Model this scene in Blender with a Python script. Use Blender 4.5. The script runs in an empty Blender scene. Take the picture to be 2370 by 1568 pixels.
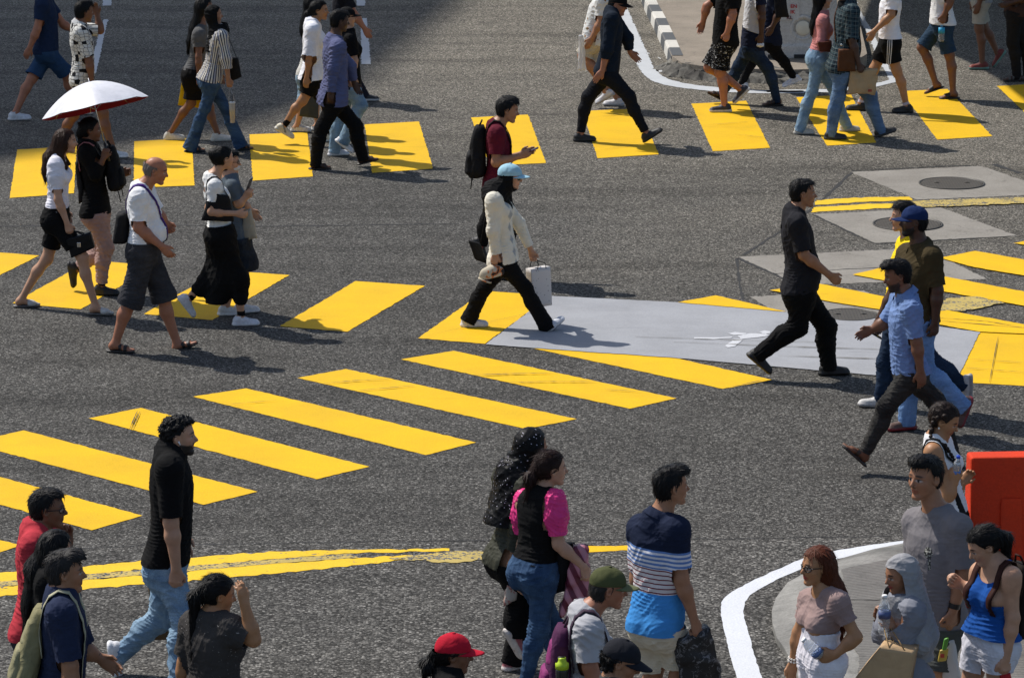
# pedestrians on a painted crossing, built object by object
SKY_STRENGTH = .115
SUN_STRENGTH = 4.3
EXPOSURE = .16
ASPH_LO = (.104, .100, .092)
ASPH_HI = (.130, .124, .112)
def want(i): return True
import bpy, bmesh, math, random
import numpy as np
R = math.radians
random.seed(7)
sc = bpy.context.scene
COL = sc.collection
# ------------------------------------------------------------------ camera
CAMH = 7.5
FPX = 8500.0
PITCH = math.atan(1969.0 / FPX)
CF = np.array([0, math.cos(PITCH), -math.sin(PITCH)])
CU = np.array([0, math.sin(PITCH), math.cos(PITCH)])
cam_d = bpy.data.cameras.new('camera')
cam_d.sensor_width = 36
cam_d.lens = 36 * FPX / 2370
cam_d.clip_start = 1
cam_d.clip_end = 2000
cam = bpy.data.objects.new('camera', cam_d)
COL.objects.link(cam)
cam.location = (0, 0, CAMH)
cam.rotation_euler = (math.pi / 2 - PITCH, 0, 0)
sc.camera = cam
# crops of the photograph the measurements were read from: x0, y0, scale
CROP = dict(A=(0, 0, 2.5289), B=(850, 0, 2.5289), C=(1750, 0, 2.6333), D=(2500, 0, 2.8315), E=(0, 400, 1.96),
            F=(1350, 280, 1.8017), G=(2300, 500, 2.0906), H=(2500, 1000, 2.6129), I=(0, 1300, 1.7267),
            J=(1350, 1380, 1.8933), K=(1800, 1480, 2.1538), L=(2350, 1400, 1.9402), M=(0, 0, 0.71022))

def mpx(c, p):
    if isinstance(p[0], str):
        c, p = p[0], p[1:]
    x0, y0, s = CROP[c]
    return (x0 + p[0] / s) * .71022, (y0 + p[1] / s) * .71022

def ray(px, py):
    return CF * FPX + np.array([1., 0, 0]) * (px - 1185) + CU * (784 - py)

def at_y(px, py, Y):
    d = ray(px, py)
    return np.array([0, 0, CAMH]) + d * (Y / d[1])

def at_z(px, py, z):
    d = ray(px, py)
    return np.array([0, 0, CAMH]) + d * ((z - CAMH) / d[2])

def unit(v):
    v = np.asarray(v, float)
    return v / (np.linalg.norm(v) + 1e-12)

# ------------------------------------------------------------------ objects
def tag(o, label=None, cat=None, group=None, kind=None):
    if label: o['label'] = label
    if cat: o['category'] = cat
    if group: o['group'] = group
    if kind: o['kind'] = kind
    return o

def empty(name, loc, label=None, cat=None, group=None, rz=0):
    o = bpy.data.objects.new(name, None)
    o.empty_display_size = .1
    o.location = loc
    o.rotation_euler = (0, 0, rz)
    COL.objects.link(o)
    return tag(o, label, cat, group)

def link(name, me, mat, parent=None):
    o = bpy.data.objects.new(name, me)
    if mat is not None:
        for m in (mat if isinstance(mat, (list, tuple)) else [mat]):
            me.materials.append(m)
    COL.objects.link(o)
    if parent is not None:
        o.parent = parent
    return o

def np_mesh(name, V, F, cols=None, puv=None, smooth=True):
    me = bpy.data.meshes.new(name)
    n, m = len(V), len(F)
    me.vertices.add(n)
    me.vertices.foreach_set('co', np.ascontiguousarray(V, np.float32).ravel())
    me.loops.add(m * 4)
    me.loops.foreach_set('vertex_index', np.ascontiguousarray(F, np.int32).ravel())
    me.polygons.add(m)
    me.polygons.foreach_set('loop_start', np.arange(0, m * 4, 4, dtype=np.int32))
    me.polygons.foreach_set('use_smooth', np.full(m, smooth))
    if cols is not None:
        a = me.attributes.new('Col', 'FLOAT_COLOR', 'POINT')
        c4 = np.ones((n, 4), np.float32)
        c4[:, :3] = cols
        a.data.foreach_set('color', c4.ravel())
    if puv is not None:
        a = me.attributes.new('puv', 'FLOAT_VECTOR', 'POINT')
        a.data.foreach_set('vector', np.ascontiguousarray(puv, np.float32).ravel())
    me.update(calc_edges=True)
    me.validate()
    return me

def py_mesh(name, V, F, smooth=False, mi=None):
    me = bpy.data.meshes.new(name)
    me.from_pydata([tuple(map(float, v)) for v in V], [], [tuple(f) for f in F])
    if smooth:
        me.polygons.foreach_set('use_smooth', [True] * len(F))
    if mi is not None:
        me.polygons.foreach_set('material_index', mi)
    me.update()
    return me

class MB:
    """collects plain pieces into one mesh"""
    def __init__(s): s.V, s.F, s.M = [], [], []
    def add(s, V, F, m=0):
        n = len(s.V)
        s.V += [np.asarray(v, float) for v in V]
        s.F += [tuple(i + n for i in f) for f in F]
        s.M += [m] * len(F)
        return s
    def tube(s, pts, r, seg=7, m=0, cap=True):
        pts = [np.asarray(p, float) for p in pts]
        rs = r if isinstance(r, (list, tuple)) else [r] * len(pts)
        V, F = [], []
        ref = None
        for i, p in enumerate(pts):
            t = unit(pts[min(i + 1, len(pts) - 1)] - pts[max(i - 1, 0)])
            if ref is None:
                ref = np.cross(t, [0, 0, 1.] if abs(t[2]) < .9 else [1., 0, 0])
            ref = unit(ref - t * ref.dot(t))
            b = np.cross(t, ref)
            for k in range(seg):
                a = 2 * math.pi * k / seg
                V.append(p + rs[i] * (ref * math.cos(a) + b * math.sin(a)))
        for i in range(len(pts) - 1):
            for k in range(seg):
                k2 = (k + 1) % seg
                F.append((i * seg + k, i * seg + k2, (i + 1) * seg + k2, (i + 1) * seg + k))
        if cap:
            F.append(tuple(range(seg))[::-1])
            F.append(tuple((len(pts) - 1) * seg + k for k in range(seg)))
        return s.add(V, F, m)
    def ribbon(s, pts, wid, nor, w, th=.006, m=0):
        """flat strap: wid = width direction(s), nor = outward direction(s)"""
        V, F = [], []
        n = len(pts)
        for i, p in enumerate(pts):
            p = np.asarray(p, float)
            d = wid[i] if isinstance(wid, list) else wid
            o = nor[i] if isinstance(nor, list) else nor
            ww = w[i] if isinstance(w, (list, tuple)) else w
            for a, b in ((-1, 0), (1, 0), (1, 1), (-1, 1)):
                V.append(p + np.asarray(d) * a * ww / 2 + np.asarray(o) * b * th)
        for i in range(n - 1):
            for k in range(4):
                k2 = (k + 1) % 4
                F.append((i * 4 + k, (i + 1) * 4 + k, (i + 1) * 4 + k2, i * 4 + k2))
        F.append((0, 1, 2, 3))
        F.append(tuple((n - 1) * 4 + k for k in (3, 2, 1, 0)))
        return s.add(V, F, m)
    def lathe(s, prof, c, ax=(0, 0, 1.), seg=20, m=0):
        ax = unit(ax)
        u = unit(np.cross(ax, [1., 0, 0] if abs(ax[0]) < .9 else [0, 1., 0]))
        v = np.cross(ax, u)
        c = np.asarray(c, float)
        V, F = [], []
        for r, h in prof:
            for k in range(seg):
                a = 2 * math.pi * k / seg
                V.append(c + ax * h + r * (u * math.cos(a) + v * math.sin(a)))
        for i in range(len(prof) - 1):
            for k in range(seg):
                k2 = (k + 1) % seg
                F.append((i * seg + k, i * seg + k2, (i + 1) * seg + k2, (i + 1) * seg + k))
        F.append(tuple(range(seg))[::-1])
        F.append(tuple((len(prof) - 1) * seg + k for k in range(seg)))
        return s.add(V, F, m)
    def sack(s, c, X, Y, Z, w, d, h, nu=14, nv=12, top=1., bot=1., sq=4., crumple=.0, seed=0, m=0, end=.10):
        """soft box: superellipse sections from the bottom (v=0) to the top, crumpled a little. X width, Y depth, Z up"""
        rr = random.Random(seed)
        ph = [rr.uniform(0, 6.28) for _ in range(6)]
        V, F = [], []
        c = np.asarray(c, float)
        for j in range(nv + 1):
            v = j / nv
            e = 1 - end * (abs(2 * v - 1) ** 8)
            k = (bot + (top - bot) * v) * e
            for i in range(nu * 2):
                a = 2 * math.pi * i / (nu * 2)
                ca, sa = math.cos(a), math.sin(a)
                x = math.copysign(abs(ca) ** (2 / sq), ca) * w / 2 * k
                y = math.copysign(abs(sa) ** (2 / sq), sa) * d / 2 * k
                q = 1 + crumple * (math.sin(3 * a + ph[0] + 5 * v) + .7 * math.sin(5 * a + ph[1] - 9 * v) + .5 * math.sin(9 * a + 14 * v + ph[2]))
                V.append(c + X * x * q + Y * y * q + Z * (v * h + crumple * .03 * math.sin(4 * a + ph[3])))
        n = nu * 2
        for j in range(nv):
            for i in range(n):
                i2 = (i + 1) % n
                F.append((j * n + i, j * n + i2, (j + 1) * n + i2, (j + 1) * n + i))
        F.append(tuple(range(n))[::-1])
        F.append(tuple(nv * n + i for i in range(n)))
        return s.add(V, F, m)
    def build(s, name, mat, parent=None, smooth=True, off=None):
        V = s.V if off is None else [v - off for v in s.V]
        me = py_mesh(name, V, s.F, smooth, s.M)
        return link(name, me, mat, parent)

# ------------------------------------------------------------------ materials
def nodes(name):
    m = bpy.data.materials.new(name)
    m.use_nodes = True
    nt = m.node_tree
    return m, nt, nt.nodes['Principled BSDF'], nt.nodes, nt.links

def N(nt, kind, **kw):
    n = nt.nodes.new(kind)
    for k, v in kw.items():
        if k.startswith('i_'):
            n.inputs[int(k[2:]) if k[2:].isdigit() else k[2:].replace('_', ' ')].default_value = v
        else:
            setattr(n, k, v)
    return n

def math_n(nt, op, a, b=None, c=None):
    n = nt.nodes.new('ShaderNodeMath')
    n.operation = op
    for i, v in enumerate((a, b, c)):
        if v is None: continue
        if isinstance(v, (int, float)): n.inputs[i].default_value = v
        else: nt.links.new(v, n.inputs[i])
    return n.outputs[0]

def mixc(nt, f, a, b, mode='MIX'):
    n = nt.nodes.new('ShaderNodeMix')
    n.data_type = 'RGBA'
    n.blend_type = mode
    for i, v in ((0, f), (6, a), (7, b)):
        if isinstance(v, (int, float)): n.inputs[i].default_value = v
        elif isinstance(v, (tuple, list)): n.inputs[i].default_value = (*v[:3], 1)
        else: nt.links.new(v, n.inputs[i])
    return n.outputs[2]

def ramp(nt, f, stops, interp='LINEAR'):
    n = nt.nodes.new('ShaderNodeValToRGB')
    n.color_ramp.interpolation = interp
    e = n.color_ramp.elements
    while len(e) < len(stops): e.new(.5)
    for el, (p, c) in zip(e, stops):
        el.position = p
        el.color = (c, c, c, 1) if isinstance(c, (int, float)) else (*c, 1)
    nt.links.new(f, n.inputs[0])
    return n.outputs[0]

def noise(nt, vec, scale, detail=3, rough=.55, dist=0):
    n = N(nt, 'ShaderNodeTexNoise', i_Scale=scale, i_Detail=detail, i_Roughness=rough, i_Distortion=dist)
    if vec is not None: nt.links.new(vec, n.inputs['Vector'])
    return n.outputs['Fac']

def bump(nt, h, strength, dist, bsdf):
    b = N(nt, 'ShaderNodeBump', i_Strength=strength, i_Distance=dist)
    nt.links.new(h, b.inputs['Height'])
    nt.links.new(b.outputs[0], bsdf.inputs['Normal'])

_cl = {}
def plain(name, col, rough=.5, metal=0, spec=.5, alpha=None, trans=0, nz=.12):
    key = (name, tuple(col), rough)
    if key in _cl: return _cl[key]
    m, nt, b, n, l = nodes(name)
    tc = N(nt, 'ShaderNodeTexCoord').outputs['Object']
    f = noise(nt, tc, 14, 4)
    lo = [c * (1 - nz) for c in col]; hi = [min(1, c * (1 + nz)) for c in col]
    l.new(mixc(nt, f, lo, hi), b.inputs['Base Color'])
    b.inputs['Roughness'].default_value = rough
    b.inputs['Metallic'].default_value = metal
    b.inputs['Specular IOR Level'].default_value = spec
    if trans:
        b.inputs['Transmission Weight'].default_value = trans
        b.inputs['IOR'].default_value = 1.2
    if alpha is not None: b.inputs['Alpha'].default_value = alpha
    _cl[key] = m
    return m

def attr(nt, name):
    n = N(nt, 'ShaderNodeAttribute', attribute_name=name)
    return n

def cloth(col, pat=None, rough=.88, fold=.5, name='cloth', sheen=.0):
    """woven cloth; pat(nt, u, v) -> colour socket from the garment's own coordinates (metres round and along the body)"""
    key = (tuple(col), pat, rough, fold)
    if key in _cl: return _cl[key]
    m, nt, b, n, l = nodes(name)
    tc = N(nt, 'ShaderNodeTexCoord').outputs['Object']
    if pat is not None:
        sp = N(nt, 'ShaderNodeSeparateXYZ')
        l.new(attr(nt, 'puv').outputs['Vector'], sp.inputs[0])
        base = pat(nt, sp.outputs[0], sp.outputs[1])
    else:
        base = tuple(col)
    f = noise(nt, tc, 9, 5, .6)
    shade = ramp(nt, f, [(.25, .86), (.75, 1.1)])
    l.new(mixc(nt, 1., base, shade, 'MULTIPLY'), b.inputs['Base Color'])
    b.inputs['Roughness'].default_value = rough
    b.inputs['Specular IOR Level'].default_value = .12
    if sheen: b.inputs['Sheen Weight'].default_value = sheen
    w = N(nt, 'ShaderNodeTexNoise', i_Scale=9., i_Detail=2.5, i_Roughness=.5, i_Distortion=.9)
    l.new(tc, w.inputs['Vector'])
    fine = noise(nt, tc, 160, 2)
    h = math_n(nt, 'ADD', w.outputs['Fac'], math_n(nt, 'MULTIPLY', fine, .05))
    bump(nt, h, fold, .03, b)
    _cl[key] = m
    return m

def hair_mat(col, rough=.42):
    key = ('hair', tuple(col), rough)
    if key in _cl: return _cl[key]
    m, nt, b, n, l = nodes('hair')
    tc = N(nt, 'ShaderNodeTexCoord').outputs['Object']
    mp = N(nt, 'ShaderNodeMapping'); mp.inputs['Scale'].default_value = (1, 1, .12)
    l.new(tc, mp.inputs[0])
    f = noise(nt, mp.outputs[0], 170, 4, .7)
    l.new(mixc(nt, f, [c * .4 for c in col], [c * 1.5 for c in col]), b.inputs['Base Color'])
    b.inputs['Roughness'].default_value = rough
    b.inputs['Specular IOR Level'].default_value = .13
    bump(nt, f, .30, .012, b)
    _cl[key] = m
    return m

def skin_mat():
    if 'skin' in _cl: return _cl['skin']
    m, nt, b, n, l = nodes('skin')
    tc = N(nt, 'ShaderNodeTexCoord').outputs['Object']
    f = noise(nt, tc, 22, 4)
    c = mixc(nt, 1., attr(nt, 'Col').outputs['Color'], ramp(nt, f, [(.3, (.9, .87, .86)), (.7, (1.08, 1.05, 1.04))]), 'MULTIPLY')
    l.new(c, b.inputs['Base Color'])
    b.inputs['Roughness'].default_value = .48
    b.inputs['Specular IOR Level'].default_value = .35
    bump(nt, noise(nt, tc, 220, 2), .12, .004, b)
    _cl['skin'] = m
    return m

def vcol_mat(name='shoe_leather', rough=.55):
    key = ('vc', name, rough)
    if key in _cl: return _cl[key]
    m, nt, b, n, l = nodes(name)
    tc = N(nt, 'ShaderNodeTexCoord').outputs['Object']
    f = noise(nt, tc, 40, 4)
    l.new(mixc(nt, 1., attr(nt, 'Col').outputs['Color'], ramp(nt, f, [(.3, .82), (.7, 1.1)]), 'MULTIPLY'), b.inputs['Base Color'])
    b.inputs['Roughness'].default_value = rough
    bump(nt, noise(nt, tc, 60, 3), .35, .01, b)
    _cl[key] = m
    return m

# ------------------------------------------------------------------ implicit surfaces
def vnoise(P, seed=0):
    P = np.asarray(P, float)
    i = np.floor(P).astype(np.int64)
    f = P - i
    f = f * f * (3 - 2 * f)
    out = 0
    for dx in (0, 1):
        for dy in (0, 1):
            for dz in (0, 1):
                h = ((i[:, 0] + dx) * 73856093) ^ ((i[:, 1] + dy) * 19349663) ^ ((i[:, 2] + dz) * 83492791) ^ (seed * 2654435 + 12345)
                h = ((h ^ (h >> 13)) * 1274126177) & 0xffffff
                w = (f[:, 0] if dx else 1 - f[:, 0]) * (f[:, 1] if dy else 1 - f[:, 1]) * (f[:, 2] if dz else 1 - f[:, 2])
                out = out + w * (h / 0xffffff * 2 - 1)
    return out

def rc(a, b, ra, rb, flat=None):
    a = np.asarray(a, float); b = np.asarray(b, float)
    d = b - a
    bb = float(d @ d) + 1e-9
    def fn(x, y, z):
        px, py, pz = x - a[0], y - a[1], z - a[2]
        t = np.clip((px * d[0] + py * d[1] + pz * d[2]) / bb, 0, 1)
        qx, qy, qz = px - t * d[0], py - t * d[1], pz - t * d[2]
        if flat is not None:
            n, f = flat
            m = (qx * n[0] + qy * n[1] + qz * n[2]) * (1 / f - 1)
            qx = qx + m * n[0]; qy = qy + m * n[1]; qz = qz + m * n[2]
        return np.sqrt(qx * qx + qy * qy + qz * qz) - (ra + (rb - ra) * t)
    r = max(ra, rb) * (1 if flat is None else max(1, flat[1]))
    return fn, np.minimum(a, b) - r, np.maximum(a, b) + r

def ell(c, ax, rad):
    c = np.asarray(c, float)
    ax = [unit(v) for v in ax]
    def fn(x, y, z):
        px, py, pz = x - c[0], y - c[1], z - c[2]
        k0 = 0; k1 = 0
        for v, r in zip(ax, rad):
            q = (px * v[0] + py * v[1] + pz * v[2]) / r
            k0 = k0 + q * q; k1 = k1 + q * q / (r * r)
        k0 = np.sqrt(k0)
        return k0 * (k0 - 1) / (np.sqrt(k1) + 1e-9)
    m = max(rad)
    return fn, c - m, c + m

class Fld:
    def __init__(s): s.p = []
    def add(s, prim, k=.03, neg=False):
        s.p.append((*prim, k, neg)); return s
    @staticmethod
    def mix(A, d, k, neg):
        if neg:
            d = -d
            h = np.maximum(k - np.abs(A - d), 0) / k
            return np.maximum(A, d) + h * h * k * .25
        h = np.maximum(k - np.abs(A - d), 0) / k
        return np.minimum(A, d) - h * h * k * .25
    def at(s, P):
        P = np.asarray(P, float)
        D = np.full(len(P), .5)
        for fn, lo, hi, k, neg in s.p:
            D = s.mix(D, fn(P[:, 0], P[:, 1], P[:, 2]), k, neg)
        return D
    def grid(s, res, floor=None):
        lo = np.min([p[1] for p in s.p if not p[4]], 0) - .03
        hi = np.max([p[2] for p in s.p if not p[4]], 0) + .03
        n = np.ceil((hi - lo) / res).astype(int) + 2
        D = np.full(n, .12, np.float32)
        ax = [(lo[i] + res * np.arange(n[i])).astype(np.float32) for i in range(3)]
        for fn, l, h, k, neg in s.p:
            pad = k + .02
            i0 = np.clip(((l - pad - lo) / res).astype(int), 0, n - 1)
            i1 = np.clip(((h + pad - lo) / res).astype(int) + 2, 1, n)
            sl = tuple(slice(i0[i], i1[i]) for i in range(3))
            d = fn(ax[0][sl[0]][:, None, None], ax[1][sl[1]][None, :, None], ax[2][sl[2]][None, None, :]).astype(np.float32)
            D[sl] = s.mix(D[sl], d, k, neg)
        return D, lo, res

def nets(D, lo, res):
    S = (D < 0)
    C = S[:-1, :-1, :-1].astype(np.int8)
    offs = [(i, j, k) for i in (0, 1) for j in (0, 1) for k in (0, 1)]
    sh = [x - 1 for x in D.shape]
    for o in offs[1:]:
        C = C + S[o[0]:o[0] + sh[0], o[1]:o[1] + sh[1], o[2]:o[2] + sh[2]]
    A = (C > 0) & (C < 8)
    idx = np.argwhere(A)
    vid = np.full(A.shape, -1, np.int32)
    vid[A] = np.arange(len(idx))
    vals = {o: D[idx[:, 0] + o[0], idx[:, 1] + o[1], idx[:, 2] + o[2]] for o in offs}
    acc = np.zeros((len(idx), 3)); cnt = np.zeros(len(idx))
    for a in offs:
        for ax in range(3):
            if a[ax]: continue
            b = list(a); b[ax] = 1; b = tuple(b)
            v0, v1 = vals[a], vals[b]
            m = (v0 < 0) != (v1 < 0)
            t = np.where(m, v0 / np.where(m, v0 - v1, 1), 0)
            p = np.tile(np.array(a, float), (len(idx), 1)); p[:, ax] += t
            acc += p * m[:, None]; cnt += m
    V = (idx + acc / cnt[:, None]) * res + lo
    Fs = []
    for ax in range(3):
        o1, o2 = [(1, 2), (2, 0), (0, 1)][ax]
        s0 = [slice(None)] * 3; s1 = [slice(None)] * 3
        s0[ax] = slice(0, -1); s1[ax] = slice(1, None)
        a, b = S[tuple(s0)], S[tuple(s1)]
        e = np.argwhere(a != b)
        e = e[(e[:, o1] > 0) & (e[:, o2] > 0) & (e[:, o1] < sh[o1]) & (e[:, o2] < sh[o2])]
        flip = a[e[:, 0], e[:, 1], e[:, 2]]
        q = []
        for d1, d2 in ((-1, -1), (0, -1), (0, 0), (-1, 0)):
            c = e.copy(); c[:, o1] += d1; c[:, o2] += d2
            q.append(vid[c[:, 0], c[:, 1], c[:, 2]])
        q = np.stack(q, 1)
        q[~flip] = q[~flip][:, ::-1]
        Fs.append(q)
    F = np.concatenate(Fs)
    return V, F[(F >= 0).all(1)]

def vnormals(V, F):
    n = np.cross(V[F[:, 2]] - V[F[:, 0]], V[F[:, 3]] - V[F[:, 1]])
    out = np.zeros_like(V)
    for k in range(4):
        for c in range(3):
            out[:, c] += np.bincount(F[:, k], n[:, c], len(V))
    return out / (np.linalg.norm(out, axis=1, keepdims=True) + 1e-12)

def clip(V, F, c):
    """open the surface where c > 0, with a clean edge on c = 0"""
    keep = (c[F] < 0).any(1)
    F = F[keep]
    V = V.copy()
    acc = np.zeros_like(V); cnt = np.zeros(len(V))
    for k in range(4):
        for a, b in ((F[:, k], F[:, (k + 1) % 4]), (F[:, (k + 1) % 4], F[:, k])):
            m = (c[a] >= 0) & (c[b] < 0)
            a, b = a[m], b[m]
            t = c[b] / (c[b] - c[a])
            p = V[b] + (V[a] - V[b]) * t[:, None]
            for q in range(3): acc[:, q] += np.bincount(a, p[:, q], len(V))
            cnt += np.bincount(a, minlength=len(V))
    m = cnt > 0
    V[m] = acc[m] / cnt[m][:, None]
    F = F[~((c >= 0) & ~m)[F].any(1)]
    used = np.unique(F)
    mp = np.full(len(V), -1); mp[used] = np.arange(len(used))
    return V[used], mp[F]

def surf(f, res, cl=None, disp=None, gravity_floor=None):
    D, lo, r = f.grid(res)
    V, F = nets(D, lo, r)
    if disp is not None:
        V = V + vnormals(V, F) * disp(V)[:, None]
    if cl is not None:
        for c in cl:
            V, F = clip(V, F, c(V))
    return V, F

def wrinkle(seed, amp=.004, sc_=1., up=None):
    rr = np.random.RandomState(seed)
    ks = rr.normal(size=(5, 3)); ks /= np.linalg.norm(ks, axis=1)[:, None]
    ks[:, 2] = ks[:, 2] * 1.6
    lam = rr.uniform(.09, .22, 5) * sc_
    ph = rr.uniform(0, 6.28, 5)
    def fn(V):
        w = np.stack([vnoise(V * 7 + 3, seed), vnoise(V * 7 + 31, seed + 1), vnoise(V * 7 + 67, seed + 2)], 1) * .05
        Q = V + w
        o = 0
        for k, L, p in zip(ks, lam, ph):
            s = np.sin(Q @ k * (2 * math.pi / L) + p)
            o = o + (1 - np.abs(s)) ** 2 * 1.6 - .5
        m = .35 + .65 * (vnoise(V * 5 + 11, seed + 5) * .5 + .5)
        return amp * o * m * .50
    return fn
MT = dict(t=[-.28, -.12, 0, .15, .35, .55, .75, .9, 1.0, 1.1, 1.2],
          a=[.125, .160, .165, .158, .146, .155, .170, .170, .135, .075, .05],
          b=[.080, .108, .116, .110, .102, .108, .116, .106, .085, .060, .05],
          c=[-.010, -.018, -.016, -.004, .010, .010, .004, -.002, -.010, -.012, -.006])
WT = dict(t=[-.28, -.12, 0, .15, .35, .55, .75, .9, 1.0, 1.1, 1.2],
          a=[.120, .165, .168, .150, .124, .132, .145, .145, .115, .062, .045],
          b=[.078, .108, .115, .102, .088, .094, .098, .090, .074, .052, .045],
          c=[-.010, -.020, -.018, -.004, .006, .006, .000, -.004, -.010, -.012, -.006])
SK = dict(tan=(.33, .165, .092), light=(.47, .268, .170), brown=(.180, .082, .045), dark=(.076, .036, .022), pale=(.52, .32, .22),
          red=(.36, .155, .090), gold=(.39, .200, .098))
BLACK = (.0065, .0062, .0065)
PEOPLE = {}

def strands(V, F, hloc, hf, hl, hu, k, cnt, seed):
    if k == 'bald': cnt = 200
    rr = np.random.RandomState(seed)
    nrm = vnormals(V, F)
    i = rr.randint(0, len(V), cnt)
    P, n_ = V[i], nrm[i]
    L = hloc(P)
    dn = np.array([0, 0, -1.])
    up_ = np.clip((L[:, 2] - .15) / .35, 0, 1)[:, None]
    if k in ('short', 'quiff'): t = -hu[None] * (1 - up_) - hf[None] * .25 * (1 - up_) + hf[None] * up_ * np.where(L[:, :1] > .0, .9, -.7)
    elif k == 'curly': t = rr.normal(size=(cnt, 3))
    elif k in ('pony', 'bun', 'braid'): t = np.where((L[:, :1] > -.45), -hf[None] * 1. - hu[None] * .25, dn[None])
    else: t = dn[None] * np.ones((cnt, 1)) - hf[None] * .2 * up_
    t = t + rr.normal(size=(cnt, 3)) * (.22 if k != 'curly' else .1)
    t = t - n_ * (t * n_).sum(1, keepdims=True)
    t /= np.linalg.norm(t, axis=1, keepdims=True) + 1e-9
    w = np.cross(n_, t)
    ln = rr.uniform(.018, .045, cnt)[:, None] * (1.5 if k in ('long', 'pony') else .62 if k == 'curly' else 1.)
    lift = rr.uniform(.05, .42, cnt)[:, None] * (1.9 if k == 'curly' else .55 if k in ('pony', 'long', 'bun', 'braid') else 1.)
    wd = rr.uniform(.0016, .0034, cnt)[:, None]
    a = P - n_ * .002; m = P + t * ln * .5 + n_ * ln * lift * .45; e = P + t * ln + n_ * ln * lift * .5
    W = np.concatenate([a - w * wd, a + w * wd, m + w * wd * .8, m - w * wd * .8, e + w * wd * .15, e - w * wd * .15])
    b = len(V); q = np.arange(cnt)
    F1 = np.stack([b + q, b + cnt + q, b + 2 * cnt + q, b + 3 * cnt + q], 1)
    F2 = np.stack([b + 3 * cnt + q, b + 2 * cnt + q, b + 4 * cnt + q, b + 5 * cnt + q], 1)
    return np.concatenate([V, W]), np.concatenate([F, F1, F2])

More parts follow.
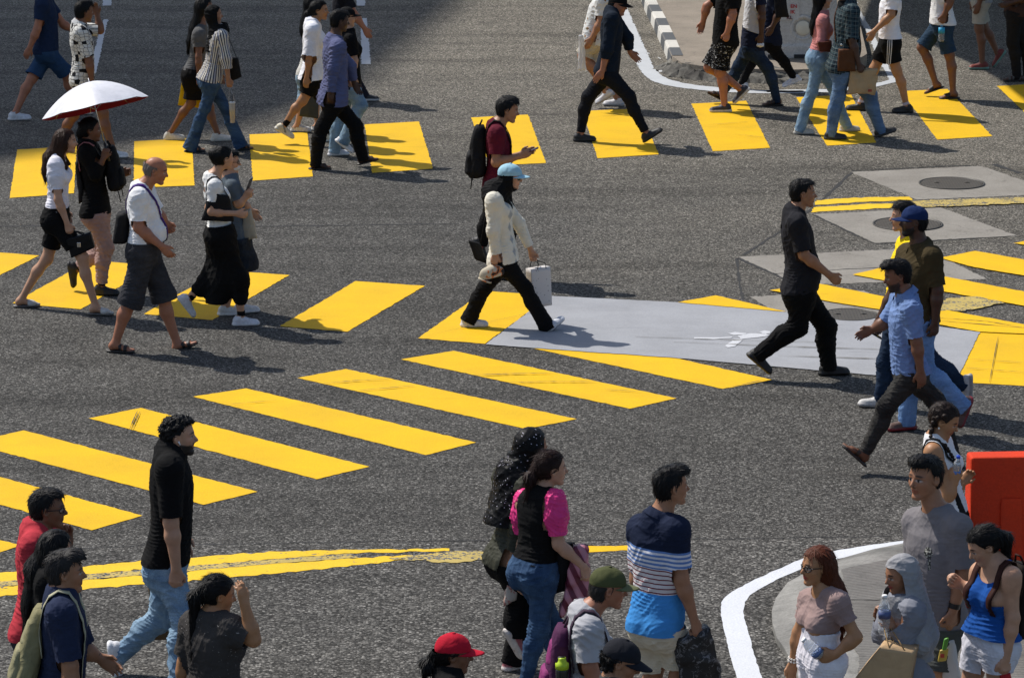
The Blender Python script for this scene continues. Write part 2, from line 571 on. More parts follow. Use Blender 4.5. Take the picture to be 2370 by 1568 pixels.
def person(name, crop, yaw, h, sex, J, label, skin='tan', fat=1., belly=0., head=None, Yc=None, res=.0075, hands=('relax', 'relax'),
           hy=None, hp=0., top=None, bot=None, shoes=None, hair=None, hijab=None, cap=None, glasses=False, beard=None,
           group='people crossing the road', age=None, hips=1., mask=None, lipred=False, hscale=1.):
    s = h / 1.7
    fem = sex == 'f'
    fwd = np.array([math.cos(R(yaw)), math.sin(R(yaw)), 0])
    right = np.array([fwd[1], -fwd[0], 0])
    n = right if math.cos(R(yaw)) >= 0 else -right
    if 'side' in J: n = right * J['side']
    wS = (.152 if fem else .178) * s * (1 + .35 * (fat - 1))
    wH = .088 * s
    Zf = .088 * s
    P2 = {k: (mpx(crop, v[:3] if isinstance(v[0], str) else v[:2])) for k, v in J.items() if k not in ('ht', 'side')}
    dz = {k: (v[-1] if len(v) == (4 if isinstance(v[0], str) else 3) else 0) for k, v in J.items() if k not in ('ht', 'side')}
    # ---- depth of the middle plane
    if Yc is None:
        if 'ht' in J:
            px, py = mpx(crop, J['ht'])
            lo, hi = 15., 90.
            for _ in range(60):
                m = (lo + hi) / 2
                if at_y(px, py, m)[2] > h - .035: lo = m   # crown lies a little behind the face
                else: hi = m
            # at greater depth the same pixel lies lower
            Yc = (lo + hi) / 2
        else:
            ys = []
            if 'an' in J and 'to' not in J: ys.append(at_z(*P2['an'], Zf)[1] - n[1] * wH)
            if 'fan' in J and 'fto' not in J: ys.append(at_z(*P2['fan'], Zf)[1] + n[1] * wH)
            Yc = sum(ys) / len(ys)
    def pt(k, L):
        return at_y(*P2[k], Yc + n[1] * L + dz[k])
    S = pt('sh', wS); Hn = pt('hip', wH)
    C = S - n * wS; Sf = C - n * wS
    if 'fsh' in J: Sf = pt('fsh', -wS); C = (S + Sf) / 2
    Pl = Hn - n * wH; Hf = Pl - n * wH
    up = unit(C - Pl); Lt = float(np.linalg.norm(C - Pl))
    # body coordinates: forward square to the spine
    fw = unit(fwd - up * fwd.dot(up)); lat = np.cross(fw, up)            # lat = body right
    def arm(pre, S, sgn):
        e, w = pre + 'el', pre + 'wr'
        out = n * sgn
        E = pt(e, sgn * (wS + .035)) if e in J else S + out * .03 + np.array([0, 0, -.285 * s]) - fwd * .03
        W = pt(w, sgn * (wS + .045)) if w in J else E + np.array([0, 0, -.235 * s]) + fwd * .07
        # keep human lengths: what the picture foreshortens goes into depth
        def fix(a, b, L, sg):
            d = b - a; l = np.linalg.norm(d)
            if l > L * 1.22: return a + d * (L * 1.22 / l)
            return b
        E = fix(S, E, .29 * s, 1); W = fix(E, W, .25 * s, 1)
        hd = unit(W - E)
        if pre + 'ha' in J: hd = unit(pt(pre + 'ha', sgn * (wS + .045)) - W)
        return E, W, hd
    E, W, hd = arm('', S, 1)
    Ef, Wf, hdf = arm('f', Sf, -1)
    def leg(pre, Hh, sgn):
        k, a = pre + 'kn', pre + 'an'
        flat = a in J and pre + 'to' not in J
        if a in J:
            A = at_z(*P2[a], Zf) if flat else pt(a, sgn * wH)
        else:
            A = np.array([Hh[0], Hh[1], Zf]) + fwd * (.05 * sgn); flat = True
        if k in J:
            ym = (A[1] + Hh[1]) / 2 + dz[k]
            K = at_y(*P2[k], ym)
        else:
            K = (Hh * .5 + A * .5) + fwd * .03
        if flat: fx = unit(fwd + .12 * sgn * n)
        else:
            T = pt(pre + 'to', sgn * wH)
            T = T + np.array([0, A[1] - T[1], 0])
            v = T - A; v = v - n * v.dot(n) * .8
            vf, vz = v @ fwd, v[2]
            ph = math.atan2(.085, .185)
            sg = 1 if vf >= 0 else 1
            c_, s_ = math.cos(ph), math.sin(ph)
            # rotate towards the instep
            fx = unit(fwd * (vf * c_ - vz * s_) + np.array([0, 0, 1.]) * (vf * s_ + vz * c_))
        fy = unit(np.cross([0, 0, 1.], fx) if abs(fx[2]) < .97 else np.cross(fwd * -1, fx))
        if fx @ fwd < 0 and False: fy = -fy
        fy = unit(np.cross(np.array([0, 0, 1.]), fwd)); fy = unit(fy - fx * fy.dot(fx))
        fz = np.cross(fx, fy)
        return K, A, (fx, fy, fz), flat
    K, A, Fn, fl1 = leg('', Hn, 1)
    Kf, Af, Ff, fl2 = leg('f', Hf, -1)
    off = np.array([Pl[0], Yc, 0.])
    for v in (S, Sf, C, Pl, Hn, Hf, E, W, Ef, Wf, K, A, Kf, Af):
        v -= off
    hh = (.222 if fem else .234) * s ** .5 * hscale
    if 'hd' in J: Hc = pt('hd', 0) - off
    else: Hc = C + up * .2 * s + fw * .04
    hy = yaw if hy is None else hy
    f0 = np.array([math.cos(R(hy)), math.sin(R(hy)), 0])
    l0 = np.array([-f0[1], f0[0], 0])
    hf = f0 * math.cos(R(hp)) - np.array([0, 0, 1.]) * math.sin(R(hp))
    hu = np.cross(hf, l0); hl = l0
    HB = np.stack([hf, hl, hu])                    # rows: forward, left, up
    def hpnt(x, y, z): return Hc + hh * (hf * x + hl * y + hu * z)
    def hloc(V): return (V - Hc) @ HB.T / hh
    def hell(c, r): return ell(hpnt(*c), (hf, hl, hu), [q * hh for q in r])
    def hrc(a, b, ra, rb, flat=None): return rc(hpnt(*a), hpnt(*b), ra * hh, rb * hh, flat)
    T = WT if fem else MT
    tt = np.array(T['t']); ta = np.array(T['a']) * s * fat * (1 + (hips - 1) * np.exp(-((tt + .05) / .2) ** 2)); tb = np.array(T['b']) * s * fat; tc = np.array(T['c']) * s
    if belly:
        g = np.exp(-((tt - .25) / .22) ** 2) * belly
        tb = tb + g * .5; tc = tc + g * .5; ta = ta + g * .25
    def torso(grow=0., t0=-.28, t1=1.2, flare=0., power=2.3):
        def fn(x, y, z):
            px, py, pz = x - Pl[0], y - Pl[1], z - Pl[2]
            t = (px * up[0] + py * up[1] + pz * up[2]) / Lt
            a = np.interp(t, tt, ta) + grow + flare * np.clip(.45 - t, 0, 1)
            b = np.interp(t, tt, tb) + grow + flare * np.clip(.45 - t, 0, 1)
            u = np.abs(px * lat[0] + py * lat[1] + pz * lat[2]) / a
            w = np.abs(px * fw[0] + py * fw[1] + pz * fw[2] - np.interp(t, tt, tc)) / b
            r = (u ** power + w ** power) ** (1 / power)
            d = (r - 1) * np.minimum(a, b) * .9
            return np.maximum(d, np.maximum((t - t1) * Lt, (t0 - t) * Lt))
        ext = max(ta.max(), tb.max() + abs(tc).max()) + grow + abs(flare) + .03
        p0, p1 = Pl + up * Lt * t0, Pl + up * Lt * t1
        return fn, np.minimum(p0, p1) - ext, np.maximum(p0, p1) + ext
    neckr = (.050 if fem else .060) * s * (1 + .5 * (fat - 1))
    NB = C + up * .03 * s - fw * .012
    NT = hpnt(-.10, 0, -.22)
    ar = [.053, .043, .043, .027]
    if fem: ar = [.044, .037, .037, .024]
    ar = [q * s * (1 + .8 * (fat - 1)) for q in ar]
    lr = [.088, .058, .054, .034]
    if fem: lr = [.087, .054, .050, .032]
    lr = [q * s * (1 + .8 * (fat - 1)) for q in lr]
    def torso_prims(f, g, k=.04, flare=0., t0=-.28, hg=0.):
        f.add(torso(g, t0, 1.2, flare + hg * 1.6), .02)
        for sg, s0 in ((1, S), (-1, Sf)):
            f.add(rc(C + up * .055 * s - fw * .01, s0 + up * .012, .045 * s + g, .050 * s + g), .07)
            f.add(rc(s0, s0 - up * .03, .058 * s * (.84 if fem else 1) + g, .05 * s + g), .05)
            gl = Pl + n * sg * .072 * s - up * .055 * s - fw * .062 * s
            f.add(ell(gl, (fw, lat, up), [.078 * s * fat + g + hg, .082 * s * fat * hips + g + hg, .095 * s + g + hg]), .05)
            if fem:
                br = C + n * sg * .068 * s - up * (.135 * s) + fw * (.075 * s * fat)
                f.add(ell(br, (fw, lat, up), [.058 * s * fat + g, .062 * s * fat + g, .062 * s + g]), .04)
        return f
    def leg_prims(f, Hh, Kk, Aa, g, r=None, k=.04, upto=1., g2=None):
        g2 = g if g2 is None else g2
        r = lr
        sh = unit(Aa - Kk)
        back = -unit(fwd - sh * fwd.dot(sh))
        f.add(rc(Hh - up * .05, Kk, r[0] + g, r[1] + g), .05)
        f.add(rc(Kk, Kk + (Aa - Kk) * .33 + back * .016 * s, r[1] + g, r[2] + g * .6 + g2 * .4), k)
        f.add(rc(Kk + (Aa - Kk) * .33 + back * .016 * s, Aa, r[2] + g * .6 + g2 * .4, r[3] + g2), k)
    tucked = bool(top and bot and top.get('hem', -.06) >= .03)
    if top and bot:
        bot = dict(bot); top = dict(top)
        bot['waist'] = top.get('hem', -.06) + .035
        if tucked:
            bot['waist'] = max(bot['waist'], bot.get('waist', .0)); bot['wgrow'] = max(bot.get('ease', .014) - .004, top.get('ease', .016) + .010); top['hem'] = bot['waist'] - .022
        else: top['hgrow'] = max(0., bot.get('ease', .014) + .009 - top.get('ease', .016))
    seed = sum(ord(c) * (i + 3) for i, c in enumerate(name + label)) % 9973
    # ------------------------------------------------------------ bare body
    f = Fld()
    torso_prims(f, 0.)
    if belly: pass
    f.add(rc(NB, NT, neckr * 1.1, neckr), .05)
    def hand_prims(f, W, hd, sgn, mode, E):
        pn = -n * sgn
        if mode == 'palmdown': pn = np.array([0, 0, -1.])
        if mode == 'palmback': pn = -fwd
        pn = unit(pn - hd * hd.dot(pn))
        q = np.cross(hd, pn)
        ref = fwd + np.array([0, 0, .6])
        if q.dot(ref) < 0: q = -q
        hs = s * (.93 if fem else 1.0)
        f.add(rc(W, W + hd * .055 * hs, ar[3] * .95, .036 * hs, (pn, .5)), .025)
        f.add(rc(W + hd * .045 * hs, W + hd * .075 * hs, .037 * hs, .038 * hs, (pn, .40)), .02)
        c1, c2 = dict(relax=(22, 32), fist=(72, 95), flat=(4, 8), hold=(45, 60), palmdown=(15, 25), palmback=(18, 25)).get(mode, (22, 32))
        rot = lambda a: hd * math.cos(R(a)) + pn * math.sin(R(a))
        for j, (o, L) in enumerate(((.028, .070), (.0095, .078), (-.0095, .073), (-.027, .058))):
            b0 = W + hd * (.088 - .004 * abs(j - 1)) * hs + q * o * hs
            j1 = c1 + (j - 1.5) * 4
            d1 = unit(rot(j1) + q * (o * 2.2)); d2 = rot(j1 + c2)
            m = b0 + d1 * L * .52 * hs
            f.add(rc(b0 - d1 * .012, m, .0092 * hs, .0085 * hs), .008)
            f.add(rc(m, m + d2 * L * .5 * hs, .0085 * hs, .0072 * hs), .006)
        tb0 = W + hd * .022 * hs + q * .026 * hs
        t1 = tb0 + unit(hd * .72 + q * .60 + pn * .30) * .042 * hs
        f.add(rc(tb0, t1, .014 * hs, .0105 * hs), .014)
        f.add(rc(t1, t1 + unit(hd * .9 + q * .1 + pn * .45) * .034 * hs, .0105 * hs, .0085 * hs), .008)
        return W + hd * .085 * hs + pn * .022 * hs
    grips = []
    for sgn, S0, E0, W0, hd0, mode in ((1, S, E, W, hd, hands[0]), (-1, Sf, Ef, Wf, hdf, hands[1])):
        f.add(rc(S0, E0, ar[0], ar[1]), .045)
        fa = unit(W0 - E0)
        f.add(rc(E0, E0 + (W0 - E0) * .3, ar[2], ar[2] * 1.05), .03)
        f.add(rc(E0 + (W0 - E0) * .3, W0, ar[2] * 1.05, ar[3]), .03)
        grips.append(hand_prims(f, W0, hd0, sgn, mode, E0) + off)
    feet = []
    for sgn, Hh, Kk, Aa, (fx, fy, fz) in ((1, Hn, K, A, Fn), (-1, Hf, Kf, Af, Ff)):
        leg_prims(f, Hh, Kk, Aa, 0.)
        o = Aa - fz * Zf                               # sole under the ankle
        F_ = lambda x, y, z, o=o, fx=fx, fy=fy, fz=fz: o + s * (fx * x + fy * y + fz * z)
        feet.append((F_, o, fx, fy, fz, sgn))
        zf = .012 if shoes and shoes['k'] in ('sandal', 'slide', 'mule', 'flip') else 0
        f.add(rc(Aa, F_(-.035, 0, .04 + zf), lr[3] * .95, .032 * s), .03)
        f.add(rc(F_(-.02, 0, .055 + zf), F_(.095, 0, .028 + zf), .034 * s, .030 * s, (fz, .8)), .03)
        f.add(rc(F_(.09, .012, .026 + zf), F_(.09, -.014, .024 + zf), .028 * s, .026 * s, (fz, .7)), .02)
        if shoes and shoes['k'] in ('sandal', 'slide', 'flip'):
            for j, (yy, xx) in enumerate(((.028, .165), (.012, .168), (0, .160), (-.012, .152), (-.024, .142))):
                yy *= (1 if sgn * (1 if n.dot(fy) > 0 else -1) < 0 else -1)
                f.add(rc(F_(.10, yy * .9, .02 + zf), F_(xx, yy, .014 + zf), .012 * s, .0085 * s + (.002 if j == 0 else 0)), .01)
    # head
    f.add(hell((-.06, 0, .13), (.425, .335, .375)), .02)
    f.add(hell((.09, 0, -.10), (.290, .272, .37)), .022)
    jw = .84 if fem else 1.0
    for y in (-1, 1):
        f.add(hrc((-.02, y * .215 * jw, -.20), (.22, y * .06, -.425), .075, .070), .022)
        f.add(hell((.205, y * .165, -.11), (.125, .095, .11)), .018)                      # cheek
        f.add(hrc((.335, y * .05, .085), (.275, y * .20, .070), .042, .038), .014)     # brow ridge
    f.add(hrc((.285, -.03, -.435), (.285, .03, -.435), .066 if fem else .078, .066 if fem else .078), .018)     # chin
    for y in (-1, 1):
        f.add(hell((.410, y * .135, .005), (.085, .080, .050)), .012, True)           # socket
        f.add(hell((.300, y * .130, .000), (.066, .064, .055)), .006)                # eyeball
        f.add(ell(hpnt(-.035, y * .352, -.02), (unit(hf - .0 * hu), unit(hl * y + hf * .35), hu), [.085 * hh, .030 * hh, .135 * hh]), .008)                 # ear
        f.add(hell((-.02, y * .375, -.01), (.040, .03, .065)), .006, True)
    f.add(hrc((.350, 0, .04), (.455, 0, -.120), .030, .044), .010)                     # nose
    f.add(hrc((.395, -.048, -.145), (.395, .048, -.145), .034, .034), .008)
    f.add(hrc((.350, -.055, -.243), (.350, .055, -.243), .032, .032), .008)            # lips
    f.add(hrc((.343, -.045, -.298), (.343, .045, -.298), .034, .034), .007)
    f.add(hrc((.375, -.08, -.270), (.375, .08, -.270), .010, .010), .006, True)
    V, F = surf(f, res)
    sk = np.array(SK[skin] if isinstance(skin, str) else skin)
    col = np.tile(sk, (len(V), 1))
    L = hloc(V)
    x, y, z = L[:, 0], L[:, 1], L[:, 2]
    ay = np.abs(y)
    near_head = (np.abs(z) < .6) & (np.abs(x) < .7) & (ay < .5)
    def paint(m, c, a=1.):
        m = np.clip(m, 0, 1)[:, None] * near_head[:, None] * a
        col[:] = col * (1 - m) + np.array(c) * m
    sm = lambda v, e: np.clip(.5 + v / e, 0, 1)
    face = sm(x - .18, .05)
    paint(sm(.30 - np.hypot(x - .3, (z + .12)), .2) * face, sk * np.array([1.06, .95, .93]), .6)
    paint(face * sm(1 - np.hypot((ay - .135) / .095, (z - .105 - .12 * (.13 - ay)) / .026), .5), (.014, .010, .009), .9)      # brows
    paint(face * sm(1 - np.hypot((ay - .130) / .080, (z + .004) / .036), .5), (.50, .45, .42), .8)                      # whites
    paint(face * sm(1 - np.hypot((ay - .130) / .075, (z - .026) / .018), .5), (.012, .009, .008), .9)                      # lash line
    paint(face * sm(1 - np.hypot((ay - .125) / .036, (z + .002) / .038), .4), (.010, .007, .006))                     # iris
    paint(face * sm(1 - np.hypot((ay) / .105, (z + .272) / .058), .5), (.30, .03, .035) if lipred else sk * np.array([.80, .50, .50]), .85)
    paint(sm(.06 - np.hypot(x - .40, z + .155), .03) * sm(.03 - np.abs(ay - .028), .02), sk * .3, .8)                     # nostrils
    if beard:
        nz = vnoise(L * 14, 3) * .03
        bm = sm(np.minimum(np.minimum(-.17 - .25 * np.clip(x - .05, 0, .3) - z + nz, x - .02 + nz), z + .60), .05)
        mous = face * sm(np.minimum(.105 - ay, np.minimum(-.165 - z, z + .245)), .03)
        mouth = face * sm(1 - np.hypot(ay / .09, (z + .272) / .045), .4)
        bm = np.maximum(bm, mous) * (1 - mouth)
        paint(bm, (.014, .011, .010), beard)
        V = V + vnormals(V, F) * (bm * near_head * .004 * beard)[:, None]
    if age:
        V = V + vnormals(V, F) * (near_head * .0015 * vnoise(L * 9, 5))[:, None]
    root = empty('person', tuple(off), label, 'person', group)
    root['category'] = 'person'
    body = link('body', np_mesh('body', V, F, col), skin_mat(), root)
    # ------------------------------------------------------------ helpers for clothes
    vof = lambda V: (V - Pl) @ up
    def dseg(V, a, b):
        fn = rc(a, b, 0, 0)[0]
        return fn(V[:, 0], V[:, 1], V[:, 2])
    def puv(V):
        v = vof(V)
        u = np.arctan2((V - Pl) @ lat, (V - Pl) @ fw) * .15
        return np.stack([u, v, (V - Pl) @ fw], 1)
    info = dict(root=root, off=off, S=S + off, Sf=Sf + off, C=C + off, P=Pl + off, up=up, fw=fw, lat=lat, n=n, fwd=fwd, s=s, L=Lt, Yc=Yc,
                grip=grips[0], fgrip=grips[1], W=W + off, Wf=Wf + off, E=E + off, hd=hd, hdf=hdf, Hc=Hc + off, hh=hh,
                hpnt=lambda x, y, z: hpnt(x, y, z) + off, hf=hf, hl=hl, hu=hu, A=A + off, Af=Af + off, K=K + off, Kf=Kf + off)
    def joint_folds(js, base):
        def fn(V):
            o = base(V) if base else 0
            for J_, ax_, sg_, lam_, am_, sq_ in js:
                q = (V - J_) @ ax_
                r_ = np.exp(-(q / sg_) ** 2) * (np.linalg.norm(V - J_, axis=1) < sq_)
                ph_ = vnoise(V * 9 + 5, seed + 21) * 2.2 + vnoise(V * 4 + 9, seed + 22) * 2.5
                w_ = np.sin(q * (2 * math.pi / lam_) + ph_)
                o = o + am_ * r_ * (1 - np.abs(w_)) ** 1.5 * (.4 + .6 * (vnoise(V * 6 + 3, seed + 23) > -.25))
            return o
        return fn
    # ------------------------------------------------------------ top
    if top:
        g = top.get('ease', .016)
        sl = top.get('sleeve', .2) * s
        se = top.get('sease', g + .012)
        f = Fld()
        torso_prims(f, g, hg=top.get('hgrow', 0.), flare=top.get('flare', .015), t0=-.5 if top.get('hem', -.05) < -.15 else -.42)
        if belly: pass
        ends = []
        for sgn, S0, E0, W0 in ((1, S, E, W), (-1, Sf, Ef, Wf)):
            l1 = np.linalg.norm(E0 - S0)
            if sl <= 0: continue
            if sl <= .285 * s:
                e = S0 + (E0 - S0) * sl / (.29 * s)
                pf = top.get('puff', 0)
                if pf:
                    m_ = S0 + (e - S0) * .45
                    f.add(rc(S0, m_, ar[0] + se, ar[0] + se + pf), .04)
                    f.add(rc(m_, e, ar[0] + se + pf, ar[1] + se), .03)
                    f.add(rc(e, e + unit(E0 - S0) * .02, ar[1] + se, ar[1] + se + .012), .01)
                else:
                    f.add(rc(S0, e + unit(E0 - S0) * .03, ar[0] + g, ar[1] + se), .035)
                ends.append((e, unit(E0 - S0), S0, E0, W0))
            else:
                l2 = np.linalg.norm(W0 - E0)
                e = E0 + (W0 - E0) * min(1, (sl - l1) / l2)
                f.add(rc(S0, E0, ar[0] + g, ar[1] + se), .035)
                f.add(rc(E0, e + unit(W0 - E0) * .02, ar[2] + se, ar[3] + se * .8 + top.get('cuff', 0)), .03)
                ends.append((e, unit(W0 - E0), S0, E0, W0))
        hem = top.get('hem', -.06) * s
        nr = top.get('neck', .078) * s
        tilt = top.get('tilt', .0)
        def c_hem(V):
            v = vof(V)
            own = np.full(len(V), -1.)
            for e, d, S0, E0, W0 in ends:
                da = np.minimum(dseg(V, S0, E0), dseg(V, E0, W0)) - .06
                td = torso(g)[0](V[:, 0], V[:, 1], V[:, 2])
                own = np.where(da < td, 1., own)
            return np.where(own > 0, -1., hem - v + .006 * vnoise(V * 9, seed))
        def c_neck(V):
            v = vof(V)
            d = dseg(V, NB - (NT - NB), NT + (NT - NB))
            fwc = (V - C) @ fw
            lim = nr + tilt * np.clip(fwc, 0, .2)
            return np.where(v > Lt - .10, np.minimum(lim - d, v - Lt + .06 + tilt * .1), -1.)
        def c_slv(V):
            o = np.full(len(V), -1.)
            td = torso(g)[0](V[:, 0], V[:, 1], V[:, 2])
            for e, d, S0, E0, W0 in ends:
                l1 = np.linalg.norm(E0 - S0)
                if np.linalg.norm(e - S0) <= l1 + 1e-6 and abs(unit(E0 - S0) @ d - 1) < 1e-6:
                    dk = dseg(V, S0, e); dr = np.minimum(dseg(V, e, E0), dseg(V, E0, W0 + d * .05))
                else:
                    dk = np.minimum(dseg(V, S0, E0), dseg(V, E0, e)); dr = dseg(V, e, W0 + d * .12)
                da = np.minimum(dk, dr)
                q = np.where(dr < dk, np.minimum(dk - dr + 1e-4, (V - e) @ d + 1e-4) , np.minimum((V - e) @ d, -1e-4))
                o = np.where((da - .05 < td) & (da < .16), np.maximum(o, q), o)
            return o
        cl = [c_hem, c_neck] + ([c_slv] if ends else [])
        if sl <= 0:
            def c_arm(V):
                o = np.full(len(V), -1.)
                for S0, sg in ((S, 1), (Sf, -1)):
                    q = (V - S0) @ (n * sg) + top.get('strap', .012) * s
                    o = np.maximum(o, np.where(vof(V) > Lt - .16 * s, q, -1))
                return o
            cl.append(c_arm)
        w = wrinkle(seed, top.get('amp', .0042))
        if not top.get('nofold'):
            js = [(Pl + up * (Lt * .30), up, .10, .050, .0065, .30)]
            for e, d, S0, E0, W0 in ends:
                if sl > .285 * s: js += [(E0, unit(W0 - E0), .07, .034, .006, .12), (e, d, .05, .030, .005, .12)]
                else: js += [(S0 - up * .04, unit(E0 - S0), .06, .038, .005, .13)]
            w = joint_folds(js, w)
        V, F = surf(f, res * 1.12, cl, w)
        info['topf'] = f
        pat = top.get('pat')
        pv = puv(V)
        td = torso(g)[0](V[:, 0], V[:, 1], V[:, 2])
        for e, d, S0, E0, W0 in ends:
            da = np.minimum(dseg(V, S0, E0), dseg(V, E0, W0))
            axd = unit(E0 - S0); r1 = unit(fw - axd * fw.dot(axd)); r2 = np.cross(axd, r1)
            ua = np.arctan2((V - S0) @ r2, (V - S0) @ r1) * .06 + 2.
            pv[:, 0] = np.where(da - .055 < td - .012, ua, pv[:, 0])
        to = link(top.get('name', 'shirt'), np_mesh('shirt', V, F, None, pv), top['mat'] if 'mat' in top else cloth(top['col'], pat, fold=top.get('fold', .38), rough=top.get('rough', .88)), root)
        if 'tlabel' in top: to['label'] = top['tlabel']
        if top.get('psleeve'):
            ps = top['psleeve']
            for S0, E0, W0 in ((S, E, W), (Sf, Ef, Wf)):
                f2 = Fld(); ax = unit(E0 - S0); e = S0 + ax * ps['len'] * s
                f2.add(rc(S0 + up * .015, S0 + ax * .10 * s, .076 * s, .083 * s), .03)
                f2.add(rc(S0 + ax * .10 * s, e, .081 * s, .063 * s), .03)
                f2.add(rc(e + ax * .01, e + ax * .03, .060 * s, .064 * s), .015)
                w2 = wrinkle(seed + 77, .0075, .8)
                V, F = surf(f2, res, [lambda V: (V - e) @ ax - .022], w2)
                link('puff_sleeve', np_mesh('puff_sleeve', V, F, None, puv(V)), cloth(ps['col'], None, rough=.32, fold=.4, name='satin'), to)
        if top.get('collar'):
            mb = MB()
            ax = unit(NT - NB); e1 = unit(fw - ax * fw.dot(ax)); e2 = np.cross(ax, e1)
            V2, F2 = [], []
            m = 22
            for j, (r, hgt) in enumerate(((neckr + .010, .030), (neckr + .014, .098), (neckr + .026, .092), (neckr + .050, .050))):
                for i in range(m + 1):
                    a = R(24) + (2 * math.pi - R(48)) * i / m
                    fr = math.cos(a)
                    V2.append(NB + ax * (hgt - .03 * max(0, fr) + .012 * max(0, -fr)) + (e1 * math.cos(a) + e2 * math.sin(a)) * r * (1.0 + .1 * max(0, fr)))
            for j in range(3):
                for i in range(m):
                    F2.append((j * (m + 1) + i, j * (m + 1) + i + 1, (j + 1) * (m + 1) + i + 1, (j + 1) * (m + 1) + i))
            mb.add(V2, F2)
            mb.build('collar', cloth(top.get('ccol', top['col']), None), to if True else root)
    # ------------------------------------------------------------ trousers, shorts, skirts
    if bot:
        g = bot.get('ease', .014)
        f = Fld()
        wg = bot.get('wgrow', g - .004)
        f.add(torso(wg, -.28, .5), .02)
        for sg in (1, -1):
            gl = Pl + n * sg * .072 * s - up * .055 * s - fw * .062 * s
            f.add(ell(gl, (fw, lat, up), [.078 * s * fat + g, .082 * s * fat * hips + g, .095 * s + g]), .05)
        hemf = bot.get('hem', 1.06)
        waist = bot.get('waist', .13) * s
        cl = [lambda V: vof(V) - waist]
        ends = []
        if bot['k'] == 'skirt':
            g2 = bot.get('flare', .03)
            midk, mida = (K + Kf) / 2, (A + Af) / 2
            for Hh, Kk, Aa in ((Hn, K, A), (Hf, Kf, Af)):
                f.add(rc(Hh - up * .05, Kk, lr[0] + g, lr[1] + g + g2), .12)
                f.add(rc(Kk, Kk + (Aa - Kk) * .50, lr[1] + g + g2, lr[1] + g + g2 * 1.2), .10)
            f.add(rc(Pl - up * .05, midk, .12 * s * bot.get('slim', 1), .12 * s * bot.get('slim', 1)), .10)
            f.add(rc(midk, midk + (mida - midk) * .85, .10 * s * bot.get('slim', 1), .12 * s * bot.get('slim', 1) + g2), .12)
            if hemf <= .5: hz = Pl[2] + (midk[2] - Pl[2]) * hemf * 2
            else: hz = midk[2] + (mida[2] - midk[2]) * (hemf - .5) * 2
            cl.append(lambda V: hz - V[:, 2] + .010 * vnoise(V * 6, seed))
        else:
            g2 = bot.get('g2', g)
            for sgn, Hh, Kk, Aa in ((1, Hn, K, A), (-1, Hf, Kf, Af)):
                if hemf <= .55:
                    q = hemf * 2
                    e = Hh + (Kk - Hh) * min(q, 1) if q <= 1 else Kk + (Aa - Kk) * (q - 1)
                    f.add(rc(Hh - up * .05, Kk, lr[0] + g, lr[1] + g + bot.get('wide', .02)), .05)
                    f.add(rc(Kk, Kk + (Aa - Kk) * .25, lr[1] + g + bot.get('wide', .02), lr[1] + g + bot.get('wide', .02)), .04)
                    ends.append((e, unit(Kk - Hh) if q <= 1 else unit(Aa - Kk), Hh, Kk, Aa))
                else:
                    leg_prims(f, Hh, Kk, Aa + unit(Aa - Kk) * .03, g, g2=g2)
                    fl = bot.get('flare', 0)
                    q = (hemf - .5) * 2
                    e = Kk + (Aa - Kk) * q
                    if fl:
                        f.add(rc(Kk + (Aa - Kk) * .3, e + unit(Aa - Kk) * .03, lr[2] + g, lr[3] + g + fl), .03)
                    ends.append((e, unit(Aa - Kk), Hh, Kk, Aa))
            def c_leg(V):
                o = np.full(len(V), -1.)
                ds = [np.minimum(dseg(V, q[2], q[3]), dseg(V, q[3], q[4] + unit(q[4] - q[3]) * .1)) for q in ends]
                for i, (e, d, Hh, Kk, Aa) in enumerate(ends):
                    o = np.where(ds[i] <= ds[1 - i], (V - e) @ d + .004 * vnoise(V * 12, seed), o)
                return o
            cl.append(c_leg)
        w0 = wrinkle(seed + 3, bot.get('amp', .0045))
        js = [(Pl - up * .07, up, .06, .036, .0055, .22)]
        for e, d, Hh, Kk, Aa in ends:
            js.append((Kk, unit(Aa - Hh), .10, .042, .007, .17))
            if hemf > .6: js.append((e, d, .09, .036, .008, .16))
        w0 = joint_folds(js, w0)
        V, F = surf(f, res * 1.12, cl, w0)
        pv = puv(V)
        link(bot.get('name', 'trousers'), np_mesh('trousers', V, F, None, pv), cloth(bot['col'], bot.get('pat'), fold=bot.get('fold', .45), rough=bot.get('rough', .88)), root)
        info['botf'] = f
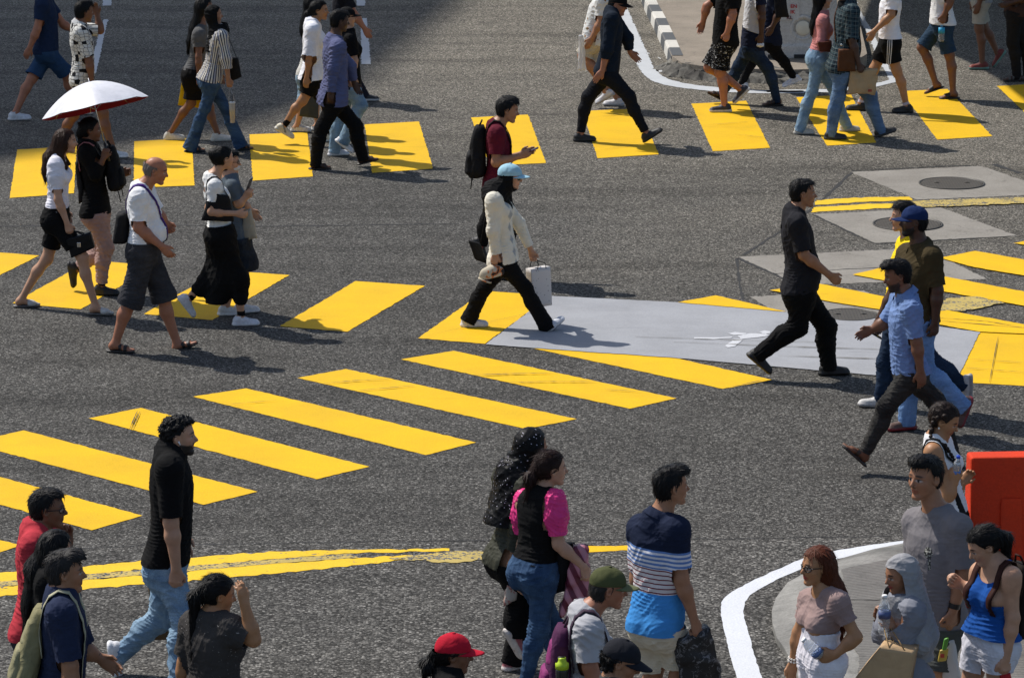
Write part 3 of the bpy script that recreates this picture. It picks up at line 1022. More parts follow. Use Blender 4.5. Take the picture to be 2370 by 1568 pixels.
    # ------------------------------------------------------------ shoes
    if shoes:
        k = shoes['k']
        for (F_, o, fx, fy, fz, sgn) in feet:
            f = Fld()
            c1 = np.array(shoes['col']); c2 = np.array(shoes.get('sole', shoes['col']))
            w = 1.0
            if k in ('sneaker', 'clog'):
                ch = shoes.get('chunk', 1.)
                f.add(rc(F_(-.050, 0, .018), F_(.04, 0, .018), .044 * s, .040 * s, (fz, .5 * ch)), .02)
                f.add(rc(F_(.04, 0, .018), F_(.135, 0, .022), .040 * s, .046 * s, (fz, .45 * ch)), .02)
                f.add(rc(F_(-.045, 0, .055), F_(.02, 0, .055), .040 * s, .037 * s), .03)
                f.add(rc(F_(.02, 0, .055), F_(.140, 0, .036), .038 * s, .036 * s, (fz, .85)), .03)
                if k == 'sneaker': f.add(rc(F_(-.022, 0, .06), F_(-.012, 0, .105), .042 * s, .040 * s), .02)
                cl = [lambda V: (V - o) @ fz - (.105 if k == 'sneaker' else .085) * s - .15 * np.clip(-((V - o) @ fx), 0, .1) * 0]
                if k == 'clog': cl = [lambda V: np.minimum((V - o) @ fz - .062 * s, .03 * s - (V - o) @ fx)]
                V, F = surf(f, .0068, cl)
                z = (V - o) @ fz; xx = (V - o) @ fx / s; yy = (V - o) @ fy / s
                lowm = z < 0.002
                V = V - fz * np.minimum(z - 0.002, 0)[:, None]
                z = np.maximum(z, .002)
                st = .030 * s * (.8 + .3 * ch) + .006 * np.clip(-xx * 10, 0, 1)
                m = np.clip((z - st) / .006 + .5, 0, 1)[:, None]
                col = c2 * (1 - m) + c1 * m
                dk = np.clip((.008 - z) / .004, 0, 1)[:, None]
                col = col * (1 - dk) + np.minimum(c2, .05) * dk if shoes.get('outsole') else col
                if k == 'sneaker':
                    lace = (np.abs(yy) < .020) & (xx > .03) & (xx < .11) & (z > .05 * s)
                    st2 = lace & (np.sin(xx * 420) > .2)
                    col[st2] = np.array(shoes.get('lace', c1 * .6 if c1.mean() > .3 else c1 + .05))
                    acc = shoes.get('acc')
                    if acc is not None:
                        m2 = (np.abs(xx - .04 - (z / s - .05) * -.9) < .016) & (np.abs(yy) > .022) & (z > st)
                        col[m2] = acc
                link('shoe', np_mesh('shoe', V, F, col), vcol_mat(), root)
            else:
                sc2 = c2
                th = .5 * shoes.get('chunk', 1.)
                f.add(rc(F_(-.052, 0, .014), F_(.03, 0, .014), .042 * s, .038 * s, (fz, .36)), .02)
                f.add(rc(F_(.03, 0, .014), F_(.135, 0, .014), .038 * s, .046 * s, (fz, .34)), .02)
                V, F = surf(f, .0068)
                z = (V - o) @ fz
                V = V - fz * np.minimum(z - 0.002, 0)[:, None]
                sh_o = link('sandal' if k != 'mule' else 'mule', np_mesh('sandal', V, F, np.tile(c2, (len(V), 1))), vcol_mat(), root)
                zf = .012
                bands = []
                if k == 'sandal': bands = [(.035, .062), (.085, .115)]
                elif k == 'slide': bands = [(.045, .105)]
                elif k == 'flip': bands = [(.03, .062)]
                f = Fld()
                e_ = .008
                f.add(rc(F_(-.02, 0, .055 + zf), F_(.095, 0, .028 + zf), (.034 + e_) * s, (.030 + e_) * s, (fz, .8)), .03)
                f.add(rc(F_(.09, .012, .026 + zf), F_(.09, -.014, .024 + zf), (.030 + e_) * s, (.028 + e_) * s, (fz, .7)), .02)
                if k == 'mule':
                    f.add(rc(F_(.09, 0, .026 + zf), F_(.165, 0, .016 + zf), (.030 + e_) * s, .018 * s, (fz, .7)), .02)
                    V, F = surf(f, .0068, [lambda V: np.maximum(.055 * s - (V - o) @ fx, .012 * s - (V - o) @ fz)])
                    link('upper', np_mesh('upper', V, F, np.tile(c1, (len(V), 1))), vcol_mat(), sh_o)
                for b0, b1 in bands:
                    V, F = surf(f, .0062, [lambda V: np.maximum(np.maximum(b0 * s - (V - o) @ fx, (V - o) @ fx - b1 * s), .010 * s - (V - o) @ fz)])
                    link('strap', np_mesh('strap', V, F, np.tile(c1, (len(V), 1))), vcol_mat(), sh_o)
        if shoes.get('sock') is not None:
            for (F_, o, fx, fy, fz, sgn), Kk, Aa in zip(feet, (K, Kf), (A, Af)):
                d = unit(Kk - Aa)
                f = Fld().add(rc(Aa - d * .03, Aa + d * .16, lr[3] + .004, lr[3] + .012), .02)
                sh_ = shoes.get('sockh', .07)
                V, F = surf(f, .008, [lambda V: (V - Aa) @ d - sh_])
                link('sock', np_mesh('sock', V, F, None, None), cloth(shoes['sock']), root)
    # ------------------------------------------------------------ hair
    if hair:
        hc = hair.get('col', BLACK)
        k = hair['k']
        f = Fld()
        vol = hair.get('vol', 1.)
        f.add(hell((-.075, 0, .145), (.425 + .035 * vol, .335 + .03 * vol, .375 + .035 * vol)), .03)
        hl_z = hair.get('line', .33)
        low = hair.get('nape', -.34)
        if k in ('short', 'curly', 'quiff'):
            f.add(hell((.10, 0, .34), (.28, .27, .17 * vol)), .03)
            f.add(hell((-.17, 0, -.07), (.31, .315, .36)), .03)
            if k == 'quiff': f.add(hell((.22, 0, .42), (.20, .24, .13)), .05)
        else:
            f.add(hell((-.12, 0, .02), (.375, .325, .36) if k == 'bald' else (.40, .345, .38)), .05)
        if k in ('long',):
            Ln = hair.get('len', .42)
            b0 = hpnt(-.22, 0, -.05)
            b1 = C + up * .03 - fw * (.055 * s + .02)
            b2 = C - up * Ln * .5 - fw * (.090 * s + .022)
            b3 = C - up * Ln - fw * (.095 * s + .022) + hair.get('sway', 0.) * n
            f.add(rc(hpnt(-.12, 0, .1), b0, .36 * hh, .36 * hh), .03)
            f.add(rc(b0, b1, .36 * hh, .098 * s, (fw, .74)), .04)
            f.add(rc(b1, b2, .098 * s, .092 * s, (fw, .50)), .03)
            f.add(rc(b2, b3, .092 * s, .060 * s, (fw, .34)), .03)
            if hair.get('lock', 0):
                for sg in (1, -1):
                    f.add(rc(hpnt(.0, .31 * sg, -.05), C + up * .06 + n * sg * (1 if hl.dot(n) > 0 else -1) * .07 + fw * .03, .12 * hh, .03), .04)
                    f.add(rc(C + up * .06 + n * sg * (1 if hl.dot(n) > 0 else -1) * .07 + fw * .03, C - up * hair['lock'] + n * sg * (1 if hl.dot(n) > 0 else -1) * .09 + fw * (.10 * s), .035, .018), .03)
        if k == 'pony':
            b0 = hpnt(-.50, 0, hair.get('pz', .12)); Ln = hair.get('len', .28)
            b1 = hpnt(-.66, 0, hair.get('pz', .12) - .22)
            b2 = b1 + np.array([0, 0, -Ln]) - fwd * .02
            f.add(rc(hpnt(-.42, 0, hair.get('pz', .12)), b0, .12 * hh, .10 * hh), .03)
            f.add(rc(b0, b1, .11 * hh, .17 * hh), .03)
            f.add(rc(b1, b2, .17 * hh, .06 * hh), .03)
        if k == 'bun':
            f.add(hell((-.52, 0, hair.get('pz', .1)), (.16, .20, .20)), .03)
            f.add(hrc((-.5, 0, .25), (-.62, .05, .33), .06, .02), .02)
        tex = 3.2 if k == 'curly' else 1.
        def disp(V):
            Lc = hloc(V)
            if k == 'curly':
                return .010 * vnoise(Lc * 11, seed) + .006 * vnoise(Lc * 23, seed + 1)
            st = np.stack([Lc[:, 0] * 9, Lc[:, 1] * 16, Lc[:, 2] * 5], 1)
            return .0030 * vnoise(st, seed) + .0020 * vnoise(st * 2.3, seed + 1)
        def c_face(V):
            Lc = hloc(V)
            x, y, z = Lc[:, 0], Lc[:, 1], Lc[:, 2]
            nzz = .035 * vnoise(Lc * 8, seed + 2)
            capc = z - (cap.get('z', .15) - .035 - .12 * np.clip(-x, 0, .5)) if cap else np.full(len(V), -1.)
            if k in ('short', 'curly', 'quiff', 'bald'):
                xl = np.where(z < .12, .06 - .10 * np.clip(.05 - z, 0, .3), .06 + .5 * np.clip(z - .12, 0, .3)) + nzz
                c1 = np.minimum(x - xl, hl_z - z + nzz)
                c2 = np.where(x < -.13, low - z, -.11 - z) + nzz
                o = np.maximum(c1, c2)
                if k == 'bald':
                    o = np.maximum(o, np.minimum(z - .16 - .25 * np.clip(-x - .1, 0, .6) + nzz, .3))
                ear = .135 - np.hypot(np.hypot(x + .03, z + .03), np.maximum(0, .2 - np.abs(y)))
                return np.maximum(np.maximum(o, ear), capc)
            fr = hair.get('front', .10)
            xl = fr + .55 * np.clip(z - .05, 0, .35) + nzz * .5
            c1 = np.minimum(x - xl, hl_z - z + nzz)
            o = np.where(z > -1.0, c1, -1)
            o = np.where(x > .02, o, -1.)
            if k in ('pony', 'bun', 'braid'):
                ear = .13 - np.hypot(np.hypot(x + .03, z + .03), np.maximum(0, .2 - np.abs(y)))
                side = np.minimum(np.minimum(x + .10, -.02 - z), .4)
                c2 = np.where(np.linalg.norm(V - NT, axis=1) < .2, np.minimum(-.25 - z, x + .36), -1.)
                o = np.maximum(np.maximum(np.maximum(o, ear), side), c2)
            return np.maximum(o, np.where(np.abs(x) < .6, capc, -1.))
        V, F = surf(f, res * .9, [c_face], disp)
        V, F = strands(V, F, hloc, hf, hl, hu, k, hair.get('strands', 900 if k in ('long', 'pony') else 650), seed)
        ho = link('hair', np_mesh('hair', V, F), hair_mat(hc, hair.get('rough', .48)), root)
        if k == 'braid':
            sd = (1 if hl.dot(n) > 0 else -1)
            ctrl = [hpnt(-.05, sd * .33, .22), hpnt(-.30, sd * .33, .0), hpnt(-.26, sd * .30, -.28), C + up * .075 + n * .075 - fw * .02, C + up * .03 + n * .085 + fw * .075, C - up * .10 + n * .07 + fw * .125, C - up * .20 + n * .06 + fw * .14]
            f = Fld()
            dens = []
            for p0, p1 in zip(ctrl, ctrl[1:]):
                m_ = max(2, int(np.linalg.norm(p1 - p0) / .022))
                dens += [p0 + (p1 - p0) * i / m_ for i in range(m_)]
            for i, q in enumerate(dens):
                r_ = .021 * (1 - .45 * i / len(dens))
                f.add(ell(q + lat * .007 * (-1) ** i + fw * .003 * (-1) ** i, (fw, lat, up), [r_, r_, r_ * .9]), .006)
            V, F = surf(f, .0055)
            link('braid', np_mesh('braid', V, F), hair_mat(hc), ho)
        if hair.get('scrunchie'):
            c0 = hpnt(-.50, 0, hair.get('pz', .12) - .02); ax0 = unit(hf * -1 - hu * .5)
            f = Fld(); u0 = unit(np.cross(ax0, hl)); v0 = np.cross(ax0, u0)
            for i in range(9):
                aa = 2 * math.pi * i / 9
                f.add(ell(c0 + (u0 * math.cos(aa) + v0 * math.sin(aa)) * .024, (hf, hl, hu), [.014, .014, .014]), .008)
            V, F = surf(f, .0055)
            link('scrunchie', np_mesh('scrunchie', V, F), cloth(hair['scrunchie'], None, rough=.4, name='satin'), ho)
    if hijab:
        f = Fld()
        f.add(hell((-.06, 0, .10), (.48, .40, .45)), .03)
        f.add(hell((.05, 0, -.12), (.315, .35, .43)), .03)
        f.add(rc(hpnt(-.05, 0, -.25), C + up * .04, .36 * hh, .105 * s), .06)
        dn = hijab.get('len', .16)
        for sg in (1, -1):
            f.add(rc(C + up * .07, C + n * sg * wS * .8 + up * .02, .085 * s, .075 * s), .06)
        f.add(rc(C + up * .03 + fw * .02, C - up * dn + fw * (.085 if fem else .07) * s, .11 * s, .085 * s, (fw, .8)), .07)
        f.add(rc(C + up * .03 - fw * .02, C - up * dn * hijab.get('back', 1.) - fw * .06 * s, .12 * s, .10 * s, (fw, .8)), .07)
        if 'tail' in hijab:
            tl = at_y(*mpx(crop, hijab['tail']), Yc) - off
            tr = hijab.get('tr', .085) * s
            f.add(rc(hpnt(-.22, 0, .08), tl, .40 * hh, tr), .05)
            f.add(rc(hpnt(-.1, 0, -.2), C - fw * .09 * s - up * hijab['tlen'], .42 * hh, .155 * s, (fw, .85)), .05)
            for sg in (1, -1):
                f.add(rc(C + up * .06, C + n * sg * wS * .95 - up * hijab['tlen'] * .6 - fw * .03, .11 * s, .085 * s), .05)
        if hijab.get('back', 1.) > 1.5:
            f.add(rc(hpnt(-.2, 0, .1), C - up * dn * hijab['back'] - fw * (.13 * s), .30 * hh, .13 * s, (fw, .7)), .08)
        def c_f(V):
            Lc = hloc(V)
            x, y, z = Lc[:, 0], Lc[:, 1], Lc[:, 2]
            return np.minimum(np.minimum(x - (.13 + .55 * np.clip(z - .10, 0, .4) + .25 * np.clip(-.25 - z, 0, .3)), z + .455), .33 - z)
        def c_h(V):
            b = np.where((V - C) @ fw < 0, dn * hijab.get('back', 1.), dn)
            if 'tail' in hijab: b = np.full(len(V), hijab['tlen'])
            return (-b - .015 * vnoise(V * 8, seed)) - (V - C) @ up
        V, F = surf(f, res, [c_f, c_h], wrinkle(seed + 9, hijab.get('amp', .006), .9))
        link('headscarf', np_mesh('headscarf', V, F, None, puv(V)), cloth(hijab['col'], hijab.get('pat'), rough=hijab.get('rough', .8)), root)
    if cap:
        f = Fld()
        cz = cap.get('z', .15)
        kk = 1.10 if hijab else 1.
        f.add(hell((-.06, 0, cz), (.47 * kk, .39 * kk, .395 * kk)), .02)
        V, F = surf(f, .0065, [lambda V: cz - .02 - .12 * np.clip(-hloc(V)[:, 0], 0, .5) - hloc(V)[:, 2]], lambda V: .0025 * vnoise(hloc(V) * 7, seed))
        L_ = hloc(V)
        seam = (np.abs(np.sin(np.arctan2(L_[:, 1], L_[:, 0] + .06) * 3)) < .05) * 1.
        co = link('cap', np_mesh('cap', V, F, None, puv(V)), cloth(cap['col'], cap.get('pat'), fold=.35), root)
        # peak: a curved shell with thickness
        mb = MB(); V2, F2 = [], []
        na, nr_ = 16, 6
        for sd in (0, 1):
            for i in range(na + 1):
                a = R(-72) + R(144) * i / na
                for j in range(nr_ + 1):
                    r = j / nr_
                    x0, y0 = -.06 + .46 * kk * math.cos(a), .38 * kk * math.sin(a)
                    ex = .36 * math.cos(a * 1.0) ** .6 if math.cos(a) > 0 else 0
                    x_ = x0 + ex * r
                    y_ = y0 * (1 - .10 * r)
                    z_ = cz - .005 - .55 * y_ * y_ - cap.get('dip', .16) * ex * r - sd * .022
                    V2.append(hpnt(x_, y_, z_))
        w_ = nr_ + 1
        nn = (na + 1) * w_
        for i in range(na):
            for j in range(nr_):
                a0 = i * w_ + j
                F2.append((a0, a0 + 1, a0 + w_ + 1, a0 + w_))
                F2.append((nn + a0, nn + a0 + w_, nn + a0 + w_ + 1, nn + a0 + 1))
            F2.append((i * w_ + nr_, nn + i * w_ + nr_, nn + (i + 1) * w_ + nr_, (i + 1) * w_ + nr_))
        mb.add(V2, F2)
        MB().tube([hpnt(-.06, 0, cz + .375 * kk), hpnt(-.06, 0, cz + .41 * kk)], .05 * hh).build('button', cloth(cap['col']), co)
        mb.build('peak', cloth(cap.get('pcol', cap['col']), None, fold=.2), co)
    if glasses:
        mb = MB()
        for sg in (1, -1):
            pts = [hpnt(.40 - .10 * (abs(.14 * sg + .10 * math.cos(a)) / .25) ** 2, .14 * sg + .105 * math.cos(a), -.01 + .075 * math.sin(a)) for a in np.linspace(0, 2 * math.pi, 17)]
            mb.tube(pts, .0028, 5)
            mb.tube([hpnt(.33, .245 * sg, .02), hpnt(.1, .33 * sg, .03), hpnt(-.05, .35 * sg, .02)], .0028, 5)
            if glasses == 'sun':
                mb.add(pts[:-1], [tuple(range(16))])
        mb.tube([hpnt(.405, -.035, 0), hpnt(.425, 0, .012), hpnt(.405, .035, 0)], .0028, 5)
        mb.build('glasses', plain('dark_plastic', (.01, .01, .012), .25), root)
    if mask:
        f = Fld()
        f.add(hell((.14, 0, -.24), (.30, .25, .20)), .03)
        V, F = surf(f, .007, [lambda V: .12 - hloc(V)[:, 0]], wrinkle(seed, .002))
        link('face_mask', np_mesh('face_mask', V, F, None, puv(V)), cloth(mask), root)
    PEOPLE[name] = info
    info['vof'] = vof; info['hip'] = Pl + off
    return info

# ------------------------------------------------------------------ things people carry
def hug(pi, o, dirs, gap=.004, field='topf'):
    """points where rays from o leave the clothes: straps lie on these"""
    f = pi[field]
    out = []
    for d in dirs:
        r = np.linspace(.42, .02, 81)
        P = (o - pi['off'])[None] + r[:, None] * d[None]
        D = f.at(P)
        i = np.argmax(D < 0)
        rr = r[i] if (D < 0).any() else .08
        out.append(o + d * (rr + gap + .004))
    return out

def shoulder_strap(pi, side, col, w=.045, a0=-60, a1=235, lateral=.085, name='strap', parent=None, mat=None, drop=.20):
    """strap over one shoulder; angle 0 = forwards, 90 = up, 180 = back"""
    o = pi['C'] + pi['n'] * side * lateral - pi['up'] * drop
    ang = np.linspace(R(a0), R(a1), 26)
    dirs = [pi['fw'] * math.cos(a) + pi['up'] * math.sin(a) for a in ang]
    pts = hug(pi, o, dirs)
    mb = MB().ribbon(pts, pi['n'], dirs, w)
    return mb, pts, dirs

def loop_strap(pi, c, e1, e2, a0, a1, w, gap=.004):
    ang = np.linspace(R(a0), R(a1), 34)
    dirs = [e1 * math.cos(a) + e2 * math.sin(a) for a in ang]
    pts = hug(pi, c, dirs, gap)
    nn = unit(np.cross(e1, e2))
    return MB().ribbon(pts, nn, dirs, w), pts

def thing(name, loc, label, cat, group=None):
    return empty(name, tuple(loc), label, cat, group)

Z3 = np.array([0, 0, 1.])
# ------------------------------------------------------------------ light
SUN = unit([-1.1, .80, 1.72])
el = math.asin(SUN[2]); az = math.atan2(SUN[0], SUN[1])
w = bpy.data.worlds.new('World'); sc.world = w
w.use_nodes = True
wn = w.node_tree
sky = wn.nodes.new('ShaderNodeTexSky')
sky.sky_type = 'NISHITA'
sky.sun_disc = False
sky.sun_elevation = el
sky.sun_rotation = az
sky.air_density = 1.0
sky.dust_density = 1.5
wn.links.new(sky.outputs[0], wn.nodes['Background'].inputs[0])
wn.nodes['Background'].inputs[1].default_value = SKY_STRENGTH
sl = bpy.data.lights.new('sun', 'SUN')
sl.energy = SUN_STRENGTH
sl.angle = R(.53)
sl.color = (1, .955, .89)
so = bpy.data.objects.new('sun', sl)
COL.objects.link(so)
from mathutils import Vector
so.rotation_euler = Vector(SUN).to_track_quat('Z', 'Y').to_euler()
sc.view_settings.view_transform = 'Standard'
sc.view_settings.look = 'None'
sc.view_settings.exposure = EXPOSURE
sc.view_settings.gamma = 1

# ------------------------------------------------------------------ road surface
def asphalt(name, lo, hi, patch=True, size=66., grit=95.):
    m, nt, b, n, l = nodes(name)
    tc = N(nt, 'ShaderNodeTexCoord').outputs['Object']
    # two sizes of stone in a dark binder
    v1 = N(nt, 'ShaderNodeTexVoronoi', i_Scale=size); l.new(tc, v1.inputs['Vector'])
    sp = N(nt, 'ShaderNodeSeparateColor'); l.new(v1.outputs['Color'], sp.inputs[0])
    big = noise(nt, tc, .22, 4, .6)
    mid = noise(nt, tc, 2.6, 4, .6)
    stone = ramp(nt, sp.outputs[0], [(0, .32), (.30, .55), (.55, .92), (.80, 1.4), (.93, 2.0), (1, 2.8)])
    edge = ramp(nt, v1.outputs['Distance'], [(0.25, 1.0), (.75, .55)])
    grain = noise(nt, tc, grit, 3, .7)
    g2 = ramp(nt, grain, [(.34, .50), (.50, .95), (.66, 1.55)])
    c = mixc(nt, 1., stone, edge, 'MULTIPLY')
    c = mixc(nt, 1., c, g2, 'MULTIPLY')
    tone = mixc(nt, big, lo, hi)
    if patch:
        # paler, warmer tone to the right and with distance; far glare painted in
        sx = N(nt, 'ShaderNodeSeparateXYZ'); l.new(tc, sx.inputs[0])
        q = math_n(nt, 'ADD', math_n(nt, 'ADD', math_n(nt, 'MULTIPLY', sx.outputs[0], .045), math_n(nt, 'MULTIPLY', math_n(nt, 'SUBTRACT', sx.outputs[1], 38.), .045)), math_n(nt, 'MULTIPLY', big, .8))
        tone = mixc(nt, ramp(nt, q, [(.25, 0.), (.95, 1.)]), [v * .92 for v in tone_lo(lo, hi)], [v * k_ for v, k_ in zip(tone_lo(lo, hi), (1.85, 1.76, 1.60))])
    c = mixc(nt, 1., c, tone, 'MULTIPLY')
    c = mixc(nt, 1., c, ramp(nt, mid, [(.3, .88), (.7, 1.10)]), 'MULTIPLY')
    # wheel tracks and old stains
    mp = N(nt, 'ShaderNodeMapping'); mp.inputs['Rotation'].default_value = (0, 0, R(-7)); mp.inputs['Scale'].default_value = (.16, 1.5, 1)
    l.new(tc, mp.inputs[0])
    tr = noise(nt, mp.outputs[0], .9, 4, .6)
    c = mixc(nt, 1., c, ramp(nt, tr, [(.32, .72), (.5, 1.0), (.7, 1.13)]), 'MULTIPLY')
    stn = noise(nt, tc, .95, 6, .7, .7)
    c = mixc(nt, ramp(nt, stn, [(.58, 0.), (.74, .6)]), c, (.045, .042, .038))
    l.new(c, b.inputs['Base Color'])
    b.inputs['Roughness'].default_value = .85
    b.inputs['Specular IOR Level'].default_value = .15
    h = math_n(nt, 'ADD', math_n(nt, 'MULTIPLY', edge, .6), grain)
    bump(nt, h, .8, .012, b)
    return m

def tone_lo(a, b): return [(x + y) / 2 for x, y in zip(a, b)]

def paint(name, col, wear=.18, worn=0., under=(.10, .098, .095), rough=.55):
    """thermoplastic road paint: grime, tyre marks, stones showing where it has worn through"""
    m, nt, b, n, l = nodes(name)
    tc = N(nt, 'ShaderNodeTexCoord').outputs['Object']
    f = noise(nt, tc, 1.7, 5, .62)
    base = mixc(nt, ramp(nt, f, [(.30, wear), (.62, 0.)]), col, [c * .55 + .02 for c in col])
    # long thin scuffs along the traffic
    mp = N(nt, 'ShaderNodeMapping'); mp.inputs['Rotation'].default_value = (0, 0, R(-9)); mp.inputs['Scale'].default_value = (.5, 9, 1)
    l.new(tc, mp.inputs[0])
    sc_ = noise(nt, mp.outputs[0], 1.6, 5, .7)
    base = mixc(nt, ramp(nt, sc_, [(.62, 0.), (.74, wear * 1.6)]), base, [c * .30 for c in col])
    fine = noise(nt, tc, 70, 3, .6)
    base = mixc(nt, 1., base, ramp(nt, fine, [(.3, .90), (.7, 1.06)]), 'MULTIPLY')
    # pits and stone tips
    v = N(nt, 'ShaderNodeTexVoronoi', i_Scale=60.); l.new(tc, v.inputs['Vector'])
    sp = N(nt, 'ShaderNodeSeparateColor'); l.new(v.outputs['Color'], sp.inputs[0])
    big = noise(nt, tc, 3.2, 5, .7)
    mp2 = N(nt, 'ShaderNodeMapping'); mp2.inputs['Scale'].default_value = (1.2, 6, 1); l.new(tc, mp2.inputs[0])
    strip = noise(nt, mp2.outputs[0], 1.5, 4, .65)
    q = math_n(nt, 'ADD', math_n(nt, 'ADD', math_n(nt, 'MULTIPLY', sp.outputs[0], .22), math_n(nt, 'MULTIPLY', big, .35)), math_n(nt, 'MULTIPLY', strip, .55))
    thr = .87 - worn * .45
    hole = ramp(nt, q, [(thr, 0.), (min(.999, thr + .025), 1.)])
    un = mixc(nt, sp.outputs[1], [c * .5 for c in under], [c * 1.8 for c in under])
    l.new(mixc(nt, hole, base, un), b.inputs['Base Color'])
    b.inputs['Roughness'].default_value = .7
    b.inputs['Specular IOR Level'].default_value = .12
    bump(nt, math_n(nt, 'ADD', math_n(nt, 'MULTIPLY', noise(nt, tc, 60, 3), .6), math_n(nt, 'MULTIPLY', v.outputs['Distance'], .5)), .35, .006, b)
    return m

YEL = (.76, .455, .013)
M_asph = asphalt('asphalt', ASPH_LO, ASPH_HI)
M_yel = paint('yellow_road_paint', YEL, .34)
M_yelw = paint('worn_yellow_road_paint', (.78, .50, .03), .30, .34)
M_yelf = paint('faded_yellow_road_paint', (.50, .38, .12), .4, .62)
M_white = paint('white_road_paint', (.64, .66, .69), .20)
M_whited = paint('old_white_road_paint', (.50, .52, .54), .25, .16)
M_grey = paint('grey_road_paint', (.335, .342, .36), .42, .10)
M_tyre = plain('tyre_rubber_mark', (.075, .060, .03), .8)
M_seam = plain('tar_seam', (.022, .022, .022), .9)

road = link('road', py_mesh('road', [(-150, -60, 0), (150, -60, 0), (150, 400, 0), (-150, 400, 0)], [(0, 1, 2, 3)]), M_asph)
tag(road, kind='structure')

def poly_pts(P, z, rag, step=.045, seed=1):
    rr = random.Random(seed)
    G = [at_z(x, y, z) for x, y in P]
    out = []
    for i, a in enumerate(G):
        b = G[(i + 1) % len(G)]
        L = np.linalg.norm(b - a)
        k = max(1, min(90, int(L / step)))
        nrm = unit(np.cross(b - a, [0, 0, 1.]))
        for j in range(k):
            t = j / k
            o = rr.gauss(0, rag) if 0 < j else 0
            out.append(a + (b - a) * t + nrm * o)
    return out

def mark(name, P, mat, z=.004, rag=.0035, seed=None, parent=None, label=None):
    V = poly_pts(P, z, rag, seed=seed or (hash(tuple(P)) % 1000 if False else int(abs(P[0][0] * 7 + P[0][1] * 3)) + 1))
    bm = bmesh.new()
    vs = [bm.verts.new(v) for v in V]
    f = bm.faces.new(vs)
    if f.normal.z < 0: f.normal_flip()
    f.normal_update()
    if f.normal.z < 0: f.normal_flip()
    bmesh.ops.triangulate(bm, faces=bm.faces[:])
    me = bpy.data.meshes.new(name)
    bm.to_mesh(me); bm.free()
    o = link(name, me, mat, parent or road)
    if label: o['label'] = label
    return o

M_asph2 = asphalt('coarse_asphalt', [v * 1.02 for v in ASPH_LO], [v * 1.02 for v in ASPH_HI], False, 54., 78.)
mark('resurfaced_strip', [(-80, 1278), (330, 1263), (700, 1255), (1180, 1251), (1700, 1247), (2120, 1239), (2700, 1225), (2700, 1800), (-80, 1800)], M_asph2, z=.0016, rag=.004)
# upper crossing: ten yellow blocks
UP = [[(40, 346), (178, 338), (171, 447), (22, 458)], [(311, 327), (444, 320), (450, 429), (309, 434)], [(577, 311), (711, 306), (724, 408), (585, 418)],
      [(844, 288), (970, 281), (1002, 390), (861, 400)], [(1090, 272), (1222, 265), (1264, 377), (1133, 383)], [(1348, 257), (1479, 251), (1525, 357), (1383, 366)],
      [(1600, 240), (1727, 233), (1782, 342), (1650, 350)], [(1842, 225), (1970, 219), (2028, 330), (1914, 337)], [(2085, 211), (2193, 206), (2297, 315), (2169, 323)],
      [(2307, 199), (2440, 192), (2550, 300), (2423, 308)]]
for P in UP: mark('crosswalk_block', P, M_yel)
# lower crossing
LO = [[(-75, 578), (91, 591), (-10, 641), (-190, 630)], [(209, 602), (362, 614), (187, 715), (29, 701)], [(511, 625), (670, 636), (492, 740), (333, 726)],
      [(823, 650), (983, 661), (804, 767), (648, 754)], [(1122, 673), (1275, 683), (1122, 795), (967, 782)], [(2268, 768), (2430, 776), (2385, 893), (2212, 883)]]
for P in LO: mark('crosswalk_block', P, M_yel)
# diagonal bars
BARS = [[(-290, 1085), (-205, 1047), (330, 1192), (212, 1226)], [(-135, 1027), (55, 995), (596, 1137), (471, 1167), (-60, 1027)][0:0] or [(-75, 1024), (55, 995), (596, 1137), (471, 1167)],
        [(205, 967), (326, 943), (855, 1079), (733, 1108)], [(447, 917), (570, 898), (1102, 1023), (985, 1052)],
        [(688, 874), (800, 853), (1335, 969), (1218, 992)], [(928, 831), (1050, 811), (1566, 921), (1457, 945)], [(1226, 804), (1560, 827), (1787, 878), (1673, 899)],
        [(-560, 1175), (-470, 1130), (51, 1261), (-60, 1295)]]
for P in BARS: mark('diagonal_bar', P, M_yel)
RB = [[(1568, 699), (1657, 683), (1821, 721)], [(1781, 671), (1888, 654), (2053, 687), (2175, 714), (2375, 751), (2460, 768), (2460, 776), (2268, 767), (2160, 748), (2040, 716), (1930, 699)],
      [(1973, 635), (2043, 618), (2174, 637), (2370, 674), (2470, 692), (2470, 724), (2370, 707), (2174, 672), (2051, 649)],
      [(2174, 596), (2257, 580), (2370, 600), (2470, 618), (2470, 656), (2370, 637), (2255, 618)], [(2345, 562), (2440, 546), (2520, 560), (2520, 590), (2400, 570)]]
for i, P in enumerate(RB): mark('diagonal_bar', P, M_yel, z=.013)
# grey patch with a walking figure stencilled on it
mark('grey_patch', [(1272, 684), (1568, 699), (1821, 721), (2030, 736), (2268, 768), (2212, 883), (2030, 868), (1800, 848), (1560, 827), (1226, 804), (1124, 796)], M_grey, z=.009)
g2m = lambda x, y: (1633.5 + x * .33971, 355.1 + y * .33971)
M_fig = paint('worn_white_stencil', (.55, .56, .58), .2, .12)
for P in ([(150, 1224), (200, 1214), (275, 1222), (270, 1232), (190, 1236)], [(362, 1214), (400, 1204), (440, 1210), (440, 1222), (395, 1228)],
          [(215, 1240), (300, 1224), (410, 1226), (430, 1238), (350, 1252), (240, 1262)], [(130, 1308), (195, 1264), (256, 1264), (200, 1312), (150, 1320)],
          [(-80, 1250), (60, 1252), (180, 1246), (175, 1256), (60, 1263), (-80, 1262)]):
    mark('figure_marking', [g2m(*p) for p in P], M_fig, z=.013, rag=.003)
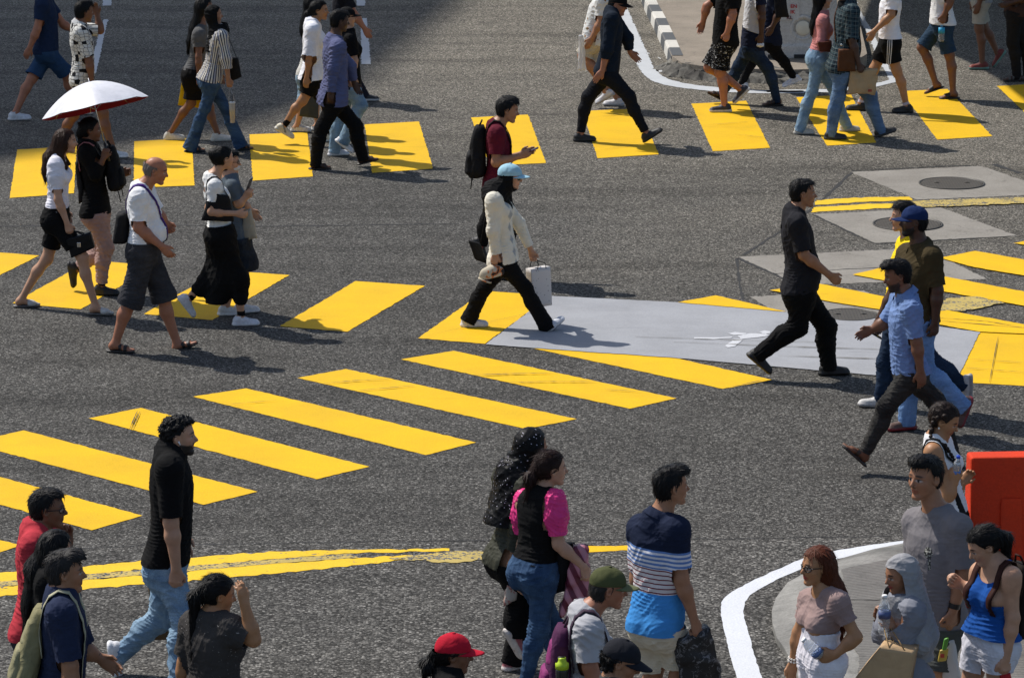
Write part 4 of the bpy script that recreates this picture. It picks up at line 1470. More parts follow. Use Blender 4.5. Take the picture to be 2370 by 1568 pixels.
# old yellow lines
mark('yellow_line', [(-60, 1330), (0, 1324), (341, 1297), (639, 1275), (810, 1271), (1040, 1268), (1040, 1274), (810, 1279), (639, 1292), (341, 1316), (0, 1344), (-60, 1350)], M_yelw, rag=.012)
mark('yellow_line', [(-60, 1362), (0, 1357), (341, 1329), (639, 1303), (830, 1290), (1000, 1280), (1000, 1287), (830, 1306), (639, 1326), (358, 1349), (0, 1379), (-60, 1384)], M_yelw, rag=.012)
mark('worn_line', [(-60, 1350.5), (0, 1344.5), (341, 1316.5), (639, 1292.5), (810, 1279.5), (830, 1289), (639, 1302.5), (341, 1328.5), (0, 1356.5), (-60, 1361.5)], M_yelf, z=.0055, rag=.004)
mark('worn_line', [(900, 1290), (1040, 1276), (1180, 1272), (1330, 1268), (1330, 1290), (1180, 1299), (1000, 1300)], M_yelf, z=.0065, rag=.02)
mark('yellow_line', [(1336, 1264), (1468, 1260.5), (1520, 1259), (1520, 1269), (1468, 1271.5), (1338, 1278)], M_yel, rag=.006)
mark('yellow_line', [(1888, 463), (2010, 456), (2105, 455), (2112, 463), (2000, 467), (1886, 474)], M_yelw, rag=.012)
mark('yellow_line', [(1882, 480), (2000, 472), (2090, 470), (2075, 480), (1950, 487), (1876, 491)], M_yelw, rag=.012)
mark('worn_line', [(2110, 465), (2370, 456), (2450, 452), (2450, 466), (2370, 470), (2095, 481)], M_yelf, z=.013, rag=.015)
mark('worn_line', [(2172, 693), (2260, 685), (2325, 700), (2235, 719), (2168, 718)], M_yelf, z=.0135, rag=.02)
# white dashes and edge lines
for P in ([(834, 42.7), (848.6, 42), (858.4, 148.3), (836.8, 148.3)], [(823, -40), (843, -40), (845, 13.5), (825.6, 13.5)],
          [(239, 45), (249.6, 45), (222, 170), (203, 170)], [(241, -30), (259, -30), (258, 12.6), (237, 13.5)]):
    mark('lane_dash', P, M_whited, rag=.006)
# seams in the surfacing
def seam(P, wd=.02, z=.0025):
    mb = MB()
    G = [at_z(x, y, z) for x, y in P]
    pts = []
    rr = random.Random(int(P[0][1]))
    for a, b in zip(G, G[1:]):
        k = max(2, int(np.linalg.norm(b - a) / .12))
        pts += [a + (b - a) * i / k + np.array([0, rr.gauss(0, .012), 0]) for i in range(k)]
    V, F = [], []
    for i, p in enumerate(pts):
        t = unit(pts[min(i + 1, len(pts) - 1)] - pts[max(0, i - 1)]); nr = np.cross(t, Z3)
        ww = wd * rr.uniform(.3, 1)
        V += [p + nr * ww, p - nr * ww]
        if i: F.append((2 * i - 2, 2 * i - 1, 2 * i + 1, 2 * i))
    mb.add(V, F)
    return mb.build('road_seam', M_seam, road, smooth=False)
seam([(-40, 524), (300, 520), (650, 523), (1090, 517)], .03)
seam([(-40, 1276), (330, 1262), (700, 1254), (1180, 1250), (1700, 1246), (2100, 1238)], .012)
seam([(1705, 596), (1712, 660), (1722, 700)], .02)
seam([(1720, 590), (1830, 520), (1895, 470), (1975, 395), (2270, 381)], .03)
seam([(2300, 380), (2375, 405)], .05)
seam([(1708, 597), (1851, 661)], .025)
seam([(1885, 498), (2024, 564), (2356, 546)], .02)
# rubber streaks across the paint
for P, wd in (([(300, 992), (318, 950)], .008), ([(306, 992), (324, 952)], .006), ([(1092, 867), (1180, 864), (1290, 862)], .013), ([(1165, 884), (1270, 882), (1382, 882)], .011), ([(748, 886), (820, 880), (900, 876)], .011), ([(815, 904), (960, 891)], .009), ([(520, 935), (640, 925)], .006), ([(1400, 900), (1480, 905)], .006),
              ([(1690, 895), (1770, 878)], .01), ([(1560, 790), (1800, 800), (2000, 806), (2190, 812)], .010), ([(1800, 822), (2000, 828), (2180, 835)], .012),
              ([(1470, 778), (1700, 786), (1950, 792)], .008), ([(2180, 742), (2375, 758)], .012), ([(2170, 735), (2280, 742), (2370, 757)], .008),
              ([(1640, 288), (1730, 282)], .008), ([(1395, 268), (1480, 259)], .008), ([(1400, 345), (1500, 330)], .006), ([(2245, 830), (2370, 838)], .007), ([(2235, 850), (2370, 860)], .007),
              ([(2310, 778), (2290, 884)], .005), ([(985, 776), (1260, 716)], .004), ([(1700, 310), (1775, 318)], .006)):
    G = [at_z(x, y, .0165) for x, y in P]
    mb = MB(); V, F = [], []
    pts = []
    for a, b in zip(G, G[1:]): pts += [a + (b - a) * i / 10 for i in range(10)]
    pts.append(G[-1])
    rr = random.Random(int(P[0][0]))
    for i, p in enumerate(pts):
        t = unit(pts[min(i + 1, len(pts) - 1)] - pts[max(0, i - 1)]); nr = np.cross(t, Z3)
        ww = wd * rr.uniform(.25, 1.1) * (.3 + .7 * math.sin(math.pi * (i + .3) / (len(pts))))
        V += [p + nr * ww, p - nr * ww]
        if i: F.append((2 * i - 2, 2 * i - 1, 2 * i + 1, 2 * i))
    mb.add(V, F).build('tyre_mark', M_tyre, road, smooth=False)

# ------------------------------------------------------------------ concrete slabs and manholes
def concrete(name, lo, hi, groove=None):
    m, nt, b, n, l = nodes(name)
    tc = N(nt, 'ShaderNodeTexCoord').outputs['Object']
    f = noise(nt, tc, 1.6, 6, .65); g = noise(nt, tc, 45, 4, .7)
    st = noise(nt, tc, 5, 5, .7, .6)
    c = mixc(nt, ramp(nt, f, [(.3, 0.), (.7, 1.)]), lo, hi)
    c = mixc(nt, 1., c, ramp(nt, g, [(.3, .8), (.7, 1.15)]), 'MULTIPLY')
    c = mixc(nt, ramp(nt, st, [(.58, 0.), (.75, .55)]), c, [v * .35 for v in lo])
    h = math_n(nt, 'ADD', g, f)
    if groove:
        mp = N(nt, 'ShaderNodeMapping'); mp.inputs['Rotation'].default_value = (0, 0, groove)
        l.new(tc, mp.inputs[0])
        wv = N(nt, 'ShaderNodeTexWave', i_Scale=9., i_Distortion=.3); l.new(mp.outputs[0], wv.inputs['Vector'])
        h = math_n(nt, 'ADD', h, math_n(nt, 'MULTIPLY', wv.outputs['Fac'], 1.5))
        c = mixc(nt, 1., c, ramp(nt, wv.outputs['Fac'], [(0., .72), (.4, 1.)]), 'MULTIPLY')
    # hairline cracks
    vc = N(nt, 'ShaderNodeTexVoronoi', feature='DISTANCE_TO_EDGE', i_Scale=.9)
    dn = N(nt, 'ShaderNodeTexNoise', i_Scale=3., i_Detail=4.)
    l.new(tc, dn.inputs['Vector'])
    vm = N(nt, 'ShaderNodeVectorMath', operation='ADD'); l.new(tc, vm.inputs[0])
    vs = N(nt, 'ShaderNodeVectorMath', operation='SCALE'); vs.inputs['Scale'].default_value = .35; l.new(dn.outputs['Color'], vs.inputs[0]); l.new(vs.outputs[0], vm.inputs[1])
    l.new(vm.outputs[0], vc.inputs['Vector'])
    c = mixc(nt, ramp(nt, vc.outputs['Distance'], [(.002, .35), (.006, 0.)]), c, (.05, .045, .04))
    l.new(c, b.inputs['Base Color'])
    b.inputs['Roughness'].default_value = .8
    b.inputs['Specular IOR Level'].default_value = .3
    bump(nt, h, .4, .01, b)
    return m
M_conc = concrete('concrete', (.205, .188, .162), (.285, .265, .232))
M_pave = concrete('pavement_concrete', (.20, .17, .135), (.30, .255, .205))
M_ramp = concrete('ramp_concrete', (.10, .098, .09), (.33, .32, .295))
M_rampg = concrete('grooved_concrete', (.13, .125, .115), (.20, .19, .175), R(72))
M_iron = plain('cast_iron', (.060, .056, .050), .5, .3, nz=.3)
for P in ([(1968, 398), (2272, 384), (2456, 448), (2123, 462)], [(1885, 496), (2177, 480), (2354, 545), (2024, 562)],
          [(1708, 594), (2135, 573), (2285, 645), (1851, 659)], [(1735, 686), (2000, 672), (2110, 735), (1830, 742)]):
    mark('concrete_slab', P, M_conc, z=.003, rag=.006)
seam([(1790, 634), (1960, 622), (2090, 617), (2220, 612)], .012, .005)
def iron_mat():
    m, nt, b, n, l = nodes('manhole_iron')
    tc = N(nt, 'ShaderNodeTexCoord').outputs['Object']
    ch = N(nt, 'ShaderNodeTexBrick', i_Scale=16.); l.new(tc, ch.inputs['Vector'])
    ch.offset = 0; ch.inputs['Mortar Size'].default_value = .025; ch.inputs['Brick Width'].default_value = .5; ch.inputs['Row Height'].default_value = .5
    f = noise(nt, tc, 12, 4)
    c = mixc(nt, ch.outputs['Fac'], mixc(nt, f, (.075, .066, .055), (.12, .105, .085)), (.018, .017, .016))
    l.new(c, b.inputs['Base Color'])
    b.inputs['Roughness'].default_value = .5; b.inputs['Metallic'].default_value = .25
    bump(nt, math_n(nt, 'SUBTRACT', 1., ch.outputs['Fac']), .7, .008, b)
    return m
M_lid = iron_mat()
def manhole(px, py, hw, label):
    c = at_z(px, py, .007)
    r = hw / FPX * np.linalg.norm(c - [0, 0, CAMH])
    t = thing('manhole_cover', c, label, 'manhole cover', 'round manhole covers in the road')
    MB().lathe([(r * .985, 0), (r * .985, .006), (r * .93, .006), (r * .93, 0)], (0, 0, 0), seg=48).build('frame_ring', M_iron, t)
    mb = MB().lathe([(r * .91, -.002), (r * .91, .004), (r * .86, .0055)], (0, 0, 0), seg=48)
    mb.build('lid', M_lid, t, smooth=False)
    for sg in (-1, 1):
        MB().tube([(sg * r * .45 - .03, 0, .006), (sg * r * .45, .0, .010), (sg * r * .45 + .03, 0, .006)], .006, 6).build('lifting_key', M_iron, t)
manhole(2203, 424, 77, 'dark round manhole cover in the farthest of the pale concrete slabs')
manhole(2101, 518, 82, 'round iron manhole cover in the slab behind the man in the blue cap')
manhole(1968, 728, 66, 'half hidden manhole cover at the edge of the grey painted patch')

# ------------------------------------------------------------------ far traffic island with painted kerb
c2m = lambda x, y: (1242.9 + x * .26970, y * .26970)
EDGE = [c2m(*p) for p in ((830, -330), (870, -150), (905, 20), (950, 130), (1005, 230), (1060, 355), (1110, 465), (1152, 575), (1240, 640))]
KH = .15
def kerb_line(P):
    return [at_z(x, y, 0.) for x, y in P]
KE = kerb_line(EDGE)
REST = kerb_line([c2m(*p) for p in ((1420, 668), (1800, 690), (2150, 700), (2480, 690), (2700, 640), (2830, 560))]) + [at_z(1985, 60, 0), at_z(1940, -40, 0)]
pave_top = [v + np.array([0, 0, KH + .004]) for v in KE + REST]
pave_top = [at_z(*c2m(780, -420), KH + .004)] + pave_top + [at_z(1900, -110, KH + .004)]
bm = bmesh.new()
f = bm.faces.new([bm.verts.new(v) for v in pave_top]); f.normal_update()
if f.normal.z < 0: f.normal_flip()
r_ = bmesh.ops.extrude_face_region(bm, geom=[f])
for v in [g for g in r_['geom'] if isinstance(g, bmesh.types.BMVert)]: v.co.z += 0
for v in f.verts: v.co.z = -.02
bmesh.ops.triangulate(bm, faces=bm.faces[:])
bmesh.ops.recalc_face_normals(bm, faces=bm.faces[:])
me = bpy.data.meshes.new('pavement'); bm.to_mesh(me); bm.free()
pave = tag(link('pavement', me, M_pave), kind='structure')
M_kw = paint('kerb_white_paint', (.62, .60, .55), .45, .18, (.25, .23, .2))
M_kb = paint('kerb_grey_paint', (.105, .11, .115), .3, .12, (.25, .23, .2))
# walk along the kerb and lay a stone every 0.5 m, white and grey in turn
def along(P, step):
    out = [P[0]]; rem = step
    for a, b in zip(P, P[1:]):
        L = np.linalg.norm(b - a); d = 0
        while L - d >= rem:
            d += rem; out.append(a + (b - a) * d / L); rem = step
        rem -= L - d
    return out
KS = along(KE, .70)
inn = np.array([1., .12, 0])
for i in range(len(KS) - 1):
    a, b = KS[i], KS[i + 1]
    t = unit(b - a); nr = unit(np.cross(Z3, t));
    if nr[0] < 0: nr = -nr
    a2, b2 = a + t * .006, b - t * .006
    w_, h_ = .17, KH + .012
    o_ = -nr * .02
    prof = [(0, -.02), (.012, h_ - .02), (.03, h_), (w_, h_)]
    V = []
    for p in (a2, (a2 + b2) / 2, b2):
        V += [p + o_ + nr * u + Z3 * z for u, z in prof]
    F = [(j * 4 + k, j * 4 + k + 1, j * 4 + k + 5, j * 4 + k + 4) for j in range(2) for k in range(3)] + [(0, 3, 2, 1), (8, 9, 10, 11), (3, 0, 8, 11)]
    bm = bmesh.new(); vs = [bm.verts.new(v) for v in V]
    for q in F: bm.faces.new([vs[k] for k in q])
    bmesh.ops.recalc_face_normals(bm, faces=bm.faces[:])
    me = bpy.data.meshes.new('kerb_stone'); bm.to_mesh(me); bm.free()
    link('kerb_stone', me, M_kw if i % 2 == 0 else M_kb, pave)
# the broken corner and front edge: rough lumps of concrete and earth
def rubble_strip(P, hgt, dep, seed, name, mat):
    rr = random.Random(seed); V, F = [], []
    pts = along(P, .05); k = 9
    for i, p in enumerate(pts):
        t = unit(pts[min(i + 1, len(pts) - 1)] - pts[max(0, i - 1)]); nr = np.cross(t, Z3)
        if nr[1] > 0: nr = -nr
        for j in range(k):
            u = j / (k - 1)
            q = p + nr * dep * (u - .25) + Z3 * (hgt * (1 - u) ** .8 - .01)
            V.append(q)
    V = np.array(V)
    V = V + np.stack([vnoise(V * 14, seed), vnoise(V * 14, seed + 1), vnoise(V * 11, seed + 2) * .9], 1) * np.array([.03, .04, .045])
    V = V + np.stack([vnoise(V * 38, seed + 7), vnoise(V * 38, seed + 8), vnoise(V * 34, seed + 9)], 1) * .018
    n_ = len(pts)
    for i in range(n_ - 1):
        for j in range(k - 1): F.append((i * k + j, i * k + j + 1, (i + 1) * k + j + 1, (i + 1) * k + j))
    return link(name, py_mesh(name, V, F), mat, pave)
M_rub = concrete('broken_concrete', (.018, .016, .014), (.20, .19, .165))
rubble_strip(KE[-2:] + REST[:5], .16, .34, 5, 'broken_kerb', M_rub)
mark('edge_line', [c2m(*p) for p in ((640, -200), (690, 20), (735, 195), (800, 400), (870, 580), (915, 640), (980, 690), (1080, 725), (1200, 748), (1400, 772), (1600, 790), (1900, 800), (2290, 800), (2290, 778), (1900, 775), (1560, 750), (1400, 735), (1250, 712), (1130, 680), (1060, 640), (1000, 585), (940, 440), (850, 240), (785, 100), (750, -20), (715, -200))], M_whited, rag=.008)
d2m = lambda x, y: (1775.5 + x * .25082, y * .25082)
mark('edge_line', [d2m(*p) for p in ((700, -260), (860, 100), (990, 320), (1080, 540), (1150, 680), (1205, 752), (1010, 800), (600, 850), (0, 852), (0, 830), (600, 822), (980, 775), (1130, 735), (1090, 660), (1020, 545), (930, 320), (800, 100), (640, -260))], M_whited, rag=.008)

# white barrier on the island
M_barw = concrete('dirty_white_plastic', (.46, .44, .40), (.58, .56, .52))
M_sign = plain('white_sheet', (.72, .71, .69), .5)
M_red = plain('red_lettering', (.42, .03, .035), .5)
def barrier(name, P0, length, depth, height, mat, label, ang=0., tiers=None):
    t = thing(name, P0, label, 'road barrier', None)
    t.rotation_euler = (0, 0, ang)
    tiers = tiers or [(0, depth / 2), (height * .22, depth / 2), (height * .30, depth * .36), (height * .62, depth * .24), (height, depth * .20)]
    bm = bmesh.new()
    rows = []
    for z, d in tiers:
        rows.append([bm.verts.new(p) for p in ((0, -d, z), (length, -d, z), (length, d, z), (0, d, z))])
    for a, b in zip(rows, rows[1:]):
        for k in range(4): bm.faces.new((a[k], a[(k + 1) % 4], b[(k + 1) % 4], b[k]))
    bm.faces.new(rows[-1]); bm.faces.new(rows[0][::-1])
    bmesh.ops.recalc_face_normals(bm, faces=bm.faces[:])
    me = bpy.data.meshes.new('body'); bm.to_mesh(me); bm.free()
    o = link('barrier_body', me, mat, t)
    bv = o.modifiers.new('bevel', 'BEVEL'); bv.width = .018; bv.segments = 2; bv.limit_method = 'ANGLE'
    return t
bx0 = at_z(1752, 137.4, KH)
bw = at_z(1936, 137.4, KH)[0] - bx0[0]
bdep = .46
bb = barrier('road_barrier', (bx0[0], bx0[1] + bdep / 2, KH + .005), bw, bdep, 1.0, M_barw, 'dirty white plastic road barrier with red lettering standing on the far traffic island',
             tiers=[(.0, .23), (.17, .23), (.19, .205), (.60, .19), (1.0, .17)])
def on_bar(px, py, off):
    """point of the barrier front, in the barrier's own coordinates"""
    p = at_y(px, py, bx0[1] + .03)
    return np.array([p[0] - bx0[0], -(.203 + off), p[2] - KH])
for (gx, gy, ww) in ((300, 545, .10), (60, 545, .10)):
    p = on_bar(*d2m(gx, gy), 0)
    MB().sack((p[0], -.222, .01), np.array([1., 0, 0]), np.array([0, 1., 0]), Z3, .16, .03, .05, sq=6).build('fork_slot', plain('recess_shade', (.03, .03, .03), .9), bb)  # solid dark block: the slot's inner shade is put into its colour
p = on_bar(*d2m(330, 262), 0)
MB().lathe([(.175, -.004), (.165, .006), (.13, .010), (.13, 0)], (p[0], p[1] + .004, p[2]), (0, -1, 0), 32).build('cap_ring', M_barw, bb)
MB().lathe([(.098, 0), (.098, .016), (.088, .024)], (p[0], p[1] + .004, p[2]), (0, -1, 0), 28).build('round_cap', plain('cream_plastic', (.66, .62, .50), .5), bb)
a_ = on_bar(*d2m(30, 190), .006); b_ = on_bar(*d2m(300, -20), .006)
mb = MB(); mb.add([(a_[0], a_[1], a_[2]), (b_[0], a_[1], a_[2]), (b_[0], a_[1] + .016, b_[2]), (a_[0], a_[1] + .016, b_[2])], [(0, 1, 2, 3)])
board = mb.build('notice_sheet', M_barw, bb, smooth=False)
def text(s, parent, loc, size, mat, rot=(math.pi / 2, 0, 0), name='lettering', sx=1., bold=.0):
    c = bpy.data.curves.new(name, 'FONT'); c.body = s; c.size = size; c.extrude = .001; c.offset = bold
    o = bpy.data.objects.new(name, c); COL.objects.link(o); o.parent = parent; o.location = loc; o.rotation_euler = rot; o.scale = (sx, 1, 1)
    c.materials.append(mat)
    bpy.context.view_layer.update()
    me = bpy.data.meshes.new_from_object(o.evaluated_get(bpy.context.evaluated_depsgraph_get()))
    bpy.data.objects.remove(o)
    if not me.materials: me.materials.append(mat)
    o = bpy.data.objects.new(name, me); COL.objects.link(o); o.parent = parent; o.location = loc; o.rotation_euler = rot; o.scale = (sx, 1, 1)
    return o
for s_, x_, y_ in (('EN', 214, 76), ('IK', 212, 128), ('KL', 178, 180)):
    q = on_bar(*d2m(x_, y_), .012)
    text(s_, bb, (q[0], q[1] - .004, q[2]), .066, M_red if s_ != 'KL' else plain('dark_lettering', (.10, .015, .02), .5), sx=1.05, bold=.002)

# ------------------------------------------------------------------ near pavement corner, bottom right
l2m = lambda x, y: (1669 + x * .36605, 994.3 + y * .36605)
OUT = [l2m(*p) for p in ((1500, 690), (1150, 752), (960, 790), (780, 842), (560, 925), (420, 1000), (345, 1100), (320, 1180), (325, 1260), (350, 1350), (400, 1420), (440, 1500), (475, 1580), (520, 1700))]
base = [at_z(x, y, 0) for x, y in OUT] + [at_z(1880, 1750, 0), at_z(2700, 1750, 0), at_z(2700, 1250, 0)]
cen = at_z(*l2m(1300, 1400), 0)
inner = []
for i, v in enumerate(base):
    if i < len(OUT):
        d = cen - v; L_ = np.linalg.norm(d)
        inner.append(v + d / L_ * min(.42, L_ * .4) + Z3 * .13)
    else: inner.append(v + Z3 * .13)
nb = len(base)
V = [v - Z3 * .02 for v in base]
mid_ = [v * .45 + w_ * .55 + Z3 * .030 for v, w_ in zip(base, inner)]
F = []
V = V + [v + Z3 * .045 for v in base] + mid_ + inner
for j in range(3):
    for i in range(nb):
        i2 = (i + 1) % nb
        F.append((j * nb + i, j * nb + i2, (j + 1) * nb + i2, (j + 1) * nb + i))
F.append(tuple(3 * nb + i for i in range(nb)))
bm = bmesh.new(); vs = [bm.verts.new(v) for v in V]
for q in F: bm.faces.new([vs[k] for k in q])
bmesh.ops.triangulate(bm, faces=[f for f in bm.faces if len(f.verts) > 4])
bmesh.ops.recalc_face_normals(bm, faces=bm.faces[:])
me = bpy.data.meshes.new('pavement'); bm.to_mesh(me); bm.free()
pave2 = tag(link('pavement', me, M_ramp), kind='structure')
PZ = .135
mark('grooved_panel', [l2m(*p) for p in ((760, 880), (1130, 800), (1500, 760), (1500, 1070), (800, 1070))], M_rampg, z=PZ, rag=.004, parent=pave2)
mark('paved_panel', [l2m(*p) for p in ((780, 1078), (1950, 1078), (1950, 1750), (860, 1750), (870, 1420), (740, 1250))], concrete('weathered_concrete', (.12, .115, .105), (.19, .18, .165), R(85)), z=PZ, rag=.004, parent=pave2)
mark('edge_line', [l2m(*p) for p in ((1700, 640), (1400, 668), (1145, 700), (930, 728), (730, 760), (520, 810), (330, 890), (150, 975), (70, 1020), (20, 1060), (0, 1090), (-2, 1140), (5, 1200), (28, 1300), (50, 1400), (100, 1568), (150, 1700), (320, 1700), (260, 1568), (205, 1400), (180, 1300), (150, 1200), (143, 1130), (150, 1085), (180, 1045), (250, 1000), (370, 935), (500, 880), (640, 835), (800, 800), (960, 768), (1150, 738), (1400, 700), (1700, 668))], M_white, rag=.003)

# red barrier
M_barr = paint('weathered_red_plastic', (.68, .050, .014), .55, -.1, (.30, .02, .01))
tp = at_z(2246, 1060, 1.0 + PZ)
rb = barrier('road_barrier', (tp[0], tp[1] + .10, PZ), 2.2, .5, 1.0, M_barr, 'bright red plastic road barrier behind the woman in the blue top', ang=R(4),
             tiers=[(0, .25), (.14, .25), (.22, .16), (.70, .10), (1.0, .085)])
bm = bmesh.new()
MB().sack((-.07, 0, .40), np.array([1., 0, 0]), np.array([0, 1., 0]), Z3, .17, .15, .16, sq=8, bot=1.1, top=.8).build('connector', M_barr, rb, smooth=False)
for k in range(4):
    MB().sack((.28 + k * .52, -.150, .30), np.array([1., 0, 0]), np.array([0, 1., 0]), unit([0, .135, 1]), .16, .05, .42, sq=7, top=.92).build('rib', M_barr, rb, smooth=False)
MB().sack((.03, 0, .0), np.array([1., 0, 0]), np.array([0, 1., 0]), Z3, .16, .54, .13, sq=9, end=.03).build('foot_block', M_barr, rb, smooth=False)
MB().sack((1.1, 0, 1.0), np.array([1., 0, 0]), np.array([0, 1., 0]), Z3, .25, .09, .02, sq=8).build('filler_cap', M_barr, rb, smooth=False)

# bits of litter along the kerb
M_lit = plain('paper_scrap', (.7, .7, .68), .7)
rr = random.Random(3)
for k, (x, y) in enumerate(((968, 280), (1000, 385), (1060, 612), (900, 360), (955, 460), (1050, 500))):
    g = at_z(*c2m(x, y), .008)
    mb = MB(); s_ = rr.uniform(.015, .035); a = rr.uniform(0, 3)
    e1 = np.array([math.cos(a), math.sin(a), 0]); e2 = np.array([-math.sin(a), math.cos(a), .4])
    mb.add([g - e1 * s_ - e2 * s_ * .6, g + e1 * s_ - e2 * s_ * .5, g + e1 * s_ * .8 + e2 * s_ * .6 + Z3 * .006, g - e1 * s_ * .7 + e2 * s_ * .6 + Z3 * .004], [(0, 1, 2, 3)])
    o = mb.build('paper_scrap', M_lit, smooth=False)
    o.modifiers.new('thick', 'SOLIDIFY').thickness = .002
    tag(o, 'tiny white paper scrap on the asphalt beside the painted kerb', 'litter', 'paper scraps by the kerb')

# ------------------------------------------------------------------ what shades the far corners: a tower block and an added deck, outlines cut to the shade, both unseen beyond the top of the picture
def prism(name, pts, z0, z1, mat, label, cat):
    t = thing(name, (pts[0][0], pts[0][1], 0), label, cat)
    o = np.array([pts[0][0], pts[0][1], 0])
    n_ = len(pts)
    V = [np.array([x, y, z0]) - o for x, y in pts] + [np.array([x, y, z1]) - o for x, y in pts]
    F = [(i, (i + 1) % n_, n_ + (i + 1) % n_, n_ + i) for i in range(n_)] + [tuple(range(n_))[::-1], tuple(n_ + i for i in range(n_))]
    bm = bmesh.new(); vs = [bm.verts.new(v) for v in V]
    for q in F: bm.faces.new([vs[k] for k in q])
    bmesh.ops.recalc_face_normals(bm, faces=bm.faces[:])
    me = bpy.data.meshes.new('wall'); bm.to_mesh(me); bm.free()
    link('wall' if z0 == 0 else 'deck', me, mat, t)
    return t
M_tower = concrete('render_wall', (.30, .29, .28), (.38, .37, .36))
SH = -SUN[:2] / SUN[2]
HT = 60.
edge = [(2.2, 74), (-.9, 53.5), (-1.9, 47.0), (-3.3, 43.4), (-6.4, 41.0), (-16, 39.5), (-40, 60), (-30, 90)]
prism('tower_block', [(x - SH[0] * HT, y - SH[1] * HT) for x, y in edge], 0, HT, M_tower, 'tall grey tower block beyond the far left, shading the road', 'building')
HD = 8.
edge = [tuple(at_z(x, y, 0)[:2]) for x, y in ((1985, 66), (2092, 74), (2252, 150), (2307, 181), (2375, 236), (2600, 420))] + [(26, 52), (26, 66), (7.0, 66)]
dk = prism('shade_deck', [(x - SH[0] * HD, y - SH[1] * HD) for x, y in edge], HD, HD + .5, M_tower, 'elevated concrete deck beyond the far right, shading the road', 'walkway')  # added and unseen, outlined by the shade it throws; columns only carry it
for x, y in ((10, 66.), (16, 62.)):
    MB().lathe([(.5, 0), (.5, HD)], (x - edge[0][0] + SH[0] * HD, y - edge[0][1] + SH[1] * HD, 0), seg=20).build('column', M_tower, dk)
# ------------------------------------------------------------------ cloth patterns
def pat_cells(nt, u, v):
    """white shirt with rows of black and white half-moon cells outlined in black"""
    cv = nt.nodes.new('ShaderNodeCombineXYZ'); nt.links.new(u, cv.inputs[0]); nt.links.new(v, cv.inputs[1])
    vo = N(nt, 'ShaderNodeTexVoronoi', i_Scale=24., i_Randomness=.45); nt.links.new(cv.outputs[0], vo.inputs['Vector'])
    ed = N(nt, 'ShaderNodeTexVoronoi', feature='DISTANCE_TO_EDGE', i_Scale=24., i_Randomness=.45); nt.links.new(cv.outputs[0], ed.inputs['Vector'])
    sp = N(nt, 'ShaderNodeSeparateColor'); nt.links.new(vo.outputs['Color'], sp.inputs[0])
    c = ramp(nt, sp.outputs[0], [(0, (.015, .015, .017)), (.20, (.62, .61, .57))], 'CONSTANT')
    return mixc(nt, ramp(nt, ed.outputs['Distance'], [(.035, 1.), (.055, 0.)]), c, (.015, .015, .017))

def pat_pin(nt, u, v):
    w = math_n(nt, 'SINE', math_n(nt, 'MULTIPLY', u, 250.))
    w2 = math_n(nt, 'SINE', math_n(nt, 'MULTIPLY', u, 83.))
    c = ramp(nt, math_n(nt, 'MULTIPLY_ADD', w, .5, .5), [(.0, (.66, .62, .54)), (.55, (.66, .62, .54)), (.68, (.025, .03, .055)), (1, (.025, .03, .055))])
    return mixc(nt, ramp(nt, w2, [(.75, 0.), (.9, .6)]), c, (.12, .16, .30))

def pat_plaid(nt, u, v):
    def band(s, f, lo):
        return ramp(nt, math_n(nt, 'SINE', math_n(nt, 'MULTIPLY', s, f)), [(lo, 0.), (min(1, lo + .12), 1.)])
    base = mixc(nt, band(u, 105., .1), (.010, .018, .026), (.022, .042, .055))
    base = mixc(nt, band(v, 105., .1), base, (.030, .052, .062))
    base = mixc(nt, math_n(nt, 'MULTIPLY', band(u, 140., .90), .35), base, (.26, .29, .27))
    return mixc(nt, math_n(nt, 'MULTIPLY', band(v, 140., .90), .35), base, (.26, .29, .27))

def pat_camo(nt, u, v):
    cv = nt.nodes.new('ShaderNodeCombineXYZ'); nt.links.new(u, cv.inputs[0]); nt.links.new(v, cv.inputs[1])
    f = noise(nt, cv.outputs[0], 42, 4, .65, .8)
    return ramp(nt, f, [(0, (.0062, .0062, .0066)), (.585, (.0062, .0062, .0066)), (.60, (.36, .36, .35)), (1, (.45, .45, .44))])

def pat_floral(nt, u, v):
    cv = nt.nodes.new('ShaderNodeCombineXYZ'); nt.links.new(u, cv.inputs[0]); nt.links.new(v, cv.inputs[1])
    f = noise(nt, cv.outputs[0], 45, 5, .7, 1.5)
    return ramp(nt, f, [(0, (.0062, .0062, .0066)), (.62, (.0062, .0062, .0066)), (.68, (.20, .19, .20)), (1, (.4, .4, .4))])

def pat_polo(nt, u, v):
    """navy yoke, blue and white stripes, maroon pinstripes on white, bright blue hem"""
    blu = ramp(nt, math_n(nt, 'FRACT', math_n(nt, 'MULTIPLY', v, 36.)), [(0, (.12, .22, .48)), (.5, (.66, .66, .70))], 'CONSTANT')
    mar = ramp(nt, math_n(nt, 'FRACT', math_n(nt, 'MULTIPLY', v, 34.)), [(0, (.16, .016, .03)), (.26, (.66, .62, .62))], 'CONSTANT')
    s1 = math_n(nt, 'GREATER_THAN', v, .200)
    s2 = math_n(nt, 'GREATER_THAN', v, .365)
    s3 = math_n(nt, 'GREATER_THAN', v, .485)
    c = mixc(nt, s1, (.055, .26, .62), mar)
    c = mixc(nt, s2, c, blu)
    return mixc(nt, s3, c, (.012, .018, .042))

def pat_spark(nt, u, v):
    cv = nt.nodes.new('ShaderNodeCombineXYZ'); nt.links.new(u, cv.inputs[0]); nt.links.new(v, cv.inputs[1])
    vo = N(nt, 'ShaderNodeTexVoronoi', i_Scale=48.); nt.links.new(cv.outputs[0], vo.inputs['Vector'])
    return ramp(nt, vo.outputs['Distance'], [(.13, (.55, .52, .60)), (.17, (.0062, .0062, .0066))])

